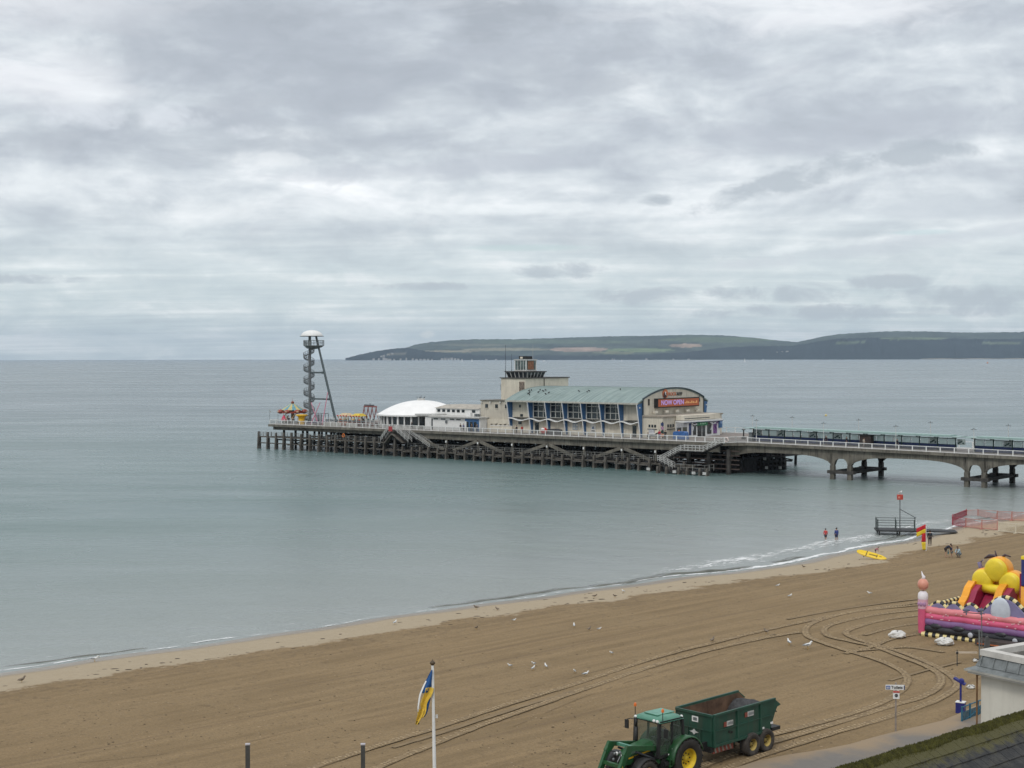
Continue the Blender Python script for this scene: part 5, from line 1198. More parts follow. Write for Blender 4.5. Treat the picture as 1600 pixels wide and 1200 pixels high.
ppl(815.5, 3.4, 'person in a red jacket at the sea end of the hall', (.36,.03,.025), (.03,.03,.05), 20)
for px, c_, lb_ in ((849.5, (.45,.05,.04), 'round red and white parasol left of the dark cars-like covered stall by the hall'),): pass
ppl(1025, 4.5, 'person in black bending beside the red jacket outside the entrance building', (.02,.02,.024), (.03,.04,.09), 90, 'bend', h=1.75)
ppl(1030.5, 4.4, 'person in a bright red jacket and jeans outside the entrance building', (.42,.02,.05), (.08,.12,.22), 30, h=1.8)
ppl(1039.5, 3.6, 'person in black standing at the totem sign', (.018,.02,.022), (.03,.03,.035), 350, h=1.8)
ppl(1012.5, 4.2, 'person in black seated at the corner of the entrance building', (.02,.02,.022), (.025,.025,.03), 60, 'sit', h=1.7)
ppl(1291, 7.3, 'person in dark clothes standing by the left half of the long shelter', (.03,.025,.03), (.03,.03,.05), 0)
ppl(1323, 7.2, 'person in dark clothes left of the brown cart', (.035,.03,.03), (.04,.035,.05), 40)
ppl(1350, 5.6, 'person in a pale top in front of the brown cart', (.40,.36,.30), (.25,.22,.2), 40, 'armsin')
ppl(1402, 7.8, 'person in black by the shelter right of the brown cart', (.02,.02,.022), (.03,.03,.03), 0)
ppl(451, 5., 'person in dark clothes beside the carousel', (.04,.03,.04), (.03,.03,.03), 10)
ppl(566, 6., 'person in dark clothes among the small rides', (.04,.035,.03), (.03,.03,.03), 10)
rd = pthing('red_ride_car', 'small red and white ride car parked by the second bay of the hall', 'ride car', sk(850,4.), 4., DZ)
o_ = ORG[rd.name]; MB().ball((o_[0],4.,DZ+.75),.85,12,8,(1,.7,.85)).build('body', mat('toy_red', (.5,.04,.03), .4), rd, True); MB().ball((o_[0],3.6,DZ+1.1),.5,10,6,(1,.7,.6)).build('seat', M_WHITE, rd, True); MB().box(o_[0]-.6,o_[0]+.6,3.6,4.4,DZ,DZ+.2).build('base', M_BLACK, rd)
bt = pthing('covered_table', 'long low table under a dark cover in front of the third bay of the hall', 'table', sk(866,4.4), 4.4, DZ)
o_ = ORG[bt.name]; MB().prism([(o_[0]-1.9,DZ+.05),(o_[0]+1.9,DZ+.05),(o_[0]+1.75,DZ+1.1),(o_[0]+.4,DZ+1.3),(o_[0]-1.75,DZ+1.15)], 4.1, 4.9, 'xz').build('cover', mat('charcoal_tarp', (.05,.05,.055), .7, .4, 3.), bt)

# ------------------------------------------------------------------ gulls
M_GW = mat('gull_white', (.68,.68,.66), .7, .05, 6.); M_GG = mat('gull_grey_wing', (.22,.24,.26), .7, .1, 6.); M_GB = mat('gull_brown', (.17,.135,.10), .8, .4, 12.); M_BEAK = mat('beak', (.5,.3,.05), .5)
def gull(label, loc, rot, brown=False, group=None, sc=1.):
    th = thing('gull', label, 'gull', loc, R(rot), group); th.scale = (sc,)*3
    MB().sweep([(-.24,0,.20),(-.16,0,.21),(0,0,.22),(.12,0,.25),(.17,0,.31),(.20,0,.36),(.25,0,.37),(.285,0,.36)], [.012,.05,.09,.075,.05,.052,.045,.012], 10).build('body', M_GB if brown else M_GW, th, True)
    for y in (-1, 1): MB().sweep([(-.33,y*.02,.20),(-.2,y*.055,.235),(-.02,y*.075,.26),(.09,y*.06,.26)], [.008,.03,.05,.012], 8, .6).build('wing', M_GB if brown else M_GG, th, True)
    MB().tube((.28,0,.36),(.345,0,.345),.012,.004,6).build('beak', M_BEAK if not brown else M_DARK, th)
    for y in (-.03,.03): MB().tube((.0,y,.0),(0,y,.16),.006,.008,5).cb((.02,y,.005),(.06,.04,.008)).build('leg', M_BEAK, th)
    return th
ga = gull('white gull standing on the wide brown sand left of the turning tracks', G(1233,1008), 100, False, 'gulls scattered on the beach', 1.1)
ga['label'] = 'white gull standing upright inside the curve of the turning tracks'
gs_ = [(1262,1014,20,1.35,'large gull with grey wings on the sand below the turning tracks'),(617,976,60,.9,'gull alone at the foam edge left of the middle of the shoreline'),(148,1034,0,1.1,'gull at the water edge near the left end of the beach')]
for x, y, r_, s_, lb_ in gs_: o = dup(ga, G(x, y), R(r_), lb_, None, s_)
for x, y, lb_ in [(803,972,'white gull at the edge where pale sand meets brown, above the flock'),(897,980.5,'white gull, left of the row of three in mid beach'),(834,1041,'upper gull of the close pair among the four grouped in mid beach'),(833,1047.5,'lower gull of the close pair among the four grouped in mid beach'),(797,1043.5,'leftmost gull of the four grouped in mid beach'),(853,1044.5,'rightmost gull of the four grouped in mid beach'),
   (898,1052.5,'white gull just above the tyre tracks, left of two'),(915,1057,'white gull just above the tyre tracks, right of two'),(955.6,1023.5,'lone gull above the long tyre tracks, right of the flock'),(936,985.5,'white gull, right of the row of three in mid beach'),(1215,917.5,'small gull below the breaking foam, upper of two'),(1234,934,'small gull below the breaking foam, lower of two'),(1359,930,'lone gull left of the candle pillar'),(974,926,'pale gull on the light sand strip near the middle of the wash')]:
    dup(ga, G(x, y), rng.uniform(0, 6.28), lb_, None, float(rng.uniform(.72, .92)))
gb = gull('brown young gull on the pale strip, farthest left of the brown ones there', G(744,952), 160, True, 'brown gulls along the upper beach', .95)
for x, y, lb_ in [(777,954.5,'brown gull near the wash, right of the first brown one'),(744,984,'brown gull at the foot of the pale strip, left of the flock'),(920.6,986,'brown gull in the middle of the row of three in mid beach'),(929,934,'brown gull on the pale strip, left of two beside a pale gull'),(961,934,'brown gull on the pale strip, just left of a pale gull'),(1256,888,'brown gull on the pale strip below the foam, left of the yellow board')]: dup(gb, G(x, y), rng.uniform(0, 6.28), lb_, None, .85)
dup(gb, G(1197,990.5), 2., 'brown gull standing on the tyre tracks, right one of two', None, 1.); dup(gb, G(1113,1004.5), 1., 'brown gull standing on the tyre tracks, left one of two', None, 1.1)
dup(gb, G(34,1067), 1., 'dark brown gull at the far left of the beach', None, 1.1)

# ------------------------------------------------------------------ tyre tracks pressed in the sand
M_TRB = mat('track_bed', (.21,.15,.082), .95, .12, .8, bump=.4); M_TRL = mat('track_crumbs', (.35,.265,.16), .95, .15, 2.); M_TRE = mat('track_edge', (.185,.130,.070), .95, .12, 1.)  # damp bed and dry crumbs, contrast also painted in for weak relief shading
def smooth(pts, n_):
    P = np.array(pts, float); t = np.r_[0, np.cumsum(np.hypot(*np.diff(P, axis=0).T))]; out = []
    for q in np.linspace(0, t[-1], n_):
        i = min(len(P)-2, max(0, np.searchsorted(t, q)-1)); u = (q-t[i])/(t[i+1]-t[i])
        p0, p1, p2, p3 = P[max(i-1,0)], P[i], P[i+1], P[min(i+2,len(P)-1)]
        out.append(.5*((2*p1)+(-p0+p2)*u+(2*p0-5*p1+4*p2-p3)*u*u+(-p0+3*p1-3*p2+p3)*u**3))
    return out
bed, crumbs, edge = MB(), MB(), MB()
def track(px_pts, w=.5, lug=.28, strong=1., lugs=True, bedon=True):
    pts = [G(x, y) for x, y in px_pts]; pts = [(p.x, p.y) for p in pts]
    L = sum(math.dist(a, b_) for a, b_ in zip(pts[:-1], pts[1:])); n_ = int(L/.7)+2; P = smooth(pts, n_)
    D = np.gradient(np.array(P), axis=0); D /= np.linalg.norm(D, axis=1)[:, None]; N_ = np.c_[-D[:,1], D[:,0]]
    H = [float(gh(x, y)) for x, y in P]
    def rib(mb, o0, o1, dz):
        o0j = rng.uniform(-.03,.03,len(P)); 
        vs = []
        for (x, y), nn_, hz, j_ in zip(P, N_, H, o0j): vs += [(x+nn_[0]*(o0+j_), y+nn_[1]*(o0+j_), hz+dz), (x+nn_[0]*(o1+j_), y+nn_[1]*(o1+j_), hz+dz)]
        ph = rng.uniform(0, 6); keep = (lambda i: True) if mb is bed else (lambda i: math.sin(i*.53+ph)+.7*math.sin(i*1.31+ph*2)+rng.uniform(-.5,.5) > -.35)
        mb.add(vs, [(2*i, 2*i+1, 2*i+3, 2*i+2) for i in range(len(P)-1) if keep(i)])
    if bedon: rib(bed, -w/2, w/2, .045)
    rib(edge, -w/2-.05, -w/2+.0, .048); rib(edge, w/2-.0, w/2+.025, .048) if strong > .5 else None
    if lugs:
        d = 0; i = 0
        nl = int(L/lug)
        for k_ in range(nl):
            q = k_/nl*(len(P)-1); i = int(q); u = q-i
            if i >= len(P)-1 or rng.rand() < .12+.25*max(0, math.sin(k_*.07+L)): continue
            x = P[i][0]*(1-u)+P[i+1][0]*u; y = P[i][1]*(1-u)+P[i+1][1]*u; z = H[i]+.06
            for s_ in (-1, 1):
                if rng.rand() < .12: continue
                ox = s_*w*.24; jx = rng.uniform(-.03,.03)
                jx += rng.uniform(-.03,.03); c_ = (x+N_[i][0]*(ox+jx)+D[i][0]*.06*s_, y+N_[i][1]*(ox+jx)+D[i][1]*.06*s_, z-rng.uniform(0,.02))
                crumbs.cb(c_, (.085*strong+.02, w*.34*rng.uniform(.7,1.1), .05), math.atan2(D[i][1], D[i][0])+s_*.5)
T1 = [(440,1222),(496,1198),(600,1163),(700,1132),(800,1099),(900,1069),(1025,1028),(1119,1004),(1197,985),(1275,968),(1337,956),(1400,947),(1440,941)]
track(T1); track([(540,1222),(600,1196),(700,1154),(800,1117),(900,1082),(1025,1040),(1119,1014),(1197,997),(1250,988)])
track([(x+14, y+6) for x, y in T1[2:9]], .3, .5, .6, False)
track([(-60,1215),(100,1194),(200,1184),(360,1164),(500,1133),(700,1101),(880,1062),(1000,1030)], .12, 9, .3, False, False)
track([(800,1135),(900,1093),(1000,1060),(1119,1025),(1250,994)], .12, 9, .3, False, False)
track([(1432,946),(1340,956),(1290,967),(1262,979),(1262,994),(1300,1010),(1360,1028),(1392,1040),(1414,1054),(1417,1068),(1400,1086),(1360,1106),(1280,1130),(1180,1155)])
track([(1440,953),(1370,961),(1320,971),(1290,981),(1294,994),(1330,1003),(1370,1012),(1410,1027),(1450,1043),(1470,1058),(1466,1074),(1440,1090),(1400,1102),(1280,1139),(1150,1178),(1080,1206)])
track([(1440,962),(1390,968),(1340,980),(1322,990),(1350,1003),(1400,1017),(1450,1036),(1488,1058),(1494,1074),(1460,1096),(1400,1118),(1300,1147),(1200,1178),(1100,1215)])
track([(1440,936),(1380,943),(1300,955),(1230,968)], .3, .5, .6, False)
track([(1438,975),(1400,980),(1350,993)], .4); track([(1430,992),(1390,1000),(1360,1012),(1320,1022)], .4)
track([(1330,1018),(1370,1015),(1420,1012),(1475,1020)], .4, .3, .8); track([(1500,1035),(1440,1050),(1390,1064)], .3, .6, .5, False)
for mb, nm, mm in ((bed,'track_bed',M_TRB),(edge,'track_edge',M_TRE),(crumbs,'track_crumbs',M_TRL)): o = mb.build(nm, mm, beach, org=(0,0,0))
# small churned hollows and clods
m = MB(); m2 = MB()
for i in range(2600):
    px, py = rng.uniform(0, 1600), 1200-(1200-880)*rng.rand()**1.2
    p = G(px, py); a = p.x*EV[0]+p.y*EV[1]; c_ = p.x*NV[0]+p.y*NV[1]-float(shore_c(a))
    if c_ < 6.5: continue
    r_ = rng.uniform(.012,.042); (m if rng.rand() < .55 else m2).ball((p.x, p.y, p.z), r_, 6, 4, (rng.uniform(.8,2.4),1,.45))
for i in range(260):
    a = rng.uniform(20, 200); off = 7.8+rng.normal(0,.5) if i%2 else rng.uniform(3,8); c_ = float(shore_c(a))+off+1.2*math.sin(a*.11)
    x, y = a*EV[0]+c_*NV[0], a*EV[1]+c_*NV[1]; m.ball((x,y,float(gh(x,y))), rng.uniform(.04,.11), 6, 4, (rng.uniform(1,3.4),1,.35))
m.build('seaweed_scraps', mat('weed_dark', (.06,.045,.03), .9, .3, 3.), beach, org=(0,0,0))['kind'] = 'stuff'
m2.build('sand_clods', mat('pale_clod', (.33,.25,.16), .95, .2, 3.), beach, org=(0,0,0))['kind'] = 'stuff'

# ------------------------------------------------------------------ beach furniture
# groyne platform with beacon post
j0, j1 = flat(1369, 834, .15), flat(1431, 835, .15)
jt = thing('bathing_platform', 'low dark steel platform with handrails and a beacon post standing in the wash', 'platform', (j0[0], j0[1], 0), math.atan2(j1[1]-j0[1], j1[0]-j0[0]))
JL = math.dist(j0, j1)+.4
m = MB(); m.box(0, JL, -.2, 2.9, .44, .6); m.build('deck', M_BLACK, jt)
m = MB(); m.prism([(JL,.42),(JL+4.6,.42),(JL+4.6,.5),(JL,.6)], .1, 2.7, 'xz'); m.build('ramp', M_BLACK, jt)
m = MB(); 
for x in np.arange(.4, JL, 2.4):
    for y in (0, 2.7): m.bar((x,y,-1.5),(x,y,.45),.16,.16)
m.build('leg', M_TIMBD, jt)
m = MB(); railing(m, [(.2,-.1,.6),(JL-.6,-.1,.6)], 1.25, 2.0, .06, (1.,.5)); railing(m, [(.2,2.8,.6),(JL-.2,2.8,.6)], 1.25, 2.0, .06, (1.,.5)); railing(m, [(.2,-.1,.6),(.2,2.8,.6)], 1.25, 1.4, .06, (1.,.5)); m.build('handrail', mat('rail_dark_green', (.045,.06,.058), .5), jt)
xp = JL*.58
MB().tube((xp,1.4,.6),(xp,1.4,4.7),.075,.06,8).build('beacon_post', M_GREY, jt); MB().tube((xp,1.4,3.1),(JL-.1,2.7,1.9),.05,.05,6).build('stay', M_GREY, jt)
bx = MB().cb((xp,1.4,4.6),(.7,.45,.62)).build('beacon_sign', mat('sign_red', (.42,.05,.03), .5), jt); MB().cb((xp-.12,1.14,4.58),(.22,.06,.24)).build('sign_mark', mat('sign_salmon', (.62,.25,.2)), bx)
gp_ = jt.matrix_world if False else None
ca_, sa_ = math.cos(jt.rotation_euler[2]), math.sin(jt.rotation_euler[2])
dup(ga, (j0[0]+ca_*xp-sa_*1.4, j0[1]+sa_*xp+ca_*1.4, 4.9), .4, 'white gull perched on top of the red beacon sign', None, 1.2)
# lifeguard flags
q = G(1447, 861); fl = thing('safety_flag', 'tall red and yellow lifeguard flag on a white pole near the bathing platform', 'flag', q)
MB().tube((0,0,0),(0,0,3.0),.035,.025,6).build('pole', M_WHITE, fl)
fr, fy = mat('flag_red', (.48,.02,.03), .8, .1, 4.), mat('flag_yellow', (.68,.5,.03), .8, .1, 4.)
def clothgrid(fn, nu, nv, name, m_, par):
    vs = [fn(i/nu, j/nv) for i in range(nu+1) for j in range(nv+1)]; k_ = nv+1
    o = MB().add(vs, [(i*k_+j, (i+1)*k_+j, (i+1)*k_+j+1, i*k_+j+1) for i in range(nu) for j in range(nv)]).build(name, m_, par, True)
    md = o.modifiers.new('solid', 'SOLIDIFY'); md.thickness = .012; return o
for nm, mm, a, b_ in (('red_half', fr, .5, 1), ('yellow_half', fy, 0, .5)):
    clothgrid(lambda u, v: (-.05-u*1.0, .06*math.sin(u*7), 2.95-u*.45-(1-(a+(b_-a)*v))*.95), 8, 4, nm, mm, fl)
clothgrid(lambda u, v: (-.03-u*.5*(1-.2*v), .05*math.sin(u*5+v*2), 1.0+.95*v), 4, 6, 'red_panel', fr, fl)
clothgrid(lambda u, v: (-.03-u*(.38+.12*v)*1., .05*math.sin(u*5), .12+.86*v), 4, 6, 'yellow_panel', fy, fl)
# rescue board
q = G(1362, 874); bd = thing('rescue_board', 'yellow rescue surfboard lying tilted on the sand near the wash', 'surfboard', q+Vector((0,0,.45)), R(-22)); bd.rotation_euler = (0, R(12), R(-28))
m = MB(); prof = [(-1.62,.03),(-1.55,.18),(-1.2,.30),(-.5,.36),(.4,.36),(1.1,.28),(1.5,.15),(1.62,.03)]
vs = []
for x, w_ in prof:
    for k_ in range(10): a = 2*math.pi*k_/10; vs.append((x, w_*math.cos(a), .07*math.sin(a)*(1 if abs(x) < 1.5 else .4)+.05*(x/1.6)**2))
m.add(vs, [(i*10+k_, i*10+(k_+1)%10, (i+1)*10+(k_+1)%10, (i+1)*10+k_) for i in range(7) for k_ in range(10)]+[tuple(range(9,-1,-1)), tuple(range(70,80))])
bo = m.build('board', mat('board_yellow', (.74,.50,.015), .4, .06, 3.), bd, True); bo.rotation_euler = (R(48), 0, 0)
m = MB(); m.cb((-.55,0,.083),(.07,.62,.02)); 
for i in range(7): m.cb((-.2+.13*i,0,.085),(.08,.13,.015))
m.cb((.95,.05,.085),(.25,.06,.015)); m.cb((.55,.0,.085),(.05,.4,.015)); mk = m.build('board_marking', M_BLACK, bd); mk.rotation_euler = (R(48),0,0)
for x in (-.8,.9): MB().bar((x,.1,-.45),(x,.0,.0),.06,.06).build('stand', M_DARK, bd)
# pink and white barriers at the wash
def barrier(a, b_, label, col, grp, h=1.15):
    a, b_ = Vector((a[0],a[1],a[2])), Vector((b_[0],b_[1],b_[2])); L = (b_-a).length
    th = thing('mesh_barrier', label, 'barrier', a, math.atan2(b_.y-a.y, b_.x-a.x), grp)
    m = MB(); 
    for z in (.12, h): m.bar((0,0,z),(L,0,z+(b_.z-a.z)),.07,.07)
    for x in (.03, L-.03): m.bar((x,0,0),(x,0,h+.08),.10,.10)
    m.cb((.02,0,.04),(.2,.7,.08)); m.build('frame', col, th)
    m = MB()
    for i in range(int(L/.14)): m.bar((.1+i*.14,0,.12),(.1+i*.14,0,h),.022,.022)
    for i in range(1, 8): m.bar((0,0,.12+(h-.12)*i/8),(L,0,.12+(h-.12)*i/8),.018,.018)
    m.build('mesh', col, th); return th
MP, MPK, MW_ = mat('barrier_red', (.32,.05,.07), .6, .2), mat('barrier_pink', (.50,.23,.19), .6, .15), mat('barrier_cream', (.62,.56,.44), .6, .1)
near = [(1488,821.5),(1509,824),(1534,827),(1558.5,828.5)]; nearw = [(1560,830.5),(1587,833.5),(1620,836)]; farr = [(1488,818),(1510,810.5),(1528,809.5),(1558,812),(1581,813.5),(1615,815)]
gn = 'barriers fencing the top of the beach at the water'
lbn = ['red end panel of the near barrier row, closest to the water','pinkish panel second from the left in the near barrier row','pinkish panel of the near barrier row touching the cream panels']
for i in range(3): barrier(G(*near[i]), G(*near[i+1]), lbn[i], MP if i == 0 else MPK, gn)
barrier(G(*nearw[0]), G(*nearw[1]), 'cream barrier panel to the right of the pink ones', MW_, gn); barrier(G(*nearw[1]), G(*nearw[2]), 'cream barrier panel cut by the right edge of the picture', MW_, gn)
lbf = ['red panel at the left end of the far barrier row','second panel of the far barrier row, sloping up from the red one','middle panel of the far barrier row with the sea behind it','fourth panel of the far barrier row','last panel of the far barrier row at the picture edge']
for i in range(5): barrier(G(*farr[i]), G(*farr[i+1]), lbf[i], MP if i < 1 else MPK, gn)
barrier(G(1488,818), G(1488.6,821.6), 'short red end panel closing the two barrier rows', MP, gn)

# flagpole with town flag
q = GX(*flat(679.5, 1330, 2.)); q = Vector((-2.99, 60.5, 0)); q.x = (678.5-800)/F*60.5; q.z = float(gh(q.x, q.y))
fp = thing('flagpole', 'tall tapering white flagpole rising from below the picture edge', 'flagpole', q)
HT = 22-(1041-558.9)*60.5/F-q.z; tl_ = -.13
MB().tube((.02,0,0),(tl_*.8,0,HT),.095,.05,12).build('pole', M_WHITE, fp, False)
MB().lathe([(0,0),(.05,.0),(.11,.08),(.11,.13),(.03,.20),(.0,.27)], (tl_*.8,0,HT), 10).build('finial', mat('bronze', (.08,.055,.03), .5), fp, True)
MB().tube((tl_*.5+.06,-.08,HT*.62),(tl_*.8+.05,-.05,HT-.1),.012,.012,4).build('halyard', M_WHITE, fp); MB().cb((tl_*.5+.13,-.05,HT-2.1),(.10,.04,.14)).build('cleat', M_WEATH, fp)
fg = thing('town_flag', 'limp blue and yellow flag hanging furled from the white flagpole', 'flag', (q.x+tl_*.8, q.y-.04, q.z+HT))
pxm = 60.5/F
def flagpt(u, v, ph):   # u down along the drop, v across
    cx_ = np.interp(u, [0,.25,.45,.65,.8,1.], [-.03,-.16,-.33,-.42,-.46,-.66]); w_ = 1.35*np.interp(u, [0,.12,.28,.45,.7,.9,1.], [.03,.14,.28,.32,.26,.17,.08])
    return (cx_+(v-.5)*w_, .10*math.sin(v*7+u*5+ph), -.18-u*2.25)
mfb, mfy = mat('flag_blue', (.02,.09,.26), .8, .15, 5.), mat('flag_gold', (.70,.47,.06), .8, .15, 5.)
clothgrid(lambda u, v: flagpt(u*.42, v, 0), 10, 6, 'blue_field', mfb, fg)
clothgrid(lambda u, v: (lambda p: (p[0]+.05, p[1]-.03, p[2]))(flagpt(.32+u*.55, .25+v*(.8-.25*u)+.1*math.sin(u*9), 1)), 14, 6, 'gold_fold', mfy, fg)
clothgrid(lambda u, v: (lambda p: (p[0]+.08, p[1]+.08, p[2]))(flagpt(.45+u*.42, .35+v*.65, 2)), 8, 4, 'blue_fold', mfb, fg)
clothgrid(lambda u, v: (lambda p: (p[0], p[1]-.02, p[2]))(flagpt(.72+u*.28, v*.8, 1)), 8, 4, 'gold_tail', mfy, fg)
clothgrid(lambda u, v: (lambda p: (p[0]-.02, p[1]-.10, p[2]))(flagpt(.20+u*.55, .02+v*.16, 0)), 8, 2, 'white_edge', M_WHITE, fg)
MB().cb((-.60,-.03,-2.36),(.10,.03,.12)).build('dark_corner', M_BLACK, fg)
# promenade posts
for px, lb_ in ((384,'dark square post with a pale cap, left of the two at the bottom edge'),(565,'dark square post with a pale cap at the bottom edge, the one nearer the flagpole')):
    D_ = 68.; x = (px-800)/F*D_; z0 = float(gh(x, D_)); zt0 = 22-(1166-yh(px))*D_/F
    th = thing('post', lb_, 'post', (x, D_, z0), .1, 'promenade posts')
    MB().cb((0,0,(zt0-z0)/2),(.20,.20,zt0-z0)).build('shaft', mat('post_grey', (.055,.055,.052), .6), th); MB().cb((0,0,zt0-z0+.02),(.22,.22,.05)).build('cap', mat('cap_pale', (.42,.40,.42)), th)
# toilets signpost
q = G(1399.5, 1145); sgp = thing('signpost', 'tall thin pole with a white Toilets fingerboard and a small red and white notice', 'signpost', q, R(-4))
ps = F/q.y; hs_ = (1145-1066)/ps
MB().tube((0,0,0),(0,0,hs_),.05,.045,8).build('pole', mat('sign_pole', (.26,.22,.19), .6, .3), sgp)
fbz = (1145-1073)/ps
fb_ = MB().box(-.56,.46,-.09,-.04,fbz-.13,fbz+.13).build('fingerboard', M_WHITE, sgp)
MB().box(-.53,-.32,-.115,-.095,fbz-.09,fbz+.09).build('pictogram', mat('sign_blue', (.02,.07,.28)), fb_); MB().box(-.50,-.46,-.13,-.12,fbz-.06,fbz+.05).box(-.41,-.37,-.13,-.12,fbz-.06,fbz+.05).build('pictogram_figure', M_WHITE, fb_)
MB().box(.41,.46,-.11,-.095,fbz-.12,fbz+.12).build('board_end', M_NAVY, fb_)
text('Toilets', 'sign_lettering', M_BLACK, fb_, (.04,-.10,fbz), .22, R(90), 0, .004, bold=True)
nb = MB().box(-.16,.18,-.09,-.05,fbz-.62,fbz-.18).build('notice', M_WHITE, sgp); MB().box(-.16,.18,-.11,-.095,fbz-.28,fbz-.19).build('notice_band', mat('sign_red', (.42,.05,.03)), nb); MB().lathe([(.05,0),(.09,0),(.09,.01),(.05,.01)], (.01,-.115,fbz-.43), 12, 'y').cb((.01,-.11,fbz-.43),(.05,.01,.09)).build('notice_mark', M_DARK, nb)
# blue talking telescope-like post
q = G(1501, 1114); tp_ = thing('information_post', 'dark blue post with a slanted panel on top and a white-lidded square foot box', 'information post', q, R(-30))
ps = F/q.y
MB().box(-.24,.24,-.22,.22,0,.62).build('foot_box', mat('royal_blue', (.018,.022,.16), .5), tp_); MB().box(-.26,.26,-.24,.24,.62,.66).build('box_lid', M_WHITE, tp_)
MB().bar((0,0,.66),(0,0,1.75),.10,.10).build('stem', mat('royal_blue', (.018,.022,.16)), tp_)
m = MB(); m.bar((-.38,0,1.98),(.26,0,1.66),.34,.10); m.ball((.05,0,1.84),.16,8,6); m.build('slanted_panel', mat('royal_blue', (.018,.022,.16)), tp_)
# sand bags
mb_s = mat('sack_white', (.62,.61,.58), .8, .15, 3., bump=.5)
def sack(label, loc, rot, sc=1., grp='white ballast sacks on the sand'):
    th = thing('sack', label, 'sack', loc, R(rot), grp); m = MB(); nn_, mm2 = 20, 10; vs = []
    for j in range(mm2+1):
        ph = math.pi*j/mm2
        for i in range(nn_):
            t = 2*math.pi*i/nn_; r_ = 1+.12*math.sin(3*t+j)+.08*math.sin(7*t+2*j)+rng.uniform(-.05,.05)
            vs.append((.62*sc*r_*math.sin(ph)**.7*math.cos(t), .42*sc*r_*math.sin(ph)**.7*math.sin(t), max(-.02,.24*sc+.26*sc*math.cos(ph)*(1+.2*math.sin(4*t)))))
    m.add(vs, [(j*nn_+i, (j+1)*nn_+i, (j+1)*nn_+(i+1)%nn_, j*nn_+(i+1)%nn_) for j in range(mm2) for i in range(nn_)]); m.build('bag', mb_s, th)
    m = MB(); m.path([(-.35*sc,-.2,.42*sc),(-.1,.0,.50*sc),(.1,.1,.46*sc),(.35*sc,0,.44*sc)], .022, 5).path([(-.1,.2,.44*sc),(0,-.05,.51*sc),(.15,-.25,.40*sc)], .022, 5); m.build('strap', M_DARK, th); return th
sack('crumpled white ballast sack left of the inflatable, on its own', G(1402,997), 10, 1.05); sack('crumpled white ballast sack in front of the yellow and black inflatable border', G(1476,1008), -12, 1.05)
sack('small white bag beside the slanted blue panel', G(1517,1076), 5, .45, None); sack('small pale bag at the foot of the grey pole near the roof', G(1524,1034), 70, .4, None)
# posts with tape
q0, q1 = G(1495.5, 1040), G(1527, 1041); th = thing('tape_barrier', 'thin dark post linked by a pale horizontal rail to the grey pole', 'barrier', q0, math.atan2(q1.y-q0.y, q1.x-q0.x))
L_ = (q1-q0).length; MB().tube((0,0,0),(0,0,1.05),.035,.03,6).build('post', M_DARK, th); m = MB(); m.bar((-.1,0,.87),(L_,0,.92),.09,.11); m.build('rail', mat('rail_sand', (.5,.42,.33)), th)
MB().cb((0,0,.85),(.14,.14,.14)).build('joint', M_BLACK, th)
q = G(1531, 1044); ps = F/q.y; th = thing('camera_pole', 'grey pole with a bracket and two flat grey lamps standing before the inflatable', 'pole', q)
hp = (1044-948)/ps
MB().tube((0,0,0),(-.05,0,hp*.62),.06,.055,8).tube((.14,0,0),(.10,0,hp),.035,.03,6).build('pole', M_GREY, th)
m = MB(); m.bar((-1.1,0,hp-.35),(.3,0,hp-.45),.05,.05); m.build('bracket', M_DARK, th)
for x in (-.9,.05): 
    m = MB(); m.ball((x,0,hp-.2),.2,10,6,(1.2,.3,.6)); m.cb((x,0,hp-.36),(.07,.07,.3)); m.build('lamp_head', mat('bluish_grey', (.13,.14,.20), .5), th)
q = G(1541, 1022); th = thing('leaning_board', 'tall dark pointed board standing at the front edge of the inflatable', 'board', q, R(20))
MB().prism([(-.25,0),(.3,0),(.26,.9),(.12,1.25),(-.02,1.2),(-.2,.5)], -.05, .05, 'xz').build('board', mat('board_dark', (.085,.085,.085), .7, .2), th)

# ------------------------------------------------------------------ inflatable play castle (plain panels, no characters)
K = G(1441, 993); ic = thing('inflatable_play_castle', 'pink, purple and black inflatable arena with a yellow domed slide and a candle pillar', 'bouncy castle', K, R(-42))
mi_ = lambda nm, c: mat('vinyl_'+nm, c, .42, .12, .8, spec=.5, bump=.15, bsc=2.5)
V_PINK, V_ROSE, V_PUR, V_BLK, V_LAV, V_YEL, V_ORG, V_MAR, V_BLUE, V_CREAM, V_LPK = mi_('pink',(.62,.10,.20)), mi_('rose',(.68,.22,.24)), mi_('purple',(.20,.10,.24)), mi_('black',(.016,.016,.02)), mi_('lavender',(.21,.19,.33)), mi_('yellow',(.78,.60,.03)), mi_('orange',(.78,.33,.015)), mi_('maroon',(.28,.015,.055)), mi_('blue',(.02,.12,.38)), mi_('cream',(.72,.60,.28)), mi_('light_pink',(.62,.36,.44))
CL = 8.3
def htube(z, r_, m_, nm, x0=.3, x1=CL, y=.0): return MB().sweep([(x0+(x1-x0)*q/48,y+.03*math.sin(q*.5),z+.015*math.sin(q*.37+z)) for q in range(49)], [r_*(1-(.10 if q%6 == 0 else .0)) for q in range(49)], 14).build(nm, m_, ic, True)
htube(.58, .33, V_BLK, 'wall_tube'); htube(1.08, .32, V_PUR, 'wall_tube', y=.05); htube(1.50, .30, V_PINK, 'wall_tube', y=.08); htube(1.92, .30, V_ROSE, 'wall_tube', y=.1)
MB().box(.2, CL, .25, .6, .2, 2.2).build('wall_core', V_PUR, ic)
def stripes(pts, r_, nm, c0=V_CREAM, c1=V_BLK, step=.26):
    P_ = smooth3(pts); 
    out = [MB(), MB()]; acc = 0; i = 0; j = 0
    for a, b_ in zip(P_[:-1], P_[1:]): out[j%2].tube(a, b_, r_, None, 8); j += 1
    out[0].build(nm+'_light', c0, ic); out[1].build(nm+'_dark', c1, ic)
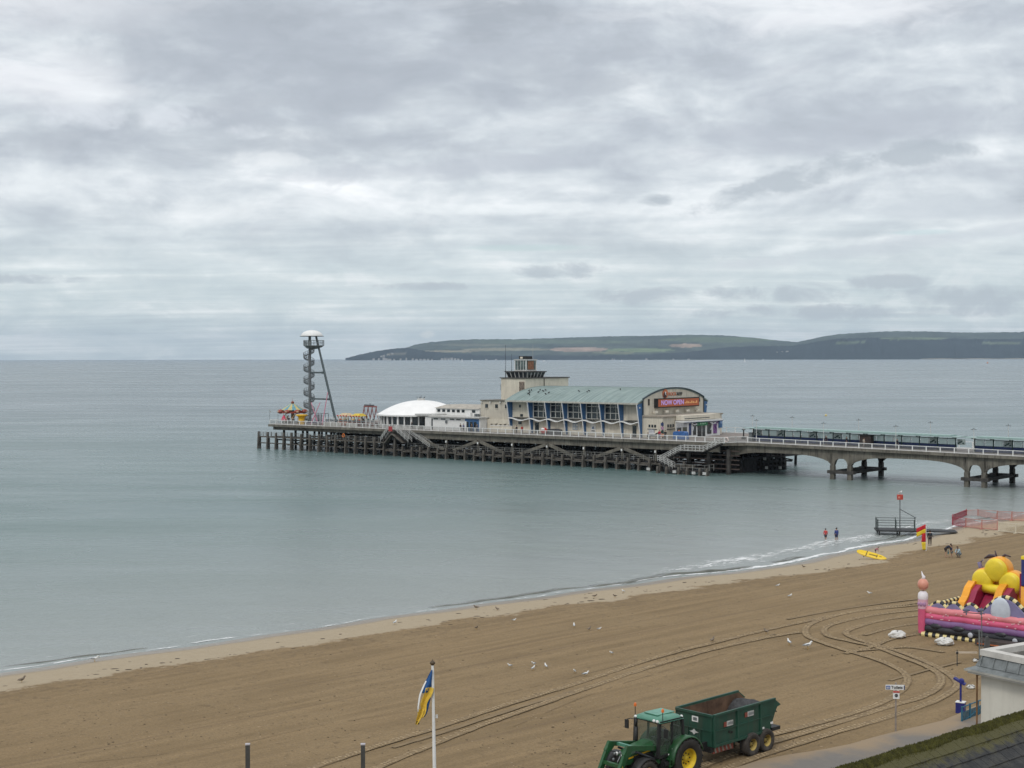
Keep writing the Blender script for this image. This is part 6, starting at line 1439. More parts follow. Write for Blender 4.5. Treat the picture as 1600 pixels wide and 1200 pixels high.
def smooth3(pts, step=.28):
    P = [Vector(p) for p in pts]; out = [P[0]]
    L = [0]
    for a, b_ in zip(P[:-1], P[1:]): L.append(L[-1]+(b_-a).length)
    n_ = int(L[-1]/step)
    for k_ in range(1, n_+1):
        q = L[-1]*k_/n_; i = max(0, np.searchsorted(L, q)-1); u = (q-L[i])/max(1e-6, L[i+1]-L[i]); out.append(P[i].lerp(P[i+1], u))
    return out
stripes([(.05,-.12,.16),(CL,-.12,.16)], .20, 'base_stripe', V_CREAM)
# scalloped lavender crest
def arc(x0, x1, h, y, z0): return [(x0+(x1-x0)*q/10, y, z0+h*math.sin(math.pi*q/10)) for q in range(11)]
for x0, x1, h in ((.55,1.75,.38),(1.75,3.0,.46),(3.0,4.3,.5)):
    MB().prism([(x, z) for x, _, z in arc(x0,x1,h,0,2.12)], .05, .35, 'xz').build('crest', V_LAV, ic); stripes(arc(x0,x1,h,.32,2.2), .13, 'crest_stripe')
MB().prism([(x, z) for x, _, z in arc(4.5,8.0,1.25,0,2.1)], .02, .38, 'xz').build('crest', V_LAV, ic); stripes(arc(4.5,8.0,1.3,.34,2.16), .16, 'crest_stripe')
m = MB(); m.ball((6.0,-.02,2.45),.78,16,10,(.95,.22,1.3)); m.build('oval_panel', mi_('pale_grey', (.50,.54,.60)), ic, True)
m = MB(); 
for x in (3.9, 7.2): m.ball((x,-.36,.55),.2,10,6,(1,.4,1))
m.build('wheel_disc', mi_('silver', (.42,.43,.46)), ic, True)
m = MB()
for x in (1.2, 2.9, 4.3, 6.1): m.ball((x,-.05,.82),.5,12,8,(1.2,.62,.62))
m.build('dark_arch', V_BLK, ic, True)
m = MB(); rr = random.Random(4)
for i in range(26): m.cb((rr.uniform(.4,CL-.2),-.22,rr.uniform(1.35,2.05)),(.12,.03,.06),rr.uniform(-.6,.6),'Y')
m.build('star_patch', mi_('pale_pink', (.75,.5,.5)), ic)
# candle pillar
MB().lathe([(.33,.2),(.36,1.2),(.35,2.2),(.34,2.95),(.30,3.1)], (.0,.1,0), 16).build('pillar_lower', V_PINK, ic, True)
MB().lathe([(.365,2.0),(.365,2.7)], (.0,.1,0), 16).build('pillar_band', V_LPK, ic, True)
MB().lathe([(.36,2.70),(.38,2.85),(.35,3.12),(.22,3.26),(.1,3.3)], (.0,.1,0), 16).build('pillar_icing', mi_('white', (.7,.66,.68)), ic, True)
MB().ball((0,.1,3.78),.40,16,12,(1,1,1.12)).build('pillar_ball', mi_('salmon', (.62,.27,.19)), ic, True)
MB().sweep([(0,.1,4.15),(.06,.1,4.35),(-.05,.1,4.5),(-.12,.1,4.75)], [.14,.12,.07,.015], 10).build('flame', mi_('white', (.7,.66,.68)), ic, True)
m = MB()
for a in (-2.2,-1.5,-.8): m.ball((.3*math.cos(a),.1+.3*math.sin(a),2.35),.15,8,6,(1,1,1.2))
m.build('pillar_patch', mi_('mauve', (.36,.20,.33)), ic)
# side wall running back, blue inside
MB().sweep([(.1,.4,1.5),(.25,3,1.5),(.4,6,1.5),(.5,9.,1.5)], [.42]*4, 12).build('side_tube', V_BLUE, ic, True); MB().sweep([(.1,.4,.8),(.25,3,.8),(.4,6,.8),(.5,9.,.8)], [.45]*4, 12).build('side_tube', V_PUR, ic, True)
stripes([(.1,.5,2.05),(.25,3,2.1),(.4,6,2.15),(.5,9.,2.2)], .17, 'side_stripe')
MB().box(.2,CL,.5,8.8,.1,.45).build('floor', V_BLUE, ic)
# slide with three plain domes
def arch2(cx, y, w_, zt, r_, nm, m_, z0=.3):
    pts = [(cx-w_,y,z0)]+[(cx-w_*math.cos(a), y, zt-w_+w_*math.sin(a)) for a in np.linspace(0, math.pi, 12)]+[(cx+w_,y,z0)]
    return MB().sweep(pts, [r_]*len(pts), 12).build(nm, m_, ic, True)
SX, SY = 2.75, 6.6
MB().prism([(SX-1.75,.3),(SX+2.05,.3),(SX+2.05,3.2),(SX+1.6,3.9),(SX-1.3,3.9),(SX-1.75,3.2)], SY+.2, SY+1.6, 'xz').build('slide_back', V_ORG, ic)
for cx, zc_2, r_ in ((SX+.05,4.42,.92),(SX-1.0,3.55,.86),(SX+1.15,3.5,.88)):
    MB().lathe([(0,-.3),(r_*.85,-.3),(r_*1.0,-.22),(r_*1.05,-.05),(r_*1.05,.7),(r_*.95,.95),(0,1.0)], (cx,SY+.1,zc_2), 28, 'y').build('dome_rim', V_ORG, ic, True); MB().lathe([(0,-.26),(r_*.7,-.25),(r_*.88,-.17),(r_*.97,.0),(r_*.97,.15)], (cx,SY-.22,zc_2), 28, 'y').build('yellow_dome', V_YEL, ic, True)
MB().sweep([(SX-.9,SY-.25,3.0),(SX+.1,SY-.35,2.95),(SX+1.1,SY-.25,3.0)], [.38]*3, 12).build('yellow_beam', V_YEL, ic, True)
for x, nm in ((SX-1.35,'side'),(SX+1.15,'side')):
    MB().prism([(SY-3.1,.3),(SY-.1,.3),(SY-.1,3.4),(SY-.7,3.5),(SY-1.4,3.1),(SY-1.9,2.5),(SY-2.5,2.1),(SY-3.1,1.2)], x-.55, x+.0, 'yz').build('slide_side', V_ORG, ic)
    MB().prism([(SY-2.9,.3),(SY-.0,.3),(SY-.0,3.2),(SY-.7,3.25),(SY-1.4,2.9),(SY-1.9,2.3),(SY-2.5,1.9),(SY-2.9,1.2)], x+.02, x+.5, 'yz').build('slide_side', V_MAR, ic)
MB().add([(SX-.75,SY-3,.4),(SX+.55,SY-3,.4),(SX+.55,SY,2.7),(SX-.75,SY,2.7)], [(0,1,2,3)]).build('slide_bed', V_MAR, ic)
m = MB(); m.sweep([(SX-1.5,SY+.9,4.0),(SX-1.75,SY+.9,4.7),(SX-1.45,SY+.9,4.95)], [.2,.16,.05], 8); m.build('purple_horn', V_LAV, ic, True)
m = MB(); m.sweep([(SX-.1,SY+.8,5.0),(SX-.45,SY+.8,5.35),(SX-.9,SY+.8,5.3),(SX-1.3,SY+.8,5.1)], [.16,.12,.16,.05], 8); m.sweep([(SX-.1,SY+.8,5.1),(SX+.35,SY+.8,5.5),(SX+.8,SY+.8,5.4)], [.12,.1,.04], 8); m.sweep([(SX-.3,SY+.8,5.2),(SX-.45,SY+.8,5.75)], [.1,.04], 8); m.build('dark_crest', mi_('dark_brown', (.05,.03,.035)), ic, True)
# neighbouring tower at picture edge
q = GX(37.72, 107.4); it = thing('inflatable_tower', 'orange inflatable wall with a blue block on top at the right picture edge', 'inflatable', q, R(-42))
MB().box(-.35,3.5,-.3,2.5,0,3.7).build('lower_block', V_ORG, it); m = MB()
for i in range(6): m.tube((-.1+.6*i,-.3,.1),(-.1+.6*i,-.3,3.7),.3,None,12)
m.build('rib', V_ORG, it, True); MB().box(-.3,3.4,-.5,2.3,3.8,5.7).build('upper_block', V_BLUE if False else mi_('navy', (.03,.04,.17)), it); MB().box(-.3,3.4,-.55,2.3,5.72,5.95).build('top_strip', V_YEL, it); MB().box(-.55,-.36,-.2,.5,2.8,4.6).build('side_flap', V_MAR, it)
q = GX(34.6, 104.0); th = thing('entry_mat', 'dark brown padded mat and low fence at the front corner of the inflatable', 'mat', q, R(-42)); MB().box(-1.5,4,-.9,.6,.05,.42).build('mat', mat('mat_dark', (.06,.05,.045), .7), th); MB().box(-1.3,.3,-1.0,-.92,.12,.2).build('strap', mat('strap_orange', (.4,.12,.04)), th)
# ------------------------------------------------------------------ tractor and tipping trailer
M_TG = mat('tractor_green', (.014,.078,.024), .42, .25, 1.5, spec=.5, streak=.35, streakcol=(.07,.075,.045)); M_TG2 = mat('roof_green', (.07,.22,.15), .35, .12, 1., spec=.6); M_TYRE = mat('tyre_rubber', (.028,.025,.022), .9, .3, 3., bump=.4)
M_DUST = mat('dusty_tyre', (.055,.048,.042), .95, .3, 3., bump=.4); M_WY = mat('wheel_yellow', (.58,.41,.02), .6, .25, 2.); M_TB = mat('tractor_black', (.018,.018,.018), .55, .2, 3.); M_TRG = mat('trailer_green', (.016,.065,.042), .55, .22, .8, streak=.5, streakcol=(.05,.055,.04)); M_RUST = mat('rusty_inside', (.13,.075,.045), .9, .4, 1.2, bump=.3, streak=.5, streakcol=(.05,.03,.02))
M_CABG = bpy.data.materials.new('cab_glass'); M_CABG.use_nodes = True; b_ = M_CABG.node_tree.nodes['Principled BSDF']; b_.inputs['Base Color'].default_value = (.10,.13,.10,1); b_.inputs['Roughness'].default_value = .06; b_.inputs['Alpha'].default_value = .42
def wheel(par, x, y, r, w_, rim_r, out, tyre_m, rim_m, lugs=True, turn=0.):
    """wheel about the axis along local y; out = +1 when its outer face looks to +y"""
    th = MB().lathe([(rim_r,-w_*.42),(r*.80,-w_*.5),(r*.95,-w_*.46),(r,-w_*.32),(r*1.005,0),(r,w_*.32),(r*.95,w_*.46),(r*.80,w_*.5),(rim_r,w_*.42),(rim_r*.96,0),(rim_r,-w_*.42)], (0,0,0), 40, 'y').build('tyre', tyre_m, None, True, org=(0,0,0))
    hub = bpy.data.objects.new('wheel', None); COL.objects.link(hub); hub.parent = par; hub.location = (x, y, r*.985); hub.rotation_euler = (0,0,turn); ORG[hub.name] = (0,0,0); hub.empty_display_size = .3
    th.parent = hub
    if lugs:
        m = MB(); n_ = 22
        for i in range(n_):
            for s_ in (-1, 1):
                a = 2*math.pi*(i+(.5 if s_ > 0 else 0))/n_
                for q in range(3):
                    a2 = a+q*.055; yy = s_*w_*(.08+.15*q); M_ = Matrix.Rotation(-a2, 3, 'Y')
                    c_ = M_@Vector((r*1.015-.01*q,0,0)); c_.y = yy
                    hx, hy, hz = .035, w_*.085, .035
                    m.add([Vector((0,0,0))+c_+M_@Vector(p) for p in [(-hx,-hy,-hz),(hx,-hy,-hz),(hx,hy,-hz+.02),(-hx,hy,-hz+.02),(-hx,-hy,hz),(hx,-hy,hz),(hx,hy,hz+.02),(-hx,hy,hz+.02)]], [(0,3,2,1),(4,5,6,7),(0,1,5,4),(1,2,6,5),(2,3,7,6),(3,0,4,7)])
        m.build('tread', tyre_m, hub, org=(0,0,0))
    m = MB(); f_ = out
    m.lathe([(rim_r*1.0,f_*w_*.43),(rim_r*.94,f_*w_*.40),(rim_r*.9,f_*w_*.15),(rim_r*.82,f_*w_*.02),(rim_r*.3,f_*w_*.08),(rim_r*.28,f_*w_*.2),(0,f_*w_*.2)], (0,0,0), 32, 'y')
    m.lathe([(rim_r*1.0,-f_*w_*.43),(rim_r*.9,-f_*w_*.38),(rim_r*.85,f_*w_*.0)], (0,0,0), 32, 'y'); m.build('rim', rim_m, hub, True, org=(0,0,0))
    m = MB()
    for i in range(8): a = i*math.pi/4; m.tube((rim_r*.5*math.cos(a),f_*w_*.02,rim_r*.5*math.sin(a)),(rim_r*.5*math.cos(a),f_*w_*.14,rim_r*.5*math.sin(a)),.035,None,6)
    m.build('wheel_nut', M_TB, hub, org=(0,0,0))
    return hub
TH = 221.
rw = Vector(flat(1070.5, 1216, 1.62)); rot = R(TH); inw = Vector((math.sin(rot), -math.cos(rot)))   # towards the far side
tc_ = Vector((rw.x, rw.y))+inw*.98
tr = thing('tractor', 'green tractor with yellow wheels, glazed cab and front loader arms, pulling the trailer', 'tractor', (tc_.x, tc_.y, float(gh(tc_.x, tc_.y))), rot)
for y, o_ in ((.98,1),(-.98,-1)): wheel(tr, 0, y, .98, .60, .52, o_, M_TYRE, M_WY)
for y, o_ in ((.93,1),(-.93,-1)): wheel(tr, 2.72, y, .68, .46, .36, o_, M_DUST, M_WY, True, R(6))
m = MB(); m.box(-.5,3.3,-.28,.28,.62,1.25); m.bar((0,-.85,.98),(0,.85,.98),.34,.34); m.bar((2.72,-.8,.66),(2.72,.8,.66),.22,.22); m.box(1.2,2.0,-.62,.62,.55,1.0); m.build('chassis', M_TB, tr)
m = MB(); hx = [1.5,1.75,2.4,3.1,3.42,3.5]; hz = [1.98,1.95,1.86,1.72,1.55,1.25]; hw = [.46,.46,.44,.40,.36,.33]; vs = []
for x, z, w_ in zip(hx, hz, hw): vs += [(x,-w_,1.12),(x,-w_,z-.14),(x,-w_*.62,z),(x,w_*.62,z),(x,w_,z-.14),(x,w_,1.12)]
m.add(vs, [(i*6+j, i*6+(j+1)%6, (i+1)*6+(j+1)%6, (i+1)*6+j) for i in range(5) for j in range(6)]+[(0,1,2,3,4,5),(35,34,33,32,31,30)]); hd_ = m.build('bonnet', M_TG, tr)
m = MB(); 
for y in (-1,1): m.box(1.7,3.0,min(y*.445,y*.47),max(y*.445,y*.47),1.2,1.5)
m.box(3.49,3.53,-.27,.27,1.2,1.5); m.build('grille', M_TB, hd_)
for y in (-.2,.2): MB().ball((3.5,y,1.58),.09,8,6).build('headlight', M_WHITE, hd_)
# cab
CX = .48
CB = [(-.62+CX,1.35),(1.22+CX,1.25),(1.12+CX,2.90),(-.45+CX,2.90)]
m = MB()
for y in (-.78,.78):
    for i, (a, b2) in enumerate(zip(CB, CB[1:]+CB[:1])): m.bar((a[0],y,a[1]),(b2[0],y,b2[1]),.14,.13)
    m.bar((.30+CX,y,1.3),(.22+CX,y,2.9),.09,.08)
for (x, z) in CB: m.bar((x,-.78,z),(x,.78,z),.1,.1)
cabf = m.build('cab_frame', M_TB, tr)
m = MB(); m.add([(a[0],y,a[1]) for y in (-.79,.79) for a in CB], [(0,1,2,3),(7,6,5,4),(1,5,6,2),(0,3,7,4)]); m.build('cab_glass', M_CABG, cabf)
MB().box(-.6+CX,1.2+CX,-.76,.76,.95,1.42).build('cab_base', M_TG, tr)
m = MB(); m.box(-.35,.15,-.28,.28,1.45,1.75); m.box(-.42,-.28,-.27,.27,1.75,2.35); m.box(-.40,-.30,-.13,.13,2.4,2.6); m.build('seat', M_TB, cabf)
m = MB(); m.box(.75,1.05,-.3,.3,1.4,1.95); m.lathe([(.17,-.012),(.2,0),(.17,.012)], (.62,0,2.02), 14, 'x'); m.tube((.62,0,2.02),(.85,0,1.9),.03,None,6); m.build('dashboard', M_TB, cabf)
m = MB(); P_ = [(x+CX, z) for x, z in [(-.48,2.90),(-.44,3.04),(-.2,3.13),(.6,3.16),(1.05,3.10),(1.2,2.98),(1.2,2.90)]]; vs = []
for y, s_ in ((-.84,0),(-.79,.6),(-.56,1),(.56,1),(.79,.6),(.84,0)): vs += [(x, y, 2.90+(z-2.90)*s_) for x, z in P_]
k_ = len(P_); m.add(vs, [(i*k_+j, i*k_+j+1, (i+1)*k_+j+1, (i+1)*k_+j) for i in range(5) for j in range(k_-1)]+[tuple(i*k_ for i in range(6)), tuple(i*k_+k_-1 for i in range(5,-1,-1))])
m.add([(P_[0][0],-.92,2.9),(P_[-1][0],-.92,2.9),(P_[-1][0],.92,2.9),(P_[0][0],.92,2.9)], [(0,1,2,3)])
rf_ = m.build('cab_roof', M_TG2, tr); rf_.data.shade_smooth()
MB().box(-.3+CX,.9+CX,-.45,.45,3.15,3.19).build('roof_hatch', mat('roof_hatch_green', (.10,.27,.19), .35), rf_)
for x, y in ((1.68,.72),(1.68,-.72),(1.68,.5),(.0,.74),(.0,-.74)): MB().ball((x,y,2.97),.09,8,6,(.7,1,.8)).build('work_light', M_WHITE, rf_)
for x, y in ((1.45,.86),(1.5,-.92)):
    bb = MB().tube((x,y,2.9),(x,y,3.42),.02,None,6).build('beacon_stalk', M_TB, tr); MB().lathe([(.06,3.40),(.07,3.43),(.065,3.52),(.04,3.57),(0,3.58)], (x,y,0), 10).build('beacon', mat('amber_lens', (.55,.12,.02), .3, emit=(.8,.2,.03,.12)), bb, True)
# fenders
for y in (1,-1):
    m = MB(); vs = []; A_ = np.linspace(R(-5), R(165), 14)
    for a in A_: 
        for yy, rr_ in ((.62,1.10),(1.22,1.10),(1.26,1.04)): vs.append((rr_*math.cos(a), y*yy, .98+rr_*math.sin(a)))
    m.add(vs, [(i*3+j, i*3+j+1, (i+1)*3+j+1, (i+1)*3+j) for i in range(13) for j in range(2)]); o = m.build('rear_fender', M_TG, tr, True); md = o.modifiers.new('s', 'SOLIDIFY'); md.thickness = .04
    m = MB(); vs = []
    for a in np.linspace(R(20), R(150), 10):
        for yy in (.68,1.18): vs.append((2.72+.78*math.cos(a), y*yy, .67+.78*math.sin(a)))
    m.add(vs, [(i*2, i*2+1, (i+1)*2+1, (i+1)*2) for i in range(9)]); o = m.build('front_fender', M_TB, tr, True); md = o.modifiers.new('s', 'SOLIDIFY'); md.thickness = .03
m = MB()
for i in range(3): m.box(.78,1.22,.82,1.15,.50+.30*i,.54+.30*i)
m.bar((.78,1.12,.5),(.78,1.12,1.2),.04,.04); m.bar((1.22,1.12,.5),(1.22,1.12,1.2),.04,.04); m.build('steps', M_TG, tr)
m = MB(); m.tube((1.75,-.62,1.5),(1.75,-.62,2.5),.09,None,10).sweep([(1.75,-.62,2.5),(1.75,-.62,2.75),(1.68,-.70,2.9)], [.06,.06,.06], 8); m.build('exhaust', M_TB, tr, True)
for y in (-1,1):
    m = MB(); m.path([(1.5,y*.8,2.75),(1.65,y*1.1,2.8),(1.68,y*1.3,2.72)], .022, 6); a_ = m.build('mirror_arm', M_TB, tr); MB().cb((1.7,y*1.3,2.5),(.07,.22,.42)).build('mirror', M_TB, a_)
# loader
for y in (.60,-.60):
    m = MB(); m.bar((.95,y,1.45),(1.55,y,1.35),.14,.5); m.bar((1.3,y,1.62),(3.65,y,2.02),.15,.22); m.bar((3.55,y,2.06),(4.35,y,.55),.16,.26); m.prism([(3.35,1.85),(3.6,2.14),(3.9,1.75),(3.75,1.45)], y-.09, y+.09, 'xz'); la = m.build('loader_arm', M_TG, tr)
    m = MB(); m.tube((1.7,y*.98,1.15),(3.0,y*.98,1.72),.055,None,8).tube((3.2,y*.98,2.0),(4.2,y*.98,1.0),.045,None,8); m.build('hydraulic_ram', M_DARK, la)
MB().bar((3.1,-.6,1.93),(3.1,.6,1.93),.14,.14).build('loader_crossbar', M_TG2, tr); MB().bar((4.0,-.6,1.2),(4.0,.6,1.2),.16,.16).build('loader_crossbar', M_TG, tr)
m = MB(); m.box(4.3,4.45,-.75,.75,.3,.75); m.bar((4.3,-.6,.4),(5.2,-.6,.3),.06,.06); m.bar((4.3,.6,.4),(5.2,.6,.3),.06,.06); m.build('loader_carriage', M_TG, tr)
m = MB(); 
for p in ((3.62,-.2,1.6),(3.6,.12,1.7),(3.6,-.3,1.3),(3.65,.25,1.25)): m.ball(p,.08,6,5)
m.path([(3.5,.1,1.6),(3.8,.15,1.3),(3.7,.1,1.0)], .03, 5); m.build('hydraulic_fitting', M_GREY, tr)
MB().box(4.0,4.02,.69,.70,1.0,1.25).build('decal', M_YEL, tr)
m = MB(); m.box(1.6,3.1,-.44,.44,.9,1.2); m.box(.55,1.5,.5,.85,.55,1.15); m.tube((.6,.86,.85),(1.4,.86,.85),.16,None,12); m.build('engine_side', M_TB, tr)
m = MB(); m.path([(3.3,.35,1.6),(3.75,.5,1.75),(3.95,.55,1.3)], .025, 5).path([(3.3,.28,1.5),(3.8,.4,1.5),(4.0,.45,1.0)], .025, 5).path([(3.3,-.3,1.6),(3.7,-.4,1.7),(4.0,-.5,1.2)], .025, 5); m.build('hose', M_TB, tr)
m = MB(); m.ball((.85,.98,1.55),.08,8,6); m.ball((1.0,.86,1.3),.06,8,6); m.build('side_lamp', M_WHITE, tr)
MB().box(.35,.75,-.25,.25,1.75,2.25).build('driver_screen', mat('screen_grey', (.12,.13,.12), .5), cabf)
m = MB()
for y in (.47,-.47): m.bar((1.6,y,1.62),(3.3,y*.85,1.42),.012,.07)
m.build('bonnet_stripe', M_YEL, hd_)
# trailer
fc = Vector(flat(1115, 1168, 2.6)); TR = R(223.5); d_in = Vector((math.sin(TR), -math.cos(TR))); c0 = Vector((fc.x, fc.y))+d_in*1.2
tl2 = thing('tipping_trailer', 'dark green tipping trailer with rusty inside and twin axles, hitched behind the tractor', 'trailer', (c0.x, c0.y, float(gh(c0.x, c0.y))), TR)
# local x forward (front wall at x=0, body to -x), y to the near side
TP = [(0,.98),(0,2.55),(-5.05,2.60),(-5.6,2.22),(-5.25,2.14),(-4.6,1.02)]
for y in (1.18,-1.18):
    sd_ = MB().prism(TP, min(y,y*.955), max(y,y*.955), 'xz').build('side_panel', M_TRG, tl2)
    MB().prism([(-.05,1.1),(-.05,2.5),(-5.0,2.56),(-5.45,2.22),(-4.6,1.15)], min(y*.95,y*.93), max(y*.95,y*.93), 'xz').build('inner_lining', M_RUST, sd_)
    m = MB(); s_ = 1 if y > 0 else -1
    for x in (-.06,-1.95,-3.85,): m.bar((x,y+s_*.03,.98),(x,y+s_*.03,2.55-x*-.03+.0 if False else 2.56+(-x)*.01),.16,.08)
    m.bar((0,y+s_*.02,1.74),(-4.75,y+s_*.02,1.80),.06,.05); m.bar((0,y+s_*.02,2.56),(-5.06,y+s_*.02,2.61),.12,.10); m.bar((0,y+s_*.03,1.02),(-4.6,y+s_*.03,1.06),.1,.12); m.build('rib', M_TRG, sd_)
sd_near = [o for o in kids(tl2) if o.name.startswith('side_panel')][0]
for x, z in ((-1.25,1.98),(-2.95,2.18)):
    lb3 = MB().box(x-.28,x+.22,1.205,1.225,z-.12,z+.14).build('side_sticker', M_WEATH, sd_near); MB().box(x+.23,x+.45,1.205,1.225,z-.12,z+.12).build('side_mark', mat('faded_red', (.22,.06,.04)), sd_near)
    m = MB(); 
    for q in range(4): m.box(x-.24+.11*q,x-.17+.11*q,1.226,1.23,z-.06,z+.08)
    m.build('sticker_print', M_GREY, lb3)
MB().box(-1.5,-1.38,1.205,1.22,1.45,1.56).box(-1.3,-1.18,1.205,1.22,1.50,1.61).build('side_hole', M_BLACK, sd_near)
fr_ = MB().box(-.06,.03,-1.12,1.12,.98,2.52).build('front_panel', M_TRG, tl2)
m = MB(); m.bar((.06,-1.2,2.54),(.06,1.2,2.54),.1,.12); m.bar((.05,-1.12,1.76),(.05,1.12,1.76),.06,.06); 
for y in (-1.1,-.4,.4,1.1): m.bar((.05,y,1.0),(.05,y,1.7),.08,.08)
m.build('rib', M_TRG, fr_)
pl_ = MB().box(.035,.05,-.15,.25,2.08,2.36).build('white_plate', M_WHITE, fr_); MB().box(.051,.056,-.07,.17,2.14,2.30).build('plate_print', M_GREY, pl_)
MB().prism([(-.3,1.56),(-.1,1.52),(.0,1.42),(.1,1.52),(.3,1.56),(.1,1.62),(.0,1.72),(-.1,1.62)], .055, .07, 'yz').build('winged_badge', M_WEATH, fr_)
MB().box(-4.75,0,-1.12,1.12,.98,1.06).build('floor', M_RUST, tl2)
MB().add([(-4.75,-1.12,1.0),(-4.75,1.12,1.0),(-5.3,1.12,2.1),(-5.3,-1.12,2.1)], [(0,1,2,3)]).build('tailgate', M_TRG, tl2)
m = MB(); nx, ny = 18, 10; vs = []
for i in range(nx+1):
    for j in range(ny+1):
        x = -5.4+i/nx*3.3; y = -1.1+2.2*j/ny; vs.append((x, y, 1.15+1.25*math.exp(-((x+4.7)/.95)**2)*(1-.10*(y/1.1)**2)+.05*rng.rand()))
m.add(vs, [(i*(ny+1)+j,(i+1)*(ny+1)+j,(i+1)*(ny+1)+j+1,i*(ny+1)+j+1) for i in range(nx) for j in range(ny)]); m.build('load_of_debris', mat('dark_debris', (.05,.05,.052), .95, .4, 5., bump=.5), tl2, True)['kind'] = 'stuff'
m = MB(); m.box(-4.7,.1,.35,.55,.72,.98); m.box(-4.7,.1,-.55,-.35,.72,.98); m.bar((.1,.0,.85),(2.1,0,.62),.22,.2); m.bar((.1,.45,.85),(1.3,.05,.72),.12,.16); m.bar((.1,-.45,.85),(1.3,-.05,.72),.12,.16); m.prism([(-1.6,.98),(-2.6,.98),(-2.3,.45),(-1.9,.45)], .55,.65,'xz'); m.build('chassis', M_TRG, tl2)
m = MB(); m.bar((.05,.75,1.2),(.05,.75,.75),.5,.14); m.box(.0,.3,-1.0,-.2,.7,1.1); m.box(-.2,.1,.5,1.1,.7,.95); m.build('headboard_gear', M_TB, tl2)
for x in (-3.05,-4.25):
    for y, o_ in ((1.12,1),(-1.12,-1)): wheel(tl2, x, y, .60, .50, .30, o_, M_DUST, mat('old_rim_yellow', (.36,.27,.08), .7, .3), False)
    MB().bar((x,-1.0,.6),(x,1.0,.6),.14,.14).build('axle', M_TB, tl2)
MB().box(-5.6,-4.9,.4,1.15,.92,1.1).build('rear_bumper', M_TB, tl2)
for x, z in ((-4.75,1.35),(-4.0,1.2)): MB().box(x-.12,x+.08,1.2,1.23,z,z+.1).build('marker_lamp', M_WHITE, tl2)
bd2 = MB().box(-1.7,-.1,1.02,1.1,.62,.92).build('striped_board', mat('faded_red', (.22,.06,.04)), tl2)
m = MB()
for q in range(5): m.cb((-1.45+.3*q,1.11,.77),(.10,.02,.26),.4,'Y')
m.build('board_stripe', mat('dull_stripe', (.22,.20,.17), .7, .3), bd2)

# ------------------------------------------------------------------ near right: white building with lead roof, tiled roof
Bc = Vector((736/F*60, 60)); ba = R(33)
wh = thing('white_flat_roofed_building', 'white rendered building with a grey lead roof edge and pale coping round a sunken roof', 'building', (Bc.x, Bc.y, 0), ba)
ztop_ = CAMZ-(1016-yh(1537))*60/F
# local: x along b (away right), -y towards the viewer (a direction)
LX, LY = 12., 9.
def ring(z0, z1, o0, o1, t_, m_, nm, par=wh):
    """vertical/sloped band round the roof: outer offset o0 at z0 to o1 at z1, thickness t_"""
    m = MB()
    for (ax, ay), (bx_, by_), nx_, ny_ in (((0,0),(0,-LY),-1,0),((0,-LY),(LX,-LY),0,-1),((LX,-LY),(LX,0),1,0),((LX,0),(0,0),0,1)):
        def P(px_, py_, o_, z): 
            return (px_+(o_ if px_ > 0 else -o_), py_+(o_ if py_ == 0 else -o_), z)
        m.add([P(ax,ay,o0,z0),P(bx_,by_,o0,z0),P(bx_,by_,o1,z1),P(ax,ay,o1,z1),P(ax,ay,o0-t_,z0),P(bx_,by_,o0-t_,z0),P(bx_,by_,o1-t_,z1),P(ax,ay,o1-t_,z1)], [(0,1,2,3),(7,6,5,4),(0,4,5,1),(3,2,6,7)])
    return m.build(nm, m_, par)
M_COP = mat('coping_white', (.52,.50,.46), .8, .12, 1.5, bump=.2); M_LEAD = mat('lead_sheet', (.17,.185,.185), .6, .3, 1.5, streak=.5, streakcol=(.07,.08,.075), bump=.3)
cop = ring(ztop_-.24, ztop_, .06, .06, .42, M_COP, 'coping')
ring(ztop_-.66, ztop_-.26, .18, .0, .12, M_LEAD, 'lead_upstand')
m = MB()
for i in range(14):
    y = -.05-.62*i; m.bar((-.20,y,ztop_-.68),(-.03,y,ztop_-.27),.055,.06)
for i in range(18): m.bar((.5+.66*i,.20,ztop_-.68),(.5+.66*i,.03,ztop_-.27),.055,.06)
m.build('lead_roll', M_LEAD, wh)
ring(ztop_-.81, ztop_-.68, .48, .18, .10, M_LEAD, 'lead_eave'); ring(ztop_-.89, ztop_-.815, .50, .50, .5, mat('eave_underside', (.36,.35,.31), .8), 'soffit')
ring(ztop_-.98, ztop_-.895, .40, .40, .12, M_COP, 'fascia')
M_WALL = mat('wall_render', (.60,.575,.50), .85, .07, .6, bump=.15, streak=.15, streakcol=(.36,.33,.28))
MB().box(-.02,LX,-LY,.02,0,ztop_-.90).build('wall', M_WALL, wh)
MB().box(.36,LX-.36,-LY+.36,-.36,ztop_-.95,ztop_-.8).build('roof', mat('roof_felt', (.075,.07,.062), .9, .3, 1.), wh)
m = MB(); m.box(.365,.40,-LY+.4,-.40,ztop_-.8,ztop_-.25); m.box(.4,LX-.4,-.40,-.365,ztop_-.8,ztop_-.25); m.build('roof_lining', mat('lining_grey', (.24,.225,.2), .9, .3), wh)
m = MB(); m.tube((-.15,.12,1.5),(-.15,.12,ztop_-1.01),.036,None,8); m.bar((-.15,.12,ztop_-1.04),(.1,.12,ztop_-1.04),.1,.08); m.tube((-.15,.12,ztop_-4.3),(-.15,.12,ztop_-4.7),.10,None,8); m.bar((-.15,.12,ztop_-4.5),(.0,-.1,ztop_-4.9),.08,.06); m.build('drainpipe', mat('rusty_pipe', (.16,.085,.035), .8, .3), wh)
